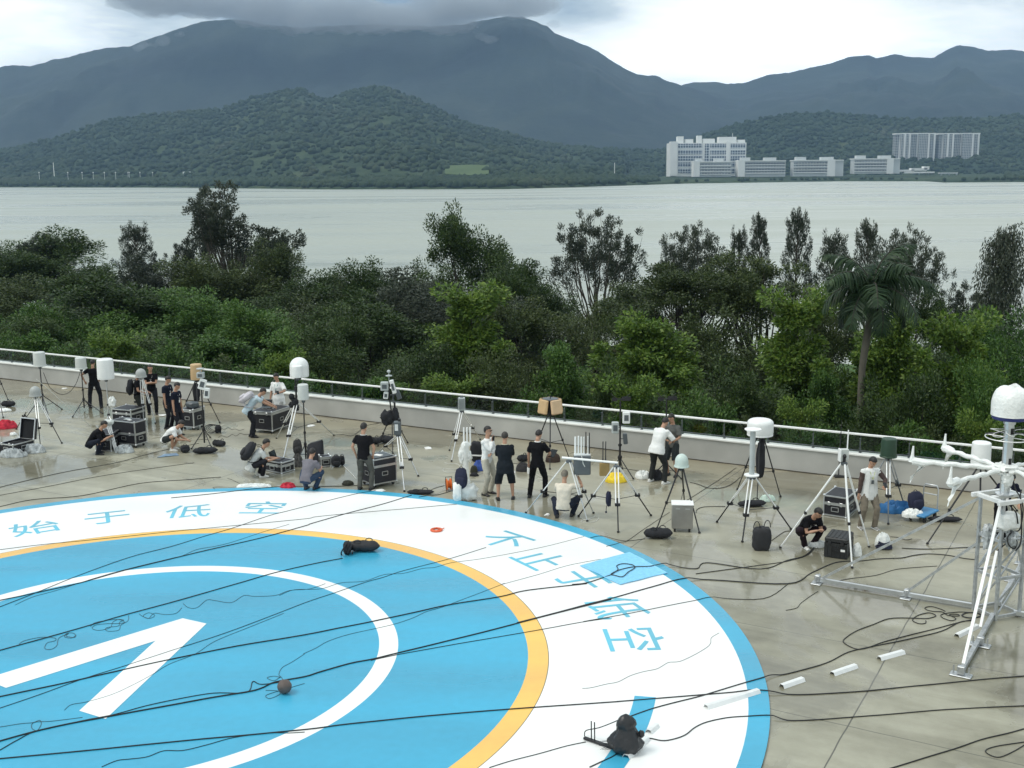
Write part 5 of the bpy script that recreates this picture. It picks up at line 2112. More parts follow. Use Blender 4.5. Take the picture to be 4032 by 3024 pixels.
def gear_right():
    t, a = tripod('large silver tripod with a thick white column', ('F', 795, 850), (('F', 378, 1405), ('F', 1272, 1492), ('F', 685, 1645)), 'mixed', wide=1.25, head=.10)
    zt = Hgt('F', 810, 272, a)
    b = MB()
    b.use(LGREY).tube([(0, 0, .05), (0, 0, zt - a.z - .02)], .062, 18)
    b.use(RAILM).lathe([(.06, .02), (.17, .025), (.17, .05), (.06, .06)], (0, 0, 0), 24)
    b.lathe([(.05, zt - a.z - .05), (.19, zt - a.z - .02), (.19, zt - a.z + .0), (.03, zt - a.z + .03), (0, zt - a.z + .03)], (0, 0, 0), 24)
    tag(b.build('column_antenna', None, loc=a, smooth=True), 'thick light grey column with a small white disc on top', 'antenna')
    t, a = tripod('tall black tripod under the flat white radome', ('F', 885, 345), (('F', 1146, 1097), ('F', 625, 1010), ('F', 860, 1190)), 'black', head=.10)
    radome('large flat white drum radome in front of the rail', a, rad_px(718, 1035, 'F', a), hgt_px(130, 325, 'F', a), WHITE, 'drum', flange=False)
    b = MB()
    superblob(b, (0, 0, 0), (.22, .13, .95), 3, jit=.25, seed=12)
    tag(b.build('hanging_bag', NYLON, loc=a + Vector((.02, -.06, -.62)), smooth=True), 'long black pouch hanging under the flat white radome', 'bag')
    t, a = tripod('white legged tripod standing over the flight case', ('K', 805, 372), (('K', 70, 1408), ('K', 938, 1652), ('K', 1142, 1398)), 'white', center=('K', 790, 1485), wide=1.2, brace=False)
    w = rad_px(735, 865, 'K', a) * 2
    b = MB()
    b.use(OFFWHITE).box((0, .05, .16), (w * .85, .10, .26), ch=.015)
    b.use(RAILM).box((-w * .42, .02, .16), (.035, .16, .28), ch=.01)
    b.use(BLACK).tube([(0, 0, 0), (0, 0, .10)], .03, 10)
    b.ell((0, -.02, .14), (.04, .05, .05), nu=10, nv=8)
    b.use(RAILM).tube([(w * .30, .05, .28), (w * .33, .05, .70)], .014, 8)
    tag(b.build('panel_receiver', None, loc=a), 'white panel receiver with a short white aerial on the white legged tripod', 'device')
    b = MB()
    p = G('F', 1850, 850)
    zt = Hgt('F', 1862, 165, p)
    b.tube([(0, 0, 0), (0, 0, zt * .55), (.02, 0, zt)], [.02, .016, .008], 8)
    b.box((0, 0, .03), (.3, .3, .05), ch=.015)
    tag(b.build('whip_antenna', BLACK, loc=p), 'tall thin black whip antenna near the parapet', 'antenna')
    t, a = tripod('silver tripod under the dark green radome', ('K', 1350, 300), (('K', 1375, 1122), ('K', 1565, 885), ('K', 1000, 930)), 'grey', center=('K', 1340, 975), wide=1.2)
    radome('dark green bucket shaped radome behind the man in a white vest', a, rad_px(1252, 1438, 'K', a), hgt_px(22, 240, 'K', a), GREEN, ring=GREEN)
    t, a = tripod('black tripod under the white cylinder beside the wrapped mast', ('M', 765, 735), (('M', 340, 1442), ('M', 800, 1375), ('M', 1130, 1150)), 'black', brace=False, wide=1.2)
    radome('white cylinder radome on a black tripod beside the wrapped mast', a, rad_px(685, 852, 'M', a), hgt_px(465, 660, 'M', a), WHITE, flange=False)


gear_left()
gear_middle()
gear_right()


# ---------------------------------------------------------------- the wrapped mast at the right
def wrapped_mast():
    fl = G('O', 1110, 1050)
    fr = G('O', 1330, 1010)
    ex = (fr - fl).normalized()
    ey = Vector((-ex.y, ex.x, 0))
    s = (fr - fl).length
    c = fl + ex * s / 2 + ey * s / 2
    yaw = math.atan2(ex.y, ex.x)
    t = thing('antenna_mast', 'tall lattice mast with a white wrapped dome, wrapped arms and outrigger legs', 'mast', c, yaw)
    inv = Matrix.Rotation(-yaw, 3, 'Z')

    def Lc(p):
        return inv @ (Vector(p) - c)
    zf = Hgt('M', 960, 1090, fl)               # top frame
    h = s / 2
    b = MB()
    for sx in (-1, 1):
        for sy in (-1, 1):
            b.box((sx * h, sy * h, zf / 2), (.05, .05, zf))
    for z in (.06, zf * .36, zf * .68):
        for q in (-1, 1):
            b.box((0, q * h, z), (s - .05, .04, .05))
            b.box((q * h, 0, z), (.04, s - .05, .05))
    for z0, z1 in ((.06, zf * .36), (zf * .36, zf * .68)):
        for q in (-1, 1):
            b.bar((-h, q * h, z0), (h, q * h, z1), .03, .02)
            b.bar((q * h, h, z0), (q * h, -h, z1), .02, .03)
    b.build('lattice_frame', STEEL, t)
    b = MB()
    for q in (-1, 1):
        b.box((0, q * (h + .05), zf + .04), (s + .34, .07, .08), ch=.006)
        b.box((q * (h + .05), 0, zf + .042), (.07, s + .03, .076), ch=.006)
    b.box((0, 0, zf + .05), (s, .12, .05))
    b.build('top_frame', ALUW, t)
    cc = Vector((c.x, c.y, 0))
    zd = Hgt('M', 1060, 335, cc)
    b = MB()
    r = .088
    b.lathe([(.17, zf + .085), (.17, zf + .11), (r, zf + .12), (r, zd - .10), (r * 1.25, zd - .09), (r * 1.25, zd)], (0, 0, 0), 10)
    b.build('mast_tube', ALU, t)
    for k, z in enumerate((zf + .32, zd - .78, zd - .22)):
        b = MB()
        b.box((-.012, -r - .001, z), (.055, .02, .11))
        b.build('port', RUBBER, t)
    b = MB()
    b.lathe([(.30, zd), (.32, zd + .03), (.32, zd + .09), (.28, zd + .10)], (0, 0, 0), 26)
    b.build('blue_collar', mat('blue_plastic', (.02, .03, .16), .4), t, smooth=True)
    R_ = .335
    hd = hgt_px(75, 330, 'M', cc + Vector((0, 0, 3)))
    b = MB()
    rings = []
    for i in range(15):
        f = i / 14
        rr = R_ * (1.0 if f < .45 else math.cos((f - .45) / .55 * 1.42) ** .62)
        zz = zd + .07 + hd * (f if f < .5 else .5 + .5 * math.sin((f - .5) / .5 * math.pi / 2))
        rings.append([Vector((rr * (1 + .035 * noise.noise(Vector((math.cos(w) * 3, math.sin(w) * 3, f * 4)))) * math.cos(w), rr * (1 + .035 * noise.noise(Vector((math.cos(w) * 3, math.sin(w) * 3, f * 4 + 9)))) * math.sin(w),
                               zz + (.05 * math.cos(w) * math.sin(3 * w) if f > .8 else 0))) for w in [2 * math.pi * k / 32 for k in range(32)]])
    b.loft(rings)
    b.build('wrapped_dome', PLAST, t, smooth=True)
    # ring of coax loops under the dome
    zr = Hgt('L', 830, 1230, cc)
    b = MB()
    b.tube([(.40 * math.cos(w), .40 * math.sin(w), zr) for w in [2 * math.pi * k / 40 for k in range(41)]], .010, 6)
    for k in range(4):
        w = math.pi / 2 * k + .4
        b.tube([(.09 * math.cos(w), .09 * math.sin(w), zr), (.40 * math.cos(w), .40 * math.sin(w), zr)], .008, 6)
    b.build('antenna_ring', ALUW, t)
    for k in range(8):
        w = math.pi / 4 * k + .1
        d = Vector((math.cos(w), math.sin(w), 0))
        n = Vector((-d.y, d.x, 0))
        b = MB()
        b.tube([d * (.10 + .15 * (1 - math.cos(a))) + n * .07 * math.sin(a) + Vector((0, 0, zr + .10 + .05 * math.sin(a * .5 + k))) for a in [2 * math.pi * i / 14 for i in range(15)]], .0075, 5)
        b.build('coax_loop', CABLEW if k % 3 else CABLE, t, smooth=True)
    # hub and wrapped arms
    zh = Hgt('M', 1010, 775, cc)
    b = MB()
    superblob(b, (0, 0, zh), (.46, .44, .22), 2.2, jit=.4, seed=8)
    superblob(b, (-.08, -.12, zh - .16), (.20, .16, .30), 2.2, jit=.5, seed=6)
    b.build('wrapped_hub', PLAST, t, smooth=True)
    ends = [Lc(G('M', 205, 712, zh)), Lc(G('M', 490, 598, zh)), Lc(G('M', 540, 905, zh))]
    ends += [-ends[2] * 1.0, -ends[1] * .95, -ends[0] * .9]
    for i, e in enumerate(ends):
        e = Vector((e.x, e.y, zh))
        o = Vector((0, 0, zh))
        d = (e - o).normalized()
        arm = MB()
        k = 16
        pts = [o.lerp(e, .06 + .94 * j / k) + Vector((0, 0, .012 * math.sin(j * 1.7 + i))) for j in range(k + 1)]
        arm.tube(pts, [.045 + .018 * noise.noise(Vector((j * .9, i * 3.1, 0))) + (.03 if j > k - 3 else 0) for j in range(k + 1)], 9)
        ao = arm.build('wrapped_arm', PLAST, t, smooth=True)
        b = MB()
        b.tube([e, e + Vector((0, 0, .12)), e + Vector((.01, 0, .30))], [.07, .03, .016], 8)
        b.build('wrapped_spike', PLAST, ao, smooth=True)
        b = MB()
        sd = Vector((-d.y, d.x, 0))
        rows = []
        for j in range(8):
            f = j / 7
            rows.append([e - d * (.16 * (1 - f) - .02) + sd * (.05 * (1 - f * .6) * math.sin(q * 1.9 + f * 3 + i)) - d * q * .05 * (1 - f) + Vector((0, 0, -.03 - .40 * f * (1 - .12 * q))) for q in range(4)])
        vs = [p for rw in rows for p in rw] + [p + sd * .006 for rw in rows for p in rw]
        n_ = len(rows) * 4
        fs = []
        for j in range(7):
            for q in range(3):
                a_ = j * 4 + q
                fs += [(a_, a_ + 1, a_ + 5, a_ + 4), (n_ + a_, n_ + a_ + 4, n_ + a_ + 5, n_ + a_ + 1)]
        b.add(vs, fs)
        b.build('hanging_film', PLAST, ao, smooth=True)
    # outriggers
    footL, midL = G('N', 225, 275), G('N', 890, 385)
    footF, midF = G('N', 1297, 968), G('N', 1440, 745)
    dL, dF = (footL - c), (footF - c)

    def outrigger(foot, mid, nm):
        f, m_ = Lc(foot), Lc(mid)
        d = Vector((f.x, f.y, 0)).normalized()
        a = d * h * 1.1
        b = MB()
        b.bar((a.x, a.y, .075), (f.x, f.y, .075), .075, .075)
        ob = b.build('outrigger', ALU if nm else STEEL, t)
        for p in (f, m_):
            b = MB()
            M_ = Matrix.Rotation(math.atan2(d.y, d.x), 3, 'Z')
            b.box((p.x, p.y, .014), (.20, .34, .02), M_, ch=.008)
            b.box((p.x, p.y, .10), (.10, .12, .14), M_, ch=.01)
            for k in (-1, 1):
                b.tube([Vector((p.x, p.y, .02)) + M_ @ Vector((0, k * .12, 0)), Vector((p.x, p.y, .16)) + M_ @ Vector((0, k * .12, 0))], .012, 8)
            b.build('foot_plate', STEEL, ob)
        return f, m_, d
    f, m_, d = outrigger(footL, midL, 1)
    topL = Lc(Vector((0, 0, 0)) + At('M', 806, 1030, c.y + .15))
    b = MB()
    b.bar((f.x * .97, f.y * .97, .12), (d * h * 1.5 + Vector((0, 0, topL.z - .02))), .045)
    b.build('brace', STEEL, t)
    b = MB()
    b.bar((m_.x, m_.y, .12), (d * h * 1.2 + Vector((0, 0, zf * .62))), .045)
    b.build('brace', STEEL, t)
    f, m_, d = outrigger(footF, midF, 0)
    b = MB()
    b.bar((f.x * .95, f.y * .95, .14), (d * h * 1.35 + Vector((0, 0, zf - .02))), .05)
    b.build('brace', RAILM, t)
    q = Lc(G('N', 1440, 660))
    b = MB()
    b.bar((q.x, q.y, .14), (d * h * 1.45 + Vector((0, 0, zf * .60))), .045)
    b.build('brace', RAILM, t)
    outrigger(c - dF, c - dF * .62, 0)
    b = MB()
    q = Lc(c - dF * .9)
    b.bar((q.x, q.y, .14), (-Lc(footF).normalized() * h * 1.35 + Vector((0, 0, zf - .1))), .045)
    b.build('brace', STEEL, t)
    outrigger(c - dL, c - dL * .6, 1)
    b = MB()
    q = Lc(c - dL * .95)
    b.bar((q.x, q.y, .12), (-Lc(footL).normalized() * h * 1.5 + Vector((0, 0, zf))), .045)
    b.build('brace', STEEL, t)
    # things carried in the frame
    b = MB()
    superblob(b, (0, 0, 0), (.40, .26, .32), 5, jit=.12, seed=4)
    p = At('M', 1050, 1235, c.y - .30)
    tag(b.build('wrapped_box', PLAST, loc=p, rz=yaw, smooth=True), 'white plastic wrapped box fixed to the front of the lattice mast', 'wrapped equipment')
    for k, (x, y, sx, sz, dy, lab) in enumerate(((880, 1370, .22, .42, -.02, 'clear plastic wrapped instrument on the left side of the lattice mast'), (1085, 1400, .20, .34, -.34, 'film wrapped cable junction low on the front of the lattice mast'))):
        b = MB()
        superblob(b, (0, 0, 0), (sx, sx, sz), 2.3, jit=.6, seed=k + 20)
        tag(b.build('wrapped_box', mat('clear_film_grey', (.42, .45, .46), .2, var=.5, scale=9, bump=1.0, bscale=14), loc=At('M', x, y, c.y + dy), smooth=True), lab, 'wrapped equipment')
    for k, (pts, lab) in enumerate((
            ([('M', 1095, 870, -.15), ('M', 1120, 960, -.2), ('M', 1160, 1030, -.3), ('M', 1185, 1140, -.3), ('M', 1160, 1300, -.32), ('M', 1120, 1330, -.36)], 'black cable looping down the right side of the mast tube'),
            ([('M', 1170, 960, -.1), ('M', 1160, 1040, -.2), ('M', 1172, 1200, -.3), ('M', 1165, 1420, -.3), ('M', 1120, 1500, -.35)], 'black cable hanging behind the wrapped box of the mast'),
            ([('M', 1060, 1090, -.3), ('M', 1095, 1130, -.38), ('M', 1125, 1170, -.40), ('M', 1140, 1260, -.40)], 'short black cable over the wrapped box of the mast'),
            ([('M', 1090, 1330, -.4), ('M', 1050, 1380, -.42), ('M', 1060, 1450, -.42), ('M', 1110, 1480, -.42), ('M', 1130, 1420, -.42), ('M', 1100, 1370, -.42)], 'coiled black cable below the wrapped box of the mast'),
            ([('M', 930, 1530, -.3), ('M', 980, 1480, -.36), ('M', 1030, 1440, -.4)], 'black cable between lattice leg and coil'))):
        b = MB()
        P_ = [At(z, x, y, c.y + dy) for z, x, y, dy in pts]
        sm = smooth_path(P_, 5)
        o = P_[0]
        b.tube([p - o for p in sm], .013, 7)
        tag(b.build('cable', CABLE, loc=o, smooth=True), lab, 'cable', 'cables on the wrapped mast')


def smooth_path(P_, k=6):
    out = []
    n = len(P_)
    for i in range(n - 1):
        a, b_, c_, d_ = P_[max(0, i - 1)], P_[i], P_[i + 1], P_[min(n - 1, i + 2)]
        for j in range(k):
            t = j / k
            out.append(.5 * ((2 * b_) + (c_ - a) * t + (2 * a - 5 * b_ + 4 * c_ - d_) * t * t + (3 * b_ - a - 3 * c_ + d_) * t ** 3))
    out.append(P_[-1].copy())
    return out


wrapped_mast()
# ---------------------------------------------------------------- cases, bags and the things lying about
def on_pad(p):
    return (Vector((p.x, p.y, 0)) - PC).length < PR[0]


def gz(p, pad=.036, deck=.002):
    return Vector((p.x, p.y, pad if on_pad(p) else deck))


def yaw_of(k, x0, y0, x1, y1):
    d = G(k, x1, y1) - G(k, x0, y0)
    return math.atan2(d.y, d.x)


def cases():
    flight_case('open black flight case with its lid standing up at the left', ('Z', 430, 1400), ('Z', 40, 1330), ('Z', 1030, 1215), ('Z', 430, 1035), 0.02, False, True)
    flight_case('rear black flight case with silver edges behind the tall one', ('A', 1640, 1085), ('A', 1425, 1060), ('A', 1795, 1030), ('A', 1640, 868), .3)
    t, c, a, w, d, H = flight_case('tall black flight case with silver edges on casters beside the squatting man in black', ('A', 1692, 1345), ('A', 1450, 1300), ('A', 1782, 1300), ('A', 1690, 1022), .55)
    b = MB()
    b.use(LGREY).box((.04, .0, .012), (.18, .14, .02), ch=.004)
    b.use(PAPER).box((-.10, .05, .006), (.12, .09, .01))
    tag(b.build('papers', None, loc=Vector((c.x, c.y, H + .004)), rz=a), 'papers and a small grey unit on the tall flight case', 'papers')
    flight_case('low black case between the squatting man in black and the tall flight case', ('A', 1385, 1385), ('A', 1225, 1372), ('A', 1450, 1310), ('A', 1385, 1170), .3, False)
    t, c, a, w, d, H = flight_case('black flight case on a white dolly behind the two men in navy', ('B', 520, 1060), ('B', 385, 1040), ('B', 636, 1015), ('B', 515, 800), .12)
    b = MB()
    superblob(b, (0, 0, .10), (.40, .34, .20), 4, jit=.15, seed=5)
    tag(b.build('covered_unit', GREYM, loc=Vector((c.x, c.y, H)), rz=a, smooth=True), 'grey covered unit on the case behind the two men in navy', 'equipment')
    t, c, a, w, d, H = flight_case('large wide black flight case between the bending man and the man in a white shirt', ('B', 1495, 1105), ('B', 1278, 1070), ('B', 1682, 1015), ('B', 1490, 832), .12)
    p = Vector((c.x, c.y, H))
    b = MB()
    b.box((.05, .06, .006), (.40, .28, .012), ch=.003)
    b.use(SCREEN)
    M_ = Matrix.Rotation(rad(18), 3, 'X')
    tag(b.build('notebook', SCREEN, loc=p, rz=a + .1), 'dark flat notebook computer on the large wide flight case', 'laptop')
    tilted_laptop('grey laptop with its screen up on the large wide flight case', p + Vector((-.18, .10, 0)), a + math.pi + .35, GREYM)
    # the squatting men's corner
    t, c, a, w, d, H = flight_case('low black case with a laptop on it between the two squatting men', ('X', 200, 1290), ('X', -230, 1170), ('X', 470, 1180), ('X', 200, 985), .35, False, plain=False)
    tilted_laptop('black laptop with its screen up in front of the man with a black backpack', Vector((c.x, c.y, H)), yaw_of('X', 100, 700, 250, 760) + 2.2, BLACK)
    b = MB()
    b.use(PAPER).box((0, 0, .006), (.30, .10, .010))
    b.box((.1, .12, .012), (.24, .16, .010), Matrix.Rotation(.5, 3, 'Z'))
    b.use(mat('pale_green_card', (.45, .62, .40), .7)).box((-.05, -.14, .008), (.22, .10, .012))
    tag(b.build('papers', None, loc=Vector((c.x - .25, c.y - .05, H + .002)), rz=.4), 'white papers lying beside the black laptop', 'papers')
    flight_case('small square black case with silver edges right of the black hood', ('X', 1282, 1112), ('X', 1215, 1050), ('X', 1545, 1090), ('X', 1280, 830), .16, False)
    t, c, a, w, d, H = flight_case('black flight case with a grey top on casters beside the man in grey trousers', ('C', 862, 1470), ('C', 735, 1400), ('C', 1118, 1405), ('C', 860, 1110), .30)
    b = MB()
    b.use(GREYM).box((0, 0, .01), (w * .8, d * .8, .018), ch=.004)
    b.use(PAPER).box((-.05, .02, .026), (.22, .15, .012), Matrix.Rotation(.4, 3, 'Z'))
    tag(b.build('work_mat', None, loc=Vector((c.x, c.y, H + .002)), rz=a), 'grey mat with papers on the case beside the man in grey trousers', 'mat')
    flight_case('big black moulded plastic case with ribbed lid in front of the squatting man', ('K', 875, 1555), ('K', 590, 1515), ('K', 958, 1445), ('K', 882, 1312), .25, False, plain=True, body=mat('black_moulded_plastic', (.016, .017, .018), .5, var=.15), name='moulded_case')
    p = G('K', 875, 1555)
    l = G('K', 590, 1515)
    q = p.lerp(l, .2)
    b = MB()
    u = (l - p).normalized()
    b.box((0, 0, 0), (.09, .004, .05))
    tag(b.build('sticker', PAPER, loc=q + Vector((u.y, -u.x, 0)) * -.006 + Vector((0, 0, .20)) + Vector((0, -.014, 0)), rz=math.atan2(u.y, u.x)), 'small white sticker on the big black moulded case', 'sticker')
    flight_case('black flight case with silver edges under the white legged tripod', ('K', 862, 1050), ('K', 590, 1008), ('K', 992, 945), ('K', 858, 802), .40, False)


def tilted_laptop(label, p, rz, m):
    t = thing('laptop', label, 'laptop', p, rz)
    b = MB()
    b.box((0, 0, .010), (.34, .24, .018), ch=.004)
    b.build('keyboard', m, t)
    M_ = Matrix.Rotation(rad(-18), 3, 'X')
    b = MB()
    b.use(m).box(Vector((0, .12, .02)) + M_ @ Vector((0, .008, .115)), (.34, .012, .23), M_)
    b.use(SCREEN).box(Vector((0, .12, .02)) + M_ @ Vector((0, .0005, .115)), (.31, .004, .20), M_)
    b.build('screen', None, t)


def bags():
    L = lambda k, x, y: gz(G(k, x, y))
    duffel('small black bag at the foot of the tripod cut by the left edge', L('A', 105, 825), .05, .52, .13)
    crumple('red cloth bundle at the left edge of the deck', L('A', 55, 1090), (.78, .5, .26), RED, 'cloth_bundle', seed=3, jit=.7)
    crumple('white plastic bag beside the red cloth bundle', L('A', 50, 880), (.5, .34, .10), PLAST, 'plastic_bag', 'bag', seed=4, jit=.5)
    crumple('white lump behind the open black case', L('A', 165, 1180), (.22, .18, .10), PLAST, 'plastic_bag', 'bag', seed=7)
    crumple('clear plastic sheet bunched in front of the open black case', L('A', 160, 1450), (.75, .35, .24), mat('clear_film_grey', (.42, .45, .46), .2), 'plastic_sheet', 'plastic', seed=11, jit=.8)
    crumple('clear plastic sheet bunched at the right of the open black case', L('A', 430, 1395), (.7, .34, .26), mat('clear_film_grey', (.42, .45, .46), .2), 'plastic_sheet', 'plastic', seed=15, jit=.8)
    crumple('clear plastic bag before the tall flight case', L('A', 1545, 1395), (.6, .34, .22), mat('clear_film_grey', (.42, .45, .46), .2), 'plastic_sheet', 'plastic', seed=18, jit=.8)
    # folded tripod leaning on the tall flight case
    a, e = At('A', 1345, 1035, G('A', 1430, 1380).y + .25), G('A', 1445, 1380)
    b = MB()
    for i in (-1, 0, 1):
        b.use(ALUW).tube([a - e + Vector((i * .05, i * .02, 0)), Vector((i * .035, 0, .015))], .018, 8)
    b.use(OFFWHITE)
    superblob(b, a - e + Vector((0, 0, .03)), (.34, .24, .18), 2.6, jit=.2, seed=2)
    tag(b.build('folded_tripod', None, loc=e, smooth=True), 'folded silver tripod leaning by the tall flight case', 'tripod')
    sheet('small pale blue plastic sheet by the squatting man in white', GP(('B', 60, 1400), ('B', 330, 1372), ('B', 300, 1345), ('B', 150, 1358)), mat('pale_blue_film', (.20, .30, .42), .3, var=.3), 'plastic_sheet', 'plastic', z=.012, amp=.015, n=10)
    duffel('long black bag with straps lying by the instrument pole', L('B', 660, 1345), .18, .74, .12)
    backpack('black rucksack lying left of the long black bag', L('B', 410, 1330), .5, (.28, .20, .22))
    duffel('black bag lying behind the long one by the instrument pole', L('B', 830, 1255), -.35, .46, .12)
    b = MB()
    for i in range(4):
        b.tube([Vector((.26 * math.cos(w) + i * .06 - .1, .06 * i - .1 + .05 * math.sin(2 * w), .22 + .20 * math.sin(w) * (1 - .12 * i))) for w in [2 * math.pi * k / 22 for k in range(23)]], .014, 6)
    superblob(b, (.22, .0, .18), (.28, .26, .34), 2.4, jit=.4, seed=1)
    b.v = [(x * .72, y * .72, z * .72) for x, y, z in b.v]
    tag(b.build('cable_heap', NYLON, loc=L('B', 760, 1090), smooth=True), 'heap of black cable loops and pouch at the foot of the tan radome tripod', 'cable')
    # hood, rucksacks
    t = thing('black_hood', 'large black cloth hood standing behind the squatting man in grey', 'hood', gz(G('X', 1130, 1000)), .15)
    w = rad_px(860, 1340, 'X', G('X', 1130, 1000)) * 2
    b = MB()
    rings = []
    for i in range(9):
        f = i / 8
        hh = .66 * f
        rr = (w / 2) * (1 - .10 * f)
        rings.append([Vector((rr * (abs(math.cos(q)) ** .6) * math.copysign(1, math.cos(q)) * (1 if f < .6 else 1 - .15 * (f - .6)), .24 * (1 - .75 * f * f) * math.sin(q) + .10 * f, hh * (1 - .22 * (1 - math.cos(q)) / 2 * f) + .02)) for q in [2 * math.pi * k / 24 for k in range(24)]])
    b.loft(rings)
    b.build('cover', NYLON, t, smooth=True)
    b = MB()
    b.tube([(w * .47, .0, 0), (w * .44, .10, .64)], .012, 6).tube([(-w * .47, .0, 0), (-w * .42, .10, .50)], .012, 6)
    b.build('rod', BLACK, t)
    backpack('mottled dark rucksack standing under the large silver tripod', gz(G('X', 640, 760)), .3, (.27, .2, .46), mat('mottled_cloth', (.035, .034, .036), .9, var=.6, scale=18))
    crumple('grey and black pouch heap below the mottled rucksack', gz(G('X', 640, 1080)), (.32, .28, .36), mat('grey_mottled_cloth', (.07, .068, .066), .9, var=.7, scale=12), 'pouch_heap', 'bag', seed=21, jit=.5)
    backpack('black rucksack right of the small square case', gz(G('X', 1690, 1095)), .2, (.28, .2, .33))
    backpack('small black rucksack behind the white cable', gz(G('X', 1850, 1050)), .6, (.15, .14, .28))
    crumple('flat dark mesh bag on the concrete left of the man in grey trousers', L('C', 535, 1415), (.31, .24, .11), mat('dark_mesh', (.028, .030, .02), .9, var=.4), 'mesh_bag', 'bag', seed=5, jit=.3)
    duffel('long flat black tripod bag at the edge of the blue ring', L('C', 1440, 1535), -.02, .72, .10, flat=.6)
    duffel('black bag on the concrete behind the flight case with a grey top', L('C', 870, 910), .2, .46, .13)
    duffel('black bag under the weather mast tripod', L('C', 1015, 900), -.3, .52, .15)
    crumple('red cloth on the concrete left of the squatting man in grey', L('U', 65, 78), (.42, .32, .15), RED, 'cloth_bundle', seed=31, jit=.6)
    crumple('long white plastic film on the concrete behind the white ring', L('V', 1840, 72), (.95, .28, .10), PLAST, 'plastic_sheet', 'plastic', seed=8, jit=.9, fr=4)
    # the white covered unit, sack, reel
    p = G('J', 490, 1130)
    b = MB()
    zt = Hgt('J', 510, 310, p)
    prof = [(.13, 0), (.10, .15), (.08, zt * .45), (.09, zt * .62), (.12, zt * .75), (.11, zt * .86), (.13, zt * .93), (.08, zt), (0, zt + .01)]
    b.lathe(prof, n=26)
    b.v = [(x * (1 + .35 * noise.noise(Vector((x * 8, y * 8, z * 4)))), y * (1 + .35 * noise.noise(Vector((y * 8, x * 8, z * 4 + 5)))), z) for x, y, z in b.v]
    superblob(b, (-.11, -.02, zt * .66), (.16, .13, .42), 2.3, jit=.5, seed=3)
    superblob(b, (.10, -.03, zt * .64), (.15, .13, .30), 2.3, jit=.5, seed=9)
    t = thing('covered_aerial', 'white plastic covered aerial unit with three white rods left of the man in sunglasses', 'wrapped equipment', p)
    b.build('plastic_cover', PLAST, t, smooth=True)
    for i in (-1, 0, 1):
        b = MB()
        b.tube([(i * .085 + .05, 0, zt - .1), (i * .085 + .05, 0, zt + .40)], .022, 8)
        b.build('rod_antenna', RAILM, t, smooth=True)
    p = gz(G('J', 560, 1490))
    b = MB()
    superblob(b, (0, 0, .20), (.42, .36, .44), 3, jit=.28, seed=14)
    tag(b.build('white_sack', SACK, loc=p, smooth=True), 'white woven sack at the edge of the blue ring', 'sack')
    p2 = gz(G('J', 318, 1520))
    b = MB()
    superblob(b, (0, 0, .24), (.22, .26, .50), 4.5, jit=.14, seed=16)
    tag(b.build('white_sack', PLAST, loc=p2, smooth=True), 'narrow upright white sack left of the woven one', 'sack')
    zz = Hgt('J', 390, 1262, p2)
    backpack('black rucksack standing on top of the white sacks', Vector((p2.x + .10, p2.y + .02, zz)), -.12, (.32, .20, .52), NAVY, lean=-.10)
    t = thing('cable_reel', 'orange cable reel beside the white sacks', 'cable reel', gz(G('J', 140, 1300)), .25)
    t.scale = (.76, .76, .76)
    for x in (-.07, .07):
        b = MB()
        b.tube([(x - .012, 0, .22), (x + .012, 0, .22)], .20, 24)
        b.build('flange', ORANGE, t)
    b = MB()
    b.tube([(-.06, 0, .22), (.06, 0, .22)], .13, 20)
    b.build('wound_cable', mat('orange_cable', (.6, .12, .01), .6, bump=.6, bscale=60), t)
    b = MB()
    b.tube([(-.11, -.16, .0), (-.11, 0, .30), (-.11, 0, .48), (.11, 0, .48), (.11, 0, .30), (.11, -.16, .0)], .013, 7)
    b.build('stand', BLACK, t, smooth=True)
    p = gz(G('J', 705, 705))
    b = MB()
    b.use(NYLON)
    superblob(b, (0, 0, .29), (.34, .24, .58), 4, jit=.12, seed=2)
    b.use(PAPER).box((.02, -.127, .20), (.28, .012, .04), Matrix.Rotation(rad(3), 3, 'Y'))
    tag(b.build('upright_bag', None, loc=p, smooth=True), 'tall black bag with a white stripe behind the man in sunglasses', 'bag')
    crumple('round dark mesh ball bag before the blue bag', gz(G('J', 655, 935)), (.21, .21, .20), mat('dark_mesh', (.028, .030, .02), .9), 'ball_bag', 'bag', seed=2, jit=.1)
    crumple('blue cloth bag behind the man in sunglasses', gz(G('J', 765, 890)), (.34, .28, .28), BLUEB, 'blue_bag', 'bag', seed=6, jit=.4)
    crumple('black shoe like pouch on the concrete by the covered aerial', gz(G('J', 660, 1010)), (.24, .12, .10), NYLON, 'pouch', 'bag', seed=4, jit=.3)
    duffel('black bag with white tags behind the man holding a tablet', L('D', 1110, 910), .3, .40, .12)
    crumple('dark grey rucksack lying left of the man holding a tablet', L('D', 1100, 1025), (.38, .3, .24), mat('dark_grey_cloth', (.035, .034, .036), .9, var=.4), 'rucksack', 'bag', seed=9, jit=.3)
    crumple('dark brown bag at the foot of the tan panel tripod', L('D', 1465, 915), (.42, .3, .26), mat('dark_brown_cloth', (.045, .028, .022), .9, var=.4), 'rucksack', 'bag', seed=12, jit=.3)
    b = MB()
    b.lathe([(.04, 0), (.042, .16), (.03, .20), (.016, .22), (.016, .25), (0, .25)], n=14)
    tag(b.build('water_bottle', WHITE, loc=L('D', 1172, 1060), smooth=True), 'white bottle standing by the dark grey rucksack', 'bottle')
    crumple('bright yellow plastic sheet heaped under the right silver tripod', L('E', 690, 1035), (.56, .40, .24), YELLOW, 'plastic_sheet', 'plastic', seed=5, jit=.5)
    crumple('white plastic at the feet of the bending man in white', L('E', 1020, 990), (.42, .3, .2), PLAST, 'plastic_bag', 'bag', seed=6, jit=.6)
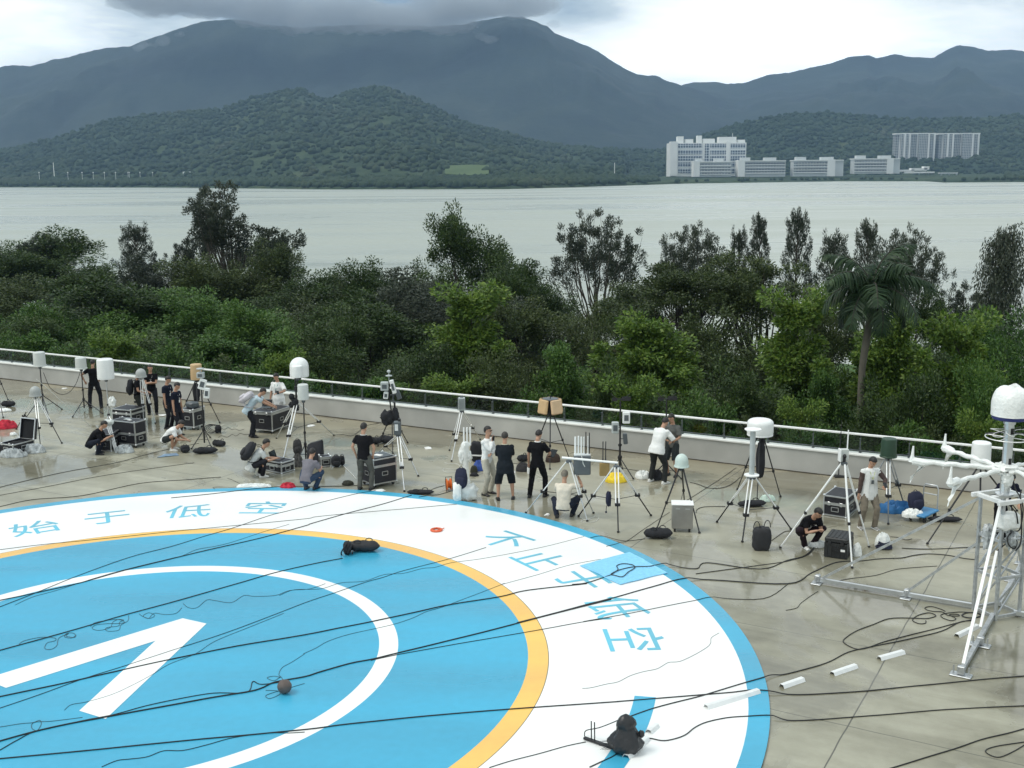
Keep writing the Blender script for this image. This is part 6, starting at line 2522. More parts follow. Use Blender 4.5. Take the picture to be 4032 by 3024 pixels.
    crumple('black pouch between the two men at the wall', L('E', 1180, 1005), (.36, .3, .26), NYLON, 'pouch', 'bag', seed=7, jit=.4)
    duffel('short black bag on the concrete before the steel box', gz(G('T', 1750, 262)), -.05, .66, .15)
    duffel('flat black bag under the large silver tripod with the white column', L('F', 800, 1210), .12, .74, .12, flat=.65)
    crumple('pale green plastic behind the large silver tripod with the white column', L('F', 985, 1140), (.38, .26, .15), mat('pale_green_film', (.55, .68, .60), .3, bump=.8, bscale=15), 'plastic_bag', 'bag', seed=3, jit=.6)
    # open tote
    p = gz(G('F', 915, 1735))
    t = thing('tote_bag', 'tall dark grey tote bag standing open on the concrete', 'bag', p, -.1)
    b = MB()
    superblob(b, (0, 0, .25), (.40, .24, .54), 4.5, jit=.14, seed=8)
    b.build('body', mat('dark_grey_nylon', (.022, .023, .026), .8, var=.3), t, smooth=True)
    for s in (-1, 1):
        b = MB()
        b.tube([Vector((s * .12 + .07 * math.cos(w), s * .05, .50 + .16 * math.sin(w))) for w in [math.pi * k / 8 for k in range(9)]], .010, 6)
        b.build('handle', NYLON, t)
    # wrapped coil, plastic cup of film
    crumple('clear plastic wrapped coil on the concrete right of the white legged tripod', gz(G('K', 1310, 1395)), (.34, .30, .32), PLAST, 'wrapped_coil', 'wrapped equipment', seed=9, jit=.45)
    b = MB()
    for i in range(5):
        b.tube([Vector(((.17 - .012 * i) * math.cos(w), (.155 - .012 * i) * math.sin(w), .03 + .028 * i + .01 * math.sin(3 * w + i))) for w in [2 * math.pi * k / 24 for k in range(25)]], .016, 6)
    tag(b.build('cable_coil', NAVY, loc=gz(G('K', 1312, 1400)) + Vector((0, -.05, 0)), smooth=True), 'dark cable coil at the base of the plastic wrapped coil', 'cable')
    crumple('white plastic bag right of the big black moulded case', gz(G('K', 995, 1500)), (.20, .17, .28), PLAST, 'plastic_bag', 'bag', seed=19, jit=.4)
    crumple('white plastic under the squatting man with a lanyard', gz(G('K', 520, 1385)), (.4, .26, .13), PLAST, 'plastic_bag', 'bag', seed=23, jit=.6)
    # trolley
    n, l, r = G('K', 1810, 1120), G('K', 1600, 1070), G('K', 1975, 1030)
    a, w, d = case_frame(n, l, r)
    ex, ey = Vector((math.cos(a), math.sin(a), 0)), Vector((math.sin(a), -math.cos(a), 0))
    c = n + ex * w / 2 + ey * d / 2
    t = thing('platform_trolley', 'blue platform trolley with a grey tubular handle near the wall', 'trolley', c, a)
    b = MB()
    b.box((0, 0, .165), (w, d, .05), ch=.015)
    b.build('platform', mat('blue_painted_steel', (.03, .20, .42), .45, var=.1), t)
    zt = Hgt('K', 1865, 640, c + ey * d / 2)
    b = MB()
    hw = d * .5 - .04
    x0 = -w / 2 + .03
    pts = [(x0, -hw, .19), (x0, -hw, zt - .08), (x0, -hw + .08, zt), (x0, hw - .08, zt), (x0, hw, zt - .08), (x0, hw, .19)]
    M9 = Matrix.Rotation(0, 3, 'Z')
    pts = [Vector((p_[1] * (w / d) * .9, -d / 2 + .03, p_[2])) for p_ in pts]
    b.tube(pts, .016, 10)
    b.tube([pts[0] + Vector((0, 0, (zt - .2) * .62)), pts[5] + Vector((0, 0, (zt - .2) * .62))], .012, 8)
    b.build('handle', ALU, t, smooth=True)
    for sx in (-1, 1):
        for sy in (-1, 1):
            b = MB()
            b.tube([(sx * w * .38 - .018, sy * d * .34, .065), (sx * w * .38 + .018, sy * d * .34, .065)], .065, 16)
            b.build('wheel', RUBBER, t)
    backpack('dark rucksack leaning on the trolley handle', Vector((c.x - .14, c.y + .06, .19)), .3, (.40, .22, .46), NAVY, lean=-.18)
    crumple('white cloth hanging over the left edge of the trolley', Vector((c.x - .30, c.y - .12, .10)), (.50, .34, .18), PLAST, 'white_cloth', 'cloth', seed=14, jit=.5)
    crumple('blue tarpaulin heap on the concrete left of the trolley', gz(G('K', 1450, 970)), (.80, .40, .27), BLUEC, 'tarpaulin', 'tarpaulin', seed=4, jit=.75, fr=1.9)
    duffel('long flat black case lying right of the trolley', gz(G('K', 2060, 1085)), -.1, .80, .10, flat=.6)
    # helipad things
    p = gz(G('U', 610, 545))
    t = duffel('black padded camera bag with straps on the blue pad', p, -.06, .74, .15, mat('black_padded_nylon', (.02, .02, .024), .7, var=.3, bump=.5))
    b = MB()
    superblob(b, (0, 0, .14), (.18, .26, .28), 2.6, jit=.2, seed=4)
    for s in (-1, 1):
        b.tube([Vector((s * .07 + .05 * math.cos(w), -.10 - .12 * math.sin(w), .10 + .14 * math.cos(w * .7))) for w in [2 * math.pi * k / 14 for k in range(15)]], .016, 6)
    tag(b.build('harness', NYLON, loc=gz(G('U', 495, 565)), smooth=True), 'black harness with loose straps at the left end of the camera bag', 'harness')
    b = MB()
    b.tube([(.125 * math.cos(w), .125 * math.sin(w), .022) for w in [2 * math.pi * k / 32 for k in range(33)]], .022, 8)
    b.tube([(.10 * math.cos(w), .10 * math.sin(w), .035 + .006 * math.sin(5 * w)) for w in [2 * math.pi * k / 32 for k in range(33)]], .014, 6)
    b.tube([(.11, .06, .02), (.16, .11, .02), (.17, .15, .02)], .010, 6)
    tag(b.build('hose_coil', mat('orange_red_hose', (.70, .13, .05), .6, var=.15), loc=gz(G('U', 1140, 397)), smooth=True), 'orange red coiled hose lying on the white ring', 'hose')
    b = MB()
    b.ell((0, 0, .112), (.115, .115, .112), nu=24, nv=16, jit=.05, seed=3)
    tag(b.build('brown_ball', mat('brown_rubber', (.11, .085, .075), .6, var=.2), loc=gz(G('S', 2068, 805)), smooth=True), 'brown ball resting on the blue pad', 'ball')
    T_ = GP(('T', 1068, 522), ('T', 1500, 405), ('T', 1830, 585), ('T', 1420, 688))
    sheet('light blue towel spread at the edge of the helipad', T_, TOWEL, 'towel', 'towel', z=.040, amp=.008, fold=.03)
    # black wrapped camera on a board
    p = gz(G('Q', 450, 1290))
    t = thing('wrapped_device', 'black plastic wrapped device standing on the white ring', 'wrapped equipment', p)
    b = MB()
    rings = []
    for i in range(12):
        f = i / 11
        rr = [.30, .38, .40, .38, .34, .30, .22, .19, .23, .22, .16, .03][i]
        rings.append([Vector((rr * math.cos(w) * (1 + .26 * noise.fractal(Vector((math.cos(w) * 2.2, math.sin(w) * 2.2, f * 4)), 1, 2, 3)), rr * .8 * math.sin(w) * (1 + .26 * noise.fractal(Vector((math.sin(w) * 2.2, math.cos(w) * 2.2, f * 4 + 7)), 1, 2, 3)), .03 + f * .86)) for w in [2 * math.pi * k / 26 for k in range(26)]])
    b.loft(rings)
    b.build('black_film', mat('black_film', (.012, .013, .015), .35, bump=1.0, bscale=9), t, smooth=True)
    b = MB()
    superblob(b, (.36, -.02, .42), (.14, .14, .16), 2.4, jit=.2, seed=2)
    b.build('tied_corner', mat('black_film', (.012, .013, .015), .35), t, smooth=True)
    t.scale = (.62, .62, .64)
    b = MB()
    for q in range(9):
        w = 2.4 + q * .17
        b.tube([(.3 * math.cos(w), .26 * math.sin(w), .12), (.48 * math.cos(w), .36 * math.sin(w), .16), (.62 * math.cos(w), .42 * math.sin(w), .10 + .03 * (q % 3))], [.010, .006, .003], 5)
    b.build('loose_strands', BLACK, t)
    beam = G('Q', 0, 1165)
    e = G('Q', 450, 1320)
    b = MB()
    b.bar(Vector((0, 0, .03)), Vector((e.x - beam.x, e.y - beam.y, .03)), .05, .03)
    for k in (.18, .26):
        o = (e - beam) * k
        b.tube([o + Vector((0, 0, .03)), o + Vector((0, .06, .30))], .01, 6)
    tag(b.build('frame_bar', BLACK, loc=gz(beam)), 'thin black frame bar under the black wrapped device', 'bar')
    b = MB()
    r0 = gz(G('Q', 5, 1135))
    e0 = p - r0
    b.tube(smooth_path([Vector((0, 0, .01)), Vector((.02, .0, .10)), Vector((e0.x * .35, e0.y * .35, .22)), Vector((e0.x * .7, e0.y * .7, .38)), Vector((e0.x * .93, e0.y * .93, .50))], 4), .008, 6)
    tag(b.build('hanging_cable', CABLE, loc=r0, smooth=True), 'black cable rising from the pad to the top of the black wrapped device', 'cable')
    # aluminium angle profiles
    def profile(label, k, x0, y0, x1, y1, w=.125, grp='aluminium cable covers on the ground', m=None):
        a, e2 = gz(G(k, x0, y0), .037), gz(G(k, x1, y1), .037)
        d = e2 - a
        n_ = Vector((-d.y, d.x, 0)).normalized()
        b = MB()
        sec = [(-.5, 0), (-.28, .055), (.28, .055), (.5, 0), (.46, 0), (.25, .05), (-.25, .05), (-.46, 0)]
        z0 = max(a.z, e2.z)
        rings = [[(p_ + n_ * (u * w)) + Vector((0, 0, v + z0 - p_.z)) - a for u, v in sec] for p_ in (a, e2)]
        fs = [(i, (i + 1) % 8, 8 + (i + 1) % 8, 8 + i) for i in range(8)] + [(0, 1, 6, 7), (1, 2, 5, 6), (2, 3, 4, 5), (8, 15, 14, 9), (9, 14, 13, 10), (10, 13, 12, 11)]
        b.add(rings[0] + rings[1], fs)
        tag(b.build('cable_cover', m or ALUW, loc=a), label, 'cable cover', grp)
    profile('aluminium cover strip nearest the crossing floor joints below the loop of cable', 'N', 685, 850, 865, 800)
    profile('middle aluminium cover strip left of the floor joint', 'N', 335, 965, 510, 905)
    profile('aluminium cover strip closest to the blue ring edge', 'Q', 2150, 575, 2380, 495)
    profile('aluminium cover strip behind the front mast brace', 'N', 1265, 680, 1420, 605)
    profile('long aluminium strip lying across the blue ring edge', 'Q', 1325, 822, 1895, 645)
    profile('aluminium strip under the right side of the black wrapped device', 'Q', 455, 1370, 680, 1165)
    profile('white strip lying across the board of the black wrapped device', 'Q', 460, 1275, 590, 1310, m=RAILM)
    profile('short dull strip right of the black wrapped device', 'Q', 700, 1095, 785, 1020, w=.12)
    for i, (k, x, y, s, lab) in enumerate((('A', 805, 602, .13, 'tiny white scrap by the wall at the left'), ('C', 75, 690, .14, 'white scrap of paper left of the wall tripod foot'), ('C', 1530, 966, .17, 'white scrap on the concrete right of the weather mast'), ('B', 1975, 1000, .13, 'white scrap near the wall by the white dome'), ('D', 1398, 1562, .09, 'white bottle cap by the silver tripod foot'),
                                        ('D', 960, 1038, .16, 'white scrap behind the man in black shorts'), ('A', 2025, 935, .16, 'white paper left of the two men in navy'), ('C', 910, 1500, .22, 'white scrap on the ring edge by the flight case'))):
        b = MB()
        b.ell((0, 0, .012), (s, s * .6, .02), nu=10, nv=6, jit=.5, seed=i)
        tag(b.build('paper_scrap', PAPER, loc=gz(G(k, x, y)), rz=i), lab, 'litter', 'white scraps on the deck')


cases()
bags()
# ---------------------------------------------------------------- people
def ik(a, b, l1, l2, pole):
    d = b - a
    L_ = min(d.length, (l1 + l2) * .999)
    u = d.normalized()
    e = a + u * L_
    x = (l1 * l1 - l2 * l2 + L_ * L_) / (2 * L_)
    h = math.sqrt(max(0, l1 * l1 - x * x))
    p = pole - u * pole.dot(u)
    if p.length < 1e-4:
        p = Vector((0, 1, 0)) - u * u.y
    return a + u * x + p.normalized() * h, e


def skinned(b, name, m, parent, voxel, smooth=3, fold=0.0, extra=None, seed=0):
    """fuse the shapes of a body or garment into one continuous surface"""
    me = bpy.data.meshes.new('t')
    me.from_pydata(b.v, [], b.f)
    o = bpy.data.objects.new('t', me)
    COL.objects.link(o)
    r = o.modifiers.new('r', 'REMESH')
    r.mode, r.voxel_size = 'VOXEL', voxel
    s = o.modifiers.new('s', 'SMOOTH')
    s.factor, s.iterations = .5, smooth
    dg = bpy.context.evaluated_depsgraph_get()
    out = bpy.data.meshes.new_from_object(o.evaluated_get(dg))
    bpy.data.objects.remove(o)
    if fold:
        off = Vector((seed * 3.7, seed * 1.3, 0))
        co = [v.co + v.normal * (fold * (noise.noise(Vector((v.co.x * 9, v.co.y * 9, v.co.z * 13)) + off) + .5 * noise.noise(Vector((v.co.x * 21, v.co.y * 21, v.co.z * 30)) + off))) for v in out.vertices]
        out.vertices.foreach_set('co', [c for p in co for c in p])
    if extra:
        bm = bmesh.new()
        bm.from_mesh(out)
        t = bpy.data.meshes.new('e')
        t.from_pydata(extra.v, [], extra.f)
        bm.from_mesh(t)
        bm.to_mesh(out)
        bm.free()
    out.polygons.foreach_set('use_smooth', [True] * len(out.polygons))
    out.materials.clear()
    out.materials.append(m)
    out.name = name
    ob = bpy.data.objects.new(name, out)
    COL.objects.link(ob)
    ob.parent = parent
    return ob


def oval(c, ax, ay, rx, ry, n=18, p=2.3):
    out = []
    for k in range(n):
        w = 2 * math.pi * k / n
        x, y = math.cos(w), math.sin(w)
        s = (abs(x) ** p + abs(y) ** p) ** (-1 / p)
        out.append(c + ax * (x * s * rx) + ay * (y * s * ry))
    return out


CLOTH = {}


def cloth(name, col, var=.14, **k):
    return mat('cloth_' + name, col, .9, var=var, scale=7, bump=.35, bscale=70, spec=.15, **k)


def person(label, pos, yaw, pz=.915, py=0.0, lean=3, side=0, twist=0, bend=0, feet=None, hands=None, head=(0, 0), shirt=None, long=False, sleeve=.62, trousers=None, leg=1.0, shoes=None, hair=HAIR, hairlen=1.0,
           skin=SKIN, lanyard=None, dress=0.0, untucked=.10, s=1.0, seed=0, glasses=False, collar=None, vest=None, elbow=None, footyaw=(8, -8), group=None, kneeout=.25, sleeve_m=None, girth=1.0):
    t = thing('person', label, 'person', pos, yaw, group or 'people working on the deck')
    t.scale = (s, s, s)
    P = Vector((side * .0, py, pz))
    la, lb = rad(lean), rad(lean + bend)
    d1 = Vector((math.sin(rad(side)), math.sin(la), math.cos(la))).normalized()
    d2 = Vector((math.sin(rad(side)), math.sin(lb), math.cos(lb))).normalized()
    tw = Matrix.Rotation(rad(twist), 3, 'Z')
    R0 = Vector((1, 0, 0))
    R1 = tw @ R0
    M_ = P + d1 * .26
    Nk = M_ + d2 * .27
    f1 = R0.cross(d1) * -1
    f2 = (d2.cross(R1)).normalized()
    if f2.y < 0 and abs(twist) < 90:
        f2 = -f2
    if f1.y < 0:
        f1 = -f1
    R1 = d2.cross(f2).normalized() * (1 if d2.cross(f2).dot(R1) > 0 else -1)
    hips = [P + R0 * (q * .088) - d1 * .03 for q in (-1, 1)]
    sh = [Nk - d2 * .055 + R1 * (q * .172) for q in (-1, 1)]
    feet = feet or [(-.12, 0, .08), (.12, 0, .08)]
    hands = hands or [(-.25, .06, .84), (.25, .06, .84)]
    feet = [Vector(f) for f in feet]
    hands = [Vector(h) for h in hands]
    knees, ank, elb, wr = [], [], [], []
    for i, q in enumerate((-1, 1)):
        k, a = ik(hips[i], feet[i], .43, .42, Vector((q * kneeout, 1.0, .25)))
        knees.append(k)
        ank.append(a)
        e, w = ik(sh[i], hands[i], .285, .255, Vector(elbow[i]) if elbow else Vector((q * .55, -.75, -.45)))
        elb.append(e)
        wr.append(w)
    hp, hy = rad(head[0]), rad(head[1])
    hd = (d2 * .55 + Vector((0, 0, .45))).normalized()
    HR = Matrix.Rotation(hy, 3, 'Z') @ Matrix.Rotation(-hp, 3, 'X')
    nb = Nk + hd * .03
    hc = Nk + hd * .09 + HR @ Vector((0, .022, .115))

    def hv(x, y, z):
        return hc + HR @ Vector((x, y, z))
    g = girth
    # ---- body
    b = MB()
    b.loft([oval(P - d1 * .09, R0, f1, .125 * g, .092 * g), oval(P, R0, f1, .148 * g, .105 * g), oval(P + d1 * .14, R0, f1, .130 * g, .092 * g), oval(M_, R1, (f1 + f2) / 2, .138 * g, .098 * g), oval(M_ + d2 * .12, R1, f2, .156 * g, .108 * g), oval(Nk - d2 * .06, R1, f2, .142, .082), oval(Nk, R1, f2, .070, .058)])
    b.tube([Nk - d2 * .03, nb + hd * .05, hc - hd * .03], [.062, .054, .052], 12)
    b.ell(hc + HR @ Vector((0, -.008, .020)), (.077, .096, .101), HR, 18, 12)
    b.ell(hc + HR @ Vector((0, .026, -.050)), (.057, .061, .069), HR, 14, 9)
    b.ell(hv(0, .092, -.018), (.013, .020, .026), HR, 8, 6)
    for q in (-1, 1):
        b.ell(hv(q * .076, -.006, -.008), (.012, .020, .032), HR, 8, 6)
    for i in range(2):
        b.tube([hips[i] + d1 * .03, hips[i].lerp(knees[i], .35), knees[i], knees[i].lerp(ank[i], .3), ank[i].lerp(knees[i], .12), ank[i]], [.088, .080, .056, .055, .036, .036], 12)
        b.ell(knees[i], (.055, .055, .058), nu=10, nv=7)
        b.tube([sh[i], sh[i].lerp(elb[i], .4), elb[i], elb[i].lerp(wr[i], .35), wr[i]], [.049, .046, .039, .038, .027], 12)
        b.ell(sh[i], (.052, .050, .052), nu=10, nv=7)
        fd = Matrix.Rotation(rad(footyaw[i]), 3, 'Z') @ Vector((0, 1, 0))
        b.tube([ank[i] - fd * .03 - Vector((0, 0, .03)), ank[i] + fd * .06 - Vector((0, 0, .045)), ank[i] + fd * .14 - Vector((0, 0, .056))], [.036, .036, .024], 10)
    x = MB()
    for i, q in enumerate((-1, 1)):
        fa = (wr[i] - elb[i]).normalized()
        sd = fa.cross(Vector((0, 0, 1)) if abs(fa.z) < .8 else Vector((0, 1, 0))).normalized()
        nm = sd.cross(fa).normalized()
        if nm.z > 0 and abs(fa.z) < .8:
            nm = -nm
        mm = Matrix((sd, fa, nm)).transposed()
        b.ell(wr[i] + fa * .045, (.038, .052, .018), mm, 12, 8)
        for k, (off, ln) in enumerate(((-.028, .068), (-.009, .078), (.010, .074), (.028, .058))):
            p0 = wr[i] + fa * .082 + sd * off
            p1 = p0 + fa * ln * .5 + nm * .010
            p2 = p1 + fa * ln * .33 + nm * .022
            x.tube([p0 - fa * .015, p0, p1, p2], [.0092, .009, .008, .0062], 6)
        tb = wr[i] + fa * .030 - sd * .032 * q
        x.tube([tb, tb + fa * .028 - sd * .020 * q + nm * .010, tb + fa * .055 - sd * .016 * q + nm * .020], [.011, .0095, .007], 6)
    skinned(b, 'body', skin, t, .0125, 3, 0, x)
    # eyes and mouth
    for q in (-1, 1):
        b = MB()
        b.ell(hv(q * .030, .079, .010), (.011, .008, .007), HR, 8, 6)
        b.build('eye', EYEM, t, smooth=True)
    b = MB()
    b.ell(hv(0, .077, -.058), (.022, .008, .006), HR, 8, 6)
    b.build('mouth', mat('lips', (.28, .11, .09), .5), t, smooth=True)
    # hair
    b = MB()
    nu, nv = 24, 14
    vs, fs = [], []
    for i in range(nv + 1):
        th = math.pi * i / nv
        for k in range(nu):
            w = 2 * math.pi * k / nu
            u = Vector((math.sin(th) * math.cos(w), math.sin(th) * math.sin(w), math.cos(th)))
            q = 1 + .035 * noise.noise(u * 6 + Vector((seed, 0, 0)))
            lim = .22 - 1.15 * max(0, -u.y) * hairlen - .38 * (1 - abs(u.y))
            if u.y > .25:
                lim = .34 + .10 * noise.noise(Vector((u.x * 5, seed, 0)))
            if u.z < lim:
                q *= max(.55, 1 - (lim - u.z) * 1.6)
            vs.append(hc + HR @ Vector((u.x * .089 * q, -.012 + u.y * .108 * q, .022 + u.z * .112 * q)))
    for i in range(nv):
        for k in range(nu):
            j = (k + 1) % nu
            fs.append((i * nu + k, i * nu + nu + k, i * nu + nu + j, i * nu + j))
    b.add(vs, fs)
    b.build('hair', hair, t, smooth=True)
    # ---- shirt
    if shirt:
        e = .016
        b = MB()
        low = untucked + dress
        uw = .028 if untucked > .11 else 0
        rings = [oval(P - d1 * low, R0, f1, (.160 + uw * 1.4) * g, (.118 + uw * 1.2) * g), oval(P, R0, f1, (.166 + uw) * g, (.122 + uw * .8) * g), oval(P + d1 * .14, R0, f1, .150 * g, .112 * g), oval(M_, R1, (f1 + f2) / 2, .157 * g, .118 * g), oval(M_ + d2 * .12, R1, f2, .176 * g, .126 * g),
                 oval(Nk - d2 * .05, R1, f2, .176, .106), oval(Nk + d2 * .012, R1, f2, .078, .068)]
        b.loft(rings)
        for i in range(2):
            if long:
                pth, rr = [sh[i] - R1 * (.03 * (1 if i else -1)), sh[i].lerp(elb[i], .5), elb[i], elb[i].lerp(wr[i], .5), wr[i].lerp(elb[i], .06)], [.072, .065, .058, .052, .042]
            else:
                pth, rr = [sh[i] - R1 * (.03 * (1 if i else -1)), sh[i].lerp(elb[i], sleeve * .5), sh[i].lerp(elb[i], sleeve)], [.072, .073, .073]
            b.tube(pth, rr, 12)
            b.ell(sh[i] - d2 * .004, (.071, .069, .069), nu=10, nv=7)
        skinned(b, 'shirt', shirt, t, .0165, 4, .008, None, seed)
        if collar:
            b = MB()
            k = oval(Nk + d2 * .016, R1, f2, .074, .066, 16)
            b.tube(k + [k[0]], .013, 6)
            b.build('collar', collar, t, smooth=True)
    if sleeve_m:
        b = MB()
        for i in range(2):
            b.tube([sh[i].lerp(elb[i], .12), sh[i].lerp(elb[i], .6), elb[i], elb[i].lerp(wr[i], .5), wr[i].lerp(elb[i], .05)], [.072, .062, .054, .048, .040], 12)
            b.ell(elb[i], (.055, .055, .055), nu=10, nv=7)
        skinned(b, 'undershirt', sleeve_m, t, .0165, 3, .008, None, seed + 2)
    if vest:
        b = MB()
        for q in (-1, 1):
            ra, rb_ = [], []
            for (c, ax, ay, rx, ry) in ((P - d1 * .13, R0, f1, .222, .172), (P + d1 * .05, R0, f1, .202, .158), (M_, R1, f2, .178, .140), (M_ + d2 * .14, R1, f2, .192, .138), (Nk - d2 * .02, R1, f2, .185, .108)):
                o_, i_ = [], []
                for k in range(9):
                    w = math.pi / 2 - q * (rad(24) + k / 8 * rad(156))
                    o_.append(c + ax * (math.cos(w) * rx) + ay * (math.sin(w) * ry))
                    i_.append(c + ax * (math.cos(w) * (rx - .012)) + ay * (math.sin(w) * (ry - .012)))
                ra.append(o_ + list(reversed(i_)))
            b.loft(ra)
        b.build('vest', vest, t, smooth=True)
    # ---- trousers
    if trousers:
        b = MB()
        b.loft([oval(P - d1 * .12, R0, f1, .145 * g, .112 * g), oval(P - d1 * .02, R0, f1, .158 * g, .115 * g), oval(P + d1 * .08, R0, f1, .142 * g, .103 * g)])
        for i in range(2):
            en = ank[i] - Vector((0, 0, .035))
            if leg >= 1:
                b.tube([hips[i] + d1 * .04, hips[i].lerp(knees[i], .4), knees[i], knees[i].lerp(en, .45), en], [.102 * g, .094 * g, .075, .070, .064], 12)
                b.ell(knees[i], (.074, .074, .074), nu=10, nv=7)
            elif leg > .5:
                kk = knees[i].lerp(en, (leg - .5) * 2)
                b.tube([hips[i] + d1 * .04, hips[i].lerp(knees[i], .4), knees[i], kk], [.108, .106, .100, .098], 12)
                b.ell(knees[i], (.096, .096, .096), nu=10, nv=7)
            else:
                b.tube([hips[i] + d1 * .04, hips[i].lerp(knees[i], leg), hips[i].lerp(knees[i], leg * 2)], [.106, .104, .098], 12)
        skinned(b, 'trousers' if leg >= 1 else 'shorts', trousers, t, .0165, 4, .009, None, seed + 5)
    # ---- shoes
    for i in range(2):
        fd = Matrix.Rotation(rad(footyaw[i]), 3, 'Z')
        c = Vector((ank[i].x, ank[i].y, ank[i].z - .08))
        b = MB()
        rings = []
        for y, w, h in ((-.085, .026, .05), (-.07, .038, .085), (-.01, .042, .095), (.05, .044, .075), (.11, .048, .055), (.155, .040, .042), (.178, .018, .028)):
            rings.append([c + fd @ Vector((w * math.cos(a), y, max(.002, h * .5 + h * .5 * math.sin(a)))) for a in [2 * math.pi * k / 14 for k in range(14)]])
        b.loft(rings)
        so = b.build('shoe', shoes or BLACK, t, smooth=True)
        b = MB()
        b.box(c + fd @ Vector((0, .045, .011)), (.088, .255, .020), fd, ch=.008)
        b.build('sole', RAILM if shoes and shoes is not BLACK else RUBBER, so)
    if lanyard:
        b = MB()
        a = f2 * (.128 * g)
        q = M_ + d2 * .02 + f2 * (.135 * g)
        b.tube([Nk + R1 * .07 + f2 * .0, Nk + R1 * .06 + a * .75 - d2 * .06, q + d2 * .02, Nk - R1 * .06 + a * .75 - d2 * .06, Nk - R1 * .07], .007, 6)
        lo = b.build('lanyard', lanyard, t, smooth=True)
        b = MB()
        mm = Matrix((R1, f2, d2)).transposed()
        b.box(q - d2 * .04, (.06, .008, .09), mm)
        b.build('badge', PAPER if lanyard is PAPER else GREYM, lo)
    if glasses:
        b = MB()
        for q in (-1, 1):
            b.ell(hv(q * .032, .090, .012), (.026, .008, .018), HR, 10, 6)
        b.tube([hv(-.08, .0, .018), hv(-.06, .085, .016), hv(.06, .085, .016), hv(.08, .0, .018)], .004, 5)
        b.build('sunglasses', SCREEN, t, smooth=True)
    Mw = Matrix.Translation(t.location) @ Matrix.Rotation(yaw, 4, 'Z') @ Matrix.Scale(s, 4)
    return dict(t=t, back=Mw @ (M_ + d2 * .06 - f2 * (.14 * g)), wr=[Mw @ w for w in wr], lean=lb, yaw=yaw, N=Mw @ Nk)


def worn_pack(label, q, size, m, lean, name='backpack', dz=-.30):
    """a rucksack on somebody's back"""
    t = thing(name, label, 'bag', q['back'], q['yaw'])
    M_ = Matrix.Rotation(lean, 3, 'X')
    b = MB()
    superblob(b, M_ @ Vector((0, -size[1] * .5, dz + size[2] / 2)), size, 2.7, jit=.14, seed=size[2] * 5, M=M_)
    b.build('body', m, t, smooth=True)
    b = MB()
    superblob(b, M_ @ Vector((0, -size[1] * .95, dz + size[2] * .36)), (size[0] * .7, size[1] * .4, size[2] * .42), 3, M=M_)
    b.build('front_pocket', m, t, smooth=True)
    for s_ in (-1, 1):
        b = MB()
        pts = [M_ @ Vector((s_ * .11, -.02, dz + size[2] * .9)), M_ @ Vector((s_ * .14, .10, dz + size[2] * 1.0)), M_ @ Vector((s_ * .155, .245, dz + size[2] * .80)), M_ @ Vector((s_ * .165, .24, dz + size[2] * .45)), M_ @ Vector((s_ * .175, .09, dz + size[2] * .15)), M_ @ Vector((s_ * .14, -.03, dz + size[2] * .12))]
        b.tube(smooth_path(pts, 3), .020, 6, flat=.5)
        b.build('strap', m, t, smooth=True)
    return t


def held(label, p, size, m, rz=0, tilt=0, name='phone', cat='phone'):
    b = MB()
    b.box((0, 0, 0), size, Matrix.Rotation(rad(tilt), 3, 'X'), ch=.004)
    return tag(b.build(name, m, loc=p, rz=rz), label, cat)


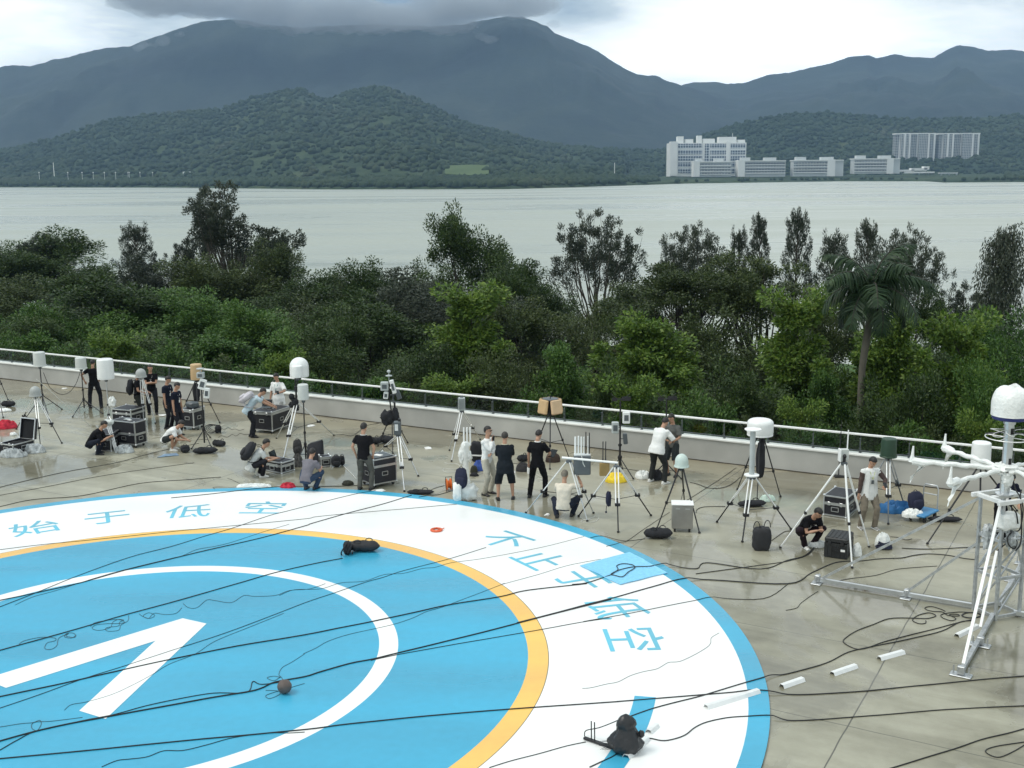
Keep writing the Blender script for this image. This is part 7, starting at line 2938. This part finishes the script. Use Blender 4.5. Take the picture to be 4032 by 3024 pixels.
def people():
    navy, blk, wht = cloth('navy', (.011, .014, .026)), cloth('black', (.008, .008, .010)), cloth('white', (.74, .75, .74), .06)
    dkt, khaki, beige = cloth('dark_trousers', (.018, .019, .024)), cloth('khaki', (.19, .165, .13)), cloth('beige', (.46, .44, .37))
    grey, gtr, jean = cloth('grey', (.17, .165, .19)), cloth('grey_trousers', (.085, .085, .075)), cloth('jeans', (.03, .05, .09))
    lblue, cream, dgrey = cloth('pale_blue', (.42, .52, .58)), cloth('cream_stripe', (.62, .57, .48)), cloth('slate', (.115, .12, .115))
    wshoe = cloth('white_shoes', (.66, .66, .63), .05)
    R_, L_, A_, C_ = -math.pi / 2, math.pi / 2, 0.0, math.pi
    up = lambda p: gz(p, .036, 0)

    person('man in black standing at the wall behind the tall white cylinder', up(G('A', 1190, 842)), A_ + .25, feet=[(-.20, .06, .08), (.20, -.04, .08)], hands=[(-.30, -.02, 1.0), (.20, .26, 1.0)], elbow=[(-1, -.4, 0), (1, -.4, -.3)], head=(18, -10), shirt=blk, trousers=dkt, seed=1)
    q = person('man with a black backpack whose head hides behind a small grey dome', up(G('A', 1735, 1015)), R_ + .1, hands=[(-.16, .30, 1.02), (.16, .30, 1.02)], head=(15, 0), shirt=blk, trousers=cloth('dark_olive', (.028, .030, .026)), seed=2)
    worn_pack('black backpack worn by the man behind the small grey dome', q, (.34, .20, .52), NYLON, -.05)
    person('man in black with crossed arms and a white lanyard facing the deck', up(G('A', 1905, 918)), C_ + .25, hands=[(.07, .20, 1.13), (-.07, .22, 1.16)], elbow=[(-1, .05, -.7), (1, .05, -.7)], head=(5, 10), shirt=blk, trousers=dkt, lanyard=PAPER, seed=3)
    person('man in navy looking down, the farther of the pair left of the tan radome', up(G('B', 205, 1030)), R_ - .35, hands=[(-.24, .08, .84), (.24, .10, .84)], head=(22, 8), shirt=navy, trousers=dkt, lanyard=PAPER, seed=4)
    person('man in navy looking down, the nearer of the pair left of the tan radome', up(G('B', 315, 1125)), R_ - .30, hands=[(-.24, .06, .84), (.24, .08, .84)], head=(24, 0), shirt=navy, trousers=dkt, lanyard=PAPER, seed=5)
    sq = dict(pz=.33, py=-.14, feet=[(-.12, .05, .08), (.12, .12, .08)])
    person('squatting man in white shirt and dark shorts bent over his hands', up(G('B', 225, 1300)), R_ - .15, **sq, lean=38, bend=22, hands=[(-.08, .52, .32), (.08, .54, .34)], head=(42, 0), shirt=wht, sleeve=.7, trousers=cloth('dark_shorts', (.03, .036, .038)), leg=.42, shoes=wshoe, seed=6, kneeout=.4)
    person('squatting man in black beside the tall flight case', up(G('A', 1190, 1415)), R_ + .05, **sq, lean=30, bend=20, hands=[(-.08, .44, .50), (.10, .46, .54)], head=(30, 0), shirt=blk, sleeve=.95, trousers=cloth('dark_navy_trousers', (.016, .02, .032)), untucked=.06, seed=7, kneeout=.35)
    q = person('bending man in pale blue with a grey backpack working at the large case', up(G('B', 1235, 1142)), R_ + .12, lean=34, bend=16, py=-.06, feet=[(-.10, -.02, .08), (.10, .06, .08)], hands=[(-.14, .74, .98), (.14, .76, .98)], elbow=[(-.4, -.2, -1), (.4, -.2, -1)], head=(38, 0), shirt=lblue, trousers=dkt, untucked=.16, seed=8)
    worn_pack('pale grey backpack sagging on the bending man in pale blue', q, (.36, .22, .50), cloth('pale_lilac', (.52, .50, .54)), -.95, dz=-.36)
    q = person('man in a loose white shirt standing behind the large case', up(G('B', 1585, 985)), C_ - .30, hands=[(-.16, .34, 1.14), (.26, .10, .86)], elbow=[(-1, -.3, -.5), (.6, -.6, -.4)], head=(20, -12), shirt=wht, sleeve=.85, trousers=cloth('pale_trousers', (.40, .40, .38)), untucked=.22, lanyard=cloth('teal_ribbon', (.05, .28, .26)), seed=9, girth=1.12)
    held('dark phone in the hand of the man in a loose white shirt', q['wr'][0] + Vector((.02, -.06, .03)), (.08, .012, .15), SCREEN, .4, -50)
    q = person('squatting man with a black backpack typing at the low case', up(G('B', 1310, 1630)), R_ + .28, **sq, lean=26, bend=20, hands=[(-.08, .48, .48), (.12, .50, .50)], head=(28, 0), shirt=cloth('pale_grey', (.50, .52, .51)), trousers=dkt, shoes=wshoe, seed=10, kneeout=.35, untucked=.16)
    worn_pack('big black backpack worn by the squatting man at the low case', q, (.40, .26, .58), NYLON, -.62, dz=-.34)
    person('squatting man in a grey T shirt and jeans seen from behind', up(G('C', 55, 1500)), A_ - .35, **sq, lean=24, bend=16, hands=[(-.10, .46, .56), (.16, .40, .52)], head=(26, 0), shirt=grey, trousers=jean, seed=11, kneeout=.5, untucked=.08)
    person('man in black polo and grey trousers with hands in his pockets', up(G('C', 745, 1480)), A_ - .25, feet=[(-.13, -.02, .08), (.17, .03, .08)], hands=[(-.23, .06, .90), (.22, .10, .90)], elbow=[(-1, -.5, 0), (1, -.5, 0)], head=(12, -6), shirt=blk, trousers=gtr, collar=cloth('pale_grey', (.50, .52, .51)), seed=12, s=1.02, girth=1.04)
    q = person('man in a white shirt, sunglasses and beige trousers with a hand at his chin', up(G('D', 672, 1312)), C_ + .95, hands=[(.10, .20, 1.10), (.02, .19, 1.42)], elbow=[(-.6, .2, -1), (.5, .1, -1)], head=(-2, 6), shirt=wht, long=True, trousers=beige, collar=None, glasses=True, seed=13, s=1.03)
    held('small black radio at the chin of the man in sunglasses', q['wr'][1] + Vector((.03, -.02, .07)), (.05, .04, .13), BLACK, .4, 12, 'radio', 'radio')
    person('man in a black T shirt and knee shorts with crossed arms seen from behind', up(G('D', 890, 1378)), A_ + .05, feet=[(-.18, 0, .08), (.20, .06, .08)], hands=[(.06, .21, 1.12), (-.06, .23, 1.15)], elbow=[(-1, .1, -.5), (1, .1, -.5)], head=(8, -10), shirt=cloth('ink', (.013, .017, .022)), sleeve=.95, trousers=cloth('ink', (.013, .017, .022)), leg=.60, untucked=.20, collar=cloth('pale_yellow', (.55, .52, .40)), hair=mat('cropped_hair', (.03, .026, .022), .6), hairlen=.8, shoes=BLACK, seed=14, girth=1.16)
    q = person('man in black looking down at the tablet in his right hand', up(G('D', 1278, 1342)), A_ - .35, feet=[(-.18, -.10, .08), (.18, .08, .08)], hands=[(-.25, .06, .86), (.22, .34, 1.04)], elbow=[(-1, -.6, 0), (1, -.5, -.6)], head=(26, -12), shirt=blk, sleeve=.8, trousers=blk, collar=PAPER, seed=15)
    held('tablet held by the man in black', q['wr'][1] + Vector((.08, .06, .04)), (.20, .012, .26), SCREEN, -.6, -52, 'tablet', 'tablet')
    person('squatting grey haired man in a cream shirt reaching up to the tripod', up(G('D', 1605, 1592)), A_ - .22, pz=.34, py=-.12, feet=[(-.18, -.02, .08), (.16, .16, .08)], lean=8, bend=6, hands=[(-.12, .42, .60), (.30, .22, .98)], elbow=[(-.5, .3, -1), (1, -.1, -.9)], head=(6, -6), shirt=cream, sleeve=.75, trousers=cloth('dark_jeans', (.02, .025, .04)), hair=HAIRG, hairlen=.7, seed=16, kneeout=.6, girth=1.12, untucked=.10)
    person('bending man in a white T shirt with back turned at the wall', up(G('E', 1182, 1048)), A_ - .75, feet=[(-.20, 0, .08), (.22, .04, .08)], lean=16, bend=20, hands=[(-.10, .50, 1.04), (.16, .50, 1.04)], elbow=[(-1, -.2, -.6), (1, -.2, -.6)], head=(38, 0), shirt=wht, sleeve=.95, trousers=cloth('charcoal', (.026, .028, .028)), shoes=wshoe, untucked=.14, seed=17, s=1.04, girth=1.14)
    person('man in a slate T shirt and shorts facing the bending man in white', up(G('E', 1372, 965)), C_ - .55, hands=[(-.14, .32, 1.06), (.25, .10, .86)], head=(20, -18), shirt=dgrey, sleeve=.8, trousers=cloth('dark_shorts', (.03, .036, .038)), leg=.50, shoes=BLACK, seed=18)
    person('squatting man in black with a white lanyard facing the black moulded case', up(G('K', 385, 1382)), C_ + .35, **sq, lean=34, bend=20, hands=[(-.06, .44, .48), (.06, .46, .50)], head=(40, 14), shirt=blk, trousers=cloth('dark_maroon', (.022, .014, .018)), shoes=wshoe, lanyard=PAPER, seed=19, kneeout=.5)
    q = person('young man in a white vest, brown sleeves and khaki trousers looking at his phone', up(G('K', 1118, 1165)), C_ + .20, feet=[(-.13, .10, .08), (.17, -.02, .08)], hands=[(-.20, .34, 1.10), (.27, .04, .84)], elbow=[(-1, -.3, -.5), (1, -.5, 0)], head=(34, 4), shirt=wht, trousers=khaki, vest=wht, sleeve=.3, sleeve_m=cloth('brown_sleeves', (.085, .06, .055)), lanyard=cloth('yellow_green_ribbon', (.50, .58, .12)), hairlen=1.2, shoes=cloth('mixed_sneakers', (.30, .30, .29), .6), untucked=.20, seed=20, girth=1.05)
    held('black phone in the hand of the young man in a white vest', q['wr'][0] + Vector((-.01, -.06, .03)), (.08, .012, .15), SCREEN, .2, -50)
    person('man in dark navy bending behind the lattice mast', up(G('M', 985, 1400)), C_ - .1, lean=22, bend=20, hands=[(-.22, .40, .95), (.22, .40, .95)], head=(30, 8), shirt=cloth('dark_navy_top', (.012, .013, .028)), long=True, trousers=blk, seed=21)


people()
# ---------------------------------------------------------------- cables on the ground
def cable(label, zoom, pts, r=.011, m=None, wob=.012, lift=0.0, k=5):
    r *= .78
    P_ = []
    for q in pts:
        z, x, y = q if len(q) == 3 else (zoom,) + tuple(q)
        p = G(z, x, y)
        P_.append(p)
    sm = smooth_path(P_, k)
    o = sm[0].copy()
    out = []
    zs = []
    for i, p in enumerate(sm):
        dr = (Vector((p.x, p.y, 0)) - PC).length
        zp = .036 if dr < PR[0] + .03 else (.036 * max(0, 1 - (dr - PR[0] - .03) / .25) + .001)
        w = wob * noise.noise(Vector((p.x * 1.3, p.y * 1.3, r * 900)))
        out.append(Vector((p.x - o.x, p.y - o.y + w, zp + r + (lift if dr < PR[0] + .1 else 0))))
    b = MB()
    b.tube(out, r, 7)
    ob = b.build('cable', m or CABLE, loc=Vector((o.x, o.y, 0)), smooth=True)
    return tag(ob, label, 'cable', 'cables lying on the deck')


THIN = mat('thin_dark_wire', (.03, .045, .05), .5)
RING = lambda x, y, rx, ry, n=10, a0=0, turns=1.0: [(x + rx * math.cos(a0 + 2 * math.pi * turns * i / n), y + ry * math.sin(a0 + 2 * math.pi * turns * i / n)) for i in range(n + 1)]


def cables():
    B_ = .0115
    cable('topmost black cable crossing the concrete at the left edge', 'D2', [(-20, 1058), (60, 1038), (150, 1018), (250, 1000), (345, 975), (430, 958)], .009)
    cable('second black cable crossing the concrete at the left edge', 'D2', [(-20, 1074), (110, 1050), (210, 1030), (330, 1012), (420, 1000)], .008)
    cable('black cable meeting the others left of the white plastic film', 'D2', [(-20, 1098), (0, 1095), (70, 1080), (179, 1071), (300, 1045), (400, 1037), (477, 1031)], .010)
    cable('black cable running along the far edge of the pad at the left', 'D2', [(370, 1079), (460, 1070), (560, 1058), (660, 1052), (760, 1050), (815, 1046)], .011)
    cable('thin cable curling by the white plastic film', 'V', [(1560, 95), (1545, 82), (1590, 72), (1690, 82), (1750, 60), (1700, 25), (1650, 8)], .006)
    cable('thin black cable over the white ring below the left letters', 'V', [(-30, 540), (300, 500), (700, 462), (1100, 420), (1450, 385), (1750, 357), (2212, 312), ('U', 270, 296), ('U', 540, 270), ('U', 950, 235), ('U', 1290, 205)], .007)
    cable('main black cable from the left edge up to the long flat tripod bag', 'V', [(-30, 912), (250, 855), (580, 780), (900, 690), (1240, 605), (1560, 528), (1900, 450), (2212, 365), ('U', 240, 345), ('U', 500, 270), ('U', 750, 205), ('U', 960, 140)], B_)
    cable('black cable splitting from the main one at the orange ring', 'V', [(-30, 965), (240, 860), (520, 745), (800, 640), (1000, 575), (1250, 512), (1480, 440), (1680, 382), (1950, 290), ('U', 60, 255), ('U', 350, 180), ('U', 560, 130), ('U', 700, 105)], .008)
    cable('thin wavy cable below the letters of the left arc', 'V', [(110, 940), (240, 880), (420, 830), (800, 710), (1240, 600), (1330, 578), (1430, 535), (1560, 512), (1690, 480), (1900, 410), (2100, 350)], .005, THIN)
    cable('black cable from the left edge to the camera bag', 'S', [(-30, 505), (300, 415), (600, 330), (900, 240), (1200, 160), (1500, 75), (1760, 0), ('U', -30, 705), ('U', 250, 640), ('U', 460, 600)], B_)
    cable('black cable over the tip of the white arrow to the blue towel', 'S', [(-30, 842), (400, 752), (800, 660), (1200, 572), (1700, 470), (2212, 385), ('R', 250, 335), ('R', 500, 285), ('R', 800, 220), ('R', 1050, 165), ('R', 1420, 105), ('R', 1620, 60), ('R', 2040, 12), ('T', 1000, 685), ('T', 1120, 672), ('T', 1250, 632), ('T', 1340, 600)], .013)
    cable('black cable looped on the blue towel and running to the right', 'T', [(1340, 600), (1400, 560), (1390, 525), (1450, 508), (1530, 520), (1545, 545), (1490, 580), (1440, 622), (1380, 612), (1340, 598), (1420, 560), (1540, 535), (1680, 530), (1820, 503), (1950, 520), (2090, 530), (2180, 480), ('N', -200, 175), ('N', 0, 110), ('N', 130, 75), ('N', 210, 0), ('K', 480, 1370), ('K', 520, 1300)], .012, lift=.016)
    cable('thin cable crossing the white arrow', 'S', [(-30, 928), (300, 815), (600, 705), (920, 605), (1330, 470), (1650, 365), (2000, 232), (2212, 150), ('R', 200, 82), ('R', 440, 0), ('U', 750, 740), ('U', 900, 690), ('U', 1250, 598), ('U', 1500, 520)], .007)
    cable('second thin cable crossing the white arrow lower down', 'S', [(470, 930), (520, 890), (640, 868), (820, 815), (960, 750), (1100, 675), (1230, 595), (1420, 520), (1560, 430), (1800, 330), (2060, 225)], .005, THIN)
    cable('thick black cable past the brown ball to the right side of the pad', 'S', [(-30, 1168), (250, 1090), (520, 1030), (770, 985), (1200, 905), (1500, 848), (1800, 800), (1900, 772), (2000, 728), (2212, 690), ('R', 120, 652), ('R', 330, 592), ('R', 500, 560), ('R', 680, 515), ('R', 1150, 402), ('R', 1690, 262), ('R', 2000, 180), ('R', 2212, 130), ('T', 560, 1010), ('T', 700, 975), ('T', 1170, 850), ('T', 1400, 790), ('T', 1700, 705), ('T', 1970, 632), ('T', 2212, 630), ('N', 0, 285), ('N', 180, 205), ('N', 350, 130), ('N', 480, 115)], .014)
    cable('black cable beside the thick one left of the brown ball', 'S', [(0, 1225), (130, 1150), (270, 1085), (600, 1010), (830, 965), (1050, 905), (1300, 850), (1550, 808), (1790, 803), (1835, 725), (1900, 745), (2080, 722)], .009)
    cable('black cable fanning below the thick one over the orange ring', 'R', [(480, 570), (660, 530), (900, 487), (1130, 445), (1400, 400), (1730, 342), (2000, 293), (2212, 260), ('T', 1100, 1008), ('T', 1500, 935), ('T', 1800, 875), ('T', 2070, 822), ('T', 2240, 790), ('N', -180, 395), ('N', 0, 290)], .008)
    cable('black cable across the lower pad and on along the concrete to the right edge', 'S', [(-30, 1290), (500, 1240), (1000, 1190), (1600, 1132), (2212, 1075), ('R', 250, 1042), ('R', 500, 1015), ('R', 1000, 965), ('R', 1500, 925), ('R', 2212, 876), ('Q', 380, 752), ('Q', 750, 722), ('Q', 1280, 680), ('Q', 1600, 652), ('Q', 1860, 625), ('Q', 2212, 652), ('N', 200, 1110), ('N', 600, 1085), ('N', 1200, 1025), ('N', 1800, 972)], .012)
    cable('black cable from the wrapped device to the foot of the mast', 'Q', [(490, 920), (740, 830), (1000, 760), (1280, 690), (1700, 560), (1950, 490), (2050, 455), (2212, 430), ('N', 220, 900), ('N', 330, 860), ('N', 450, 800), ('N', 600, 762), ('N', 900, 700), ('N', 1150, 640), ('N', 1290, 572), ('N', 1400, 560)], .012)
    cable('black cable leaving the picture below the wrapped device', 'Q', [(380, 1310), (300, 1360), (200, 1405), (60, 1470)], .011)
    cable('thin black cable reaching the wrapped device from the left', 'R', [(1340, 1350), (1500, 1300), (1700, 1250), (1900, 1195), (2040, 1165)], .008)
    cable('black cable curving right from the wrapped device to the right edge', 'Q', [(600, 1155), (720, 1155), (860, 1180), (1000, 1155), (1110, 1110), (1200, 1040), (1330, 980), (1550, 932), (1770, 915), (2025, 902), (2212, 935), ('N', 250, 1300), ('N', 600, 1275), ('N', 1200, 1225), ('N', 1800, 1195)], .011)
    cable('black cable at the lower right corner of the deck', 'N', [(760, 1668), (1000, 1595), (1240, 1525), (1450, 1452), (1650, 1405), (1800, 1362)], .012)
    cable('black cable loop at the lower right corner of the deck', 'N', [(1800, 1462), (1560, 1500), (1480, 1538), (1570, 1582), (1680, 1542), (1800, 1470)], .010)
    cable('long cable loop on the concrete before the mast', 'N', [(1400, 548), (1280, 575), (1100, 622), (900, 672), (720, 720), (580, 768), (500, 768), (420, 722), (440, 685), (520, 635), (640, 590), (760, 545), (920, 541), (1040, 545), (1110, 525), (1060, 503), (980, 520), (935, 555), (980, 582), (1030, 580), (1035, 560)], .011)
    cable('small cable coils between the long loop and the mast', 'N', [(1370, 500), (1280, 495), (1160, 510), (1155, 535), (1220, 560), (1260, 545), (1210, 515), (1270, 512), (1280, 525), (1200, 520), (1160, 495), (1090, 490), (1040, 478), (1030, 462), (1080, 455), (1150, 475), (1180, 490)], .010)
    cable('black cable coil at the foot of the lattice mast', 'O', RING(890, 1005, 92, 26, 14, 0, 3), .012)
    cable('cable from the left outrigger toward the moulded case', 'N', [(480, 115), (560, 112), (700, 98), (850, 92), (950, 72), (1060, 62), (1200, 72), (1320, 95), (1420, 105)], .012)
    cable('thin cable between the left outrigger and the tripod foot', 'N', [(380, 262), (480, 243), (660, 222), (800, 180), (920, 165), (1120, 152)], .008)
    cable('black cable running right under the long grey mast strut', 'O', [(240, 378), (420, 386), (600, 384), (780, 374), (950, 368), (1050, 362)], .011)
    cable('short cable from the plastic wrapped coil to the long grey strut', 'K', [(1400, 1275), (1500, 1285), (1590, 1312), (1660, 1300)], .009)
    cable('cable lying along the concrete left of the outrigger end', 'N', [(-10, 482), (70, 465), (100, 430), (160, 385), (230, 340)], .007)
    cable('thin wavy wire on the blue pad above the white arrow', 'S', [(1330, 155), (1370, 185), (1430, 185), (1500, 130), (1560, 133), (1680, 147), (1770, 97), (1850, 103), (2000, 95), (2100, 60), (2212, 52), ('R', 60, 42), ('R', 150, 10)], .005, THIN)
    cable('thin tangled wire loops beside the white arrow, right group', 'S', [(1320, 185), (1280, 225), (1200, 235), (1120, 225), (1080, 262), (1040, 245), (1080, 222), (1125, 240), (1090, 262), (1040, 250), (1010, 228)], .005, THIN)
    cable('thin tangled wire loops beside the white arrow, middle group', 'S', [(935, 240), (930, 280), (880, 310), (860, 350), (780, 355), (775, 330), (860, 318), (870, 290), (900, 275), (860, 270), (820, 290), (800, 330), (720, 350), (670, 335), (700, 310), (790, 300), (860, 300), (905, 290), (850, 270), (700, 290), (660, 320)], .005, THIN)
    cable('thin tangled wire loops beside the white arrow, left group', 'S', [(555, 385), (520, 405), (470, 395), (490, 370), (540, 372), (545, 400), (480, 390), (500, 372), (430, 405), (415, 460), (370, 488), (328, 480), (345, 440), (400, 425), (400, 405), (300, 400), (180, 425), (140, 450)], .005, THIN)
    cable('thin wire curve with a loop at the lower left of the pad', 'S', [(0, 1055), (150, 1030), (240, 1022), (290, 1005), (300, 1035), (270, 1080), (232, 1060), (250, 1020), (380, 1012), (600, 985)], .005, THIN)
    cable('thin wire crossing the lower pad', 'S', [(740, 1345), (850, 1300), (950, 1288), (1070, 1272), (1190, 1228), (1330, 1225), (1500, 1185), (1700, 1130), (1950, 1100), (2100, 1100), (2212, 1092)], .007)
    cable('thin wire loops around the brown ball', 'S', [(2212, 520), (2120, 580), (2050, 620), (2025, 670), (2040, 690), (1990, 683), (1940, 695), (1990, 716), (2040, 690), (2060, 730)], .005, THIN)
    cable('thin wire from the brown ball to the right', 'S', [(1930, 785), (2020, 790), (2030, 815), (1960, 845), (1930, 825), (1990, 800), (2110, 765), (2212, 735)], .005, THIN)
    cable('thin curved wire over the white circle', 'R', [(-10, 520), (80, 480), (170, 430), (320, 380), (520, 335), (650, 305), (780, 262), (880, 215), (1000, 180), (1200, 105), (1440, 12), ('T', 400, 680), ('T', 700, 598), ('T', 950, 520), ('T', 1250, 460)], .005, THIN)
    cable('thin wire over the first letter of the right arc', 'U', [(0, 870), (110, 828), (300, 822), (450, 778), (620, 765), (760, 718), (900, 708), (1040, 672), (1130, 665), (1250, 632), (1480, 600), (1900, 520), (2212, 440)], .005, THIN)
    cable('thin wire wandering over the lower white ring', 'Q', [(-20, 606), (80, 598), (240, 560), (370, 535), (500, 470), (640, 425), (780, 395), (850, 360), (920, 322), (1040, 312), (1180, 250), (1330, 160), (1375, 110), (1385, 50), (1470, 0)], .0045, THIN)
    cable('cable from the short black bag to the towel edge', 'T', [(1640, 270), (1500, 288), (1400, 288), (1255, 258), (1160, 275)], .008)
    cable('cable from the white bar tripod to the ring edge', 'T', [(1300, 350), (1460, 300), (1600, 205), (1745, 108), (1850, 40)], .007)
    cable('black cable behind the pale green dome reaching the wall', 'E', [(1590, 1045), (1690, 1070), (1800, 1110), (1920, 1118), (2040, 1095), (2130, 1040), ('F', 660, 860)], .010)
    cable('straight cable between the pale green dome and the wall', 'F', [(-150, 1230), (60, 1110), (280, 970), (480, 840), (610, 745)], .008)
    cable('cable from the steel box to the silver tripod foot', 'F', [(125, 1290), (140, 1250), (210, 1222), (330, 1215), (480, 1215)], .010)
    cable('short cable between tote bag and squatting man', 'F', [(1040, 1625), (1090, 1590), (1160, 1540), (1210, 1515), (1280, 1512)], .009)
    cable('black cable from the squatting man down to the concrete', 'K', [(500, 1360), (460, 1440), (370, 1510), (200, 1560), (0, 1595), ('T', 2080, 575)], .010)
    cable('cable from the orange reel along the ring', 'C', [(1830, 1495), (1740, 1525), (1640, 1550), (1540, 1570), (1420, 1590)], .010)
    cable('second cable from the orange reel to the tripod bag', 'C', [(1740, 1430), (1640, 1455), (1560, 1490), (1500, 1500)], .008)
    cable('straight cable at the foot of the wall by the weather mast', 'C', [(370, 800), (480, 795), (600, 808), (760, 690), (920, 655)], .008)
    cable('white cable from the black hood to the man in grey trousers', 'C', [(440, 1090), (470, 1170), (540, 1240), (590, 1290), (640, 1350)], .010, CABLEW)
    cable('coiled black cable by the heap left of the large flight case', 'B', [(840, 1030), (900, 1045), (940, 1022), (990, 1050), (1030, 1040), (1080, 1060), (1140, 1045)], .007)
    cable('wavy black cable in front of the large flight case', 'B', [(820, 1150), (860, 1125), (930, 1145), (990, 1110), (1040, 1130), (1090, 1098), (1140, 1110), (1200, 1108)], .007)
    cable('white cable curling left of the covered aerial', 'D', [(155, 925), (200, 945), (280, 940), (335, 965), (330, 1000), (240, 1010), (150, 1000), (140, 1030), (200, 1050), (320, 1030)], .009, CABLEW)
    cable('white rope coil at the foot of the left silver tripod', 'E', [(240, 1420), (260, 1470), (330, 1500), (430, 1465), (480, 1480), (440, 1520), (340, 1530), (270, 1525), (300, 1505), (400, 1500)], .008, CABLEW)
    cable('black cable by the feet of the two men at the wall', 'E', [(830, 890), (900, 895), (980, 912), (1060, 925)], .008)
    cable('cable under the white bar near the wall', 'D', [(930, 935), (1010, 940), (1080, 950), (1160, 985)], .008)
    # cables hanging in the air
    for lab, pts, y0, r, m in (('black cable hanging between the two grey radomes', [(540, 400), (580, 500), (625, 590), (720, 660), (800, 672), (880, 630), (950, 530), (1000, 390)], 0, .010, CABLE),
                               ('white strap running from the small grey dome to the concrete', [(455, 485), (620, 625), (800, 790), (960, 930), (1120, 1055)], 1, .010, CABLEW)):
        a, e = (G('A', 560, 910).y, G('A', 1040, 880).y) if y0 == 0 else (G('A', 495, 1200).y, G('A', 1120, 1060).y)
        P_ = [At('A', x, y, a + (e - a) * i / (len(pts) - 1)) for i, (x, y) in enumerate(pts)]
        b = MB()
        o = P_[-1].copy()
        b.tube([p - o for p in smooth_path(P_, 5)], r, 6)
        tag(b.build('cable', m, loc=o, smooth=True), lab, 'cable')


cables()
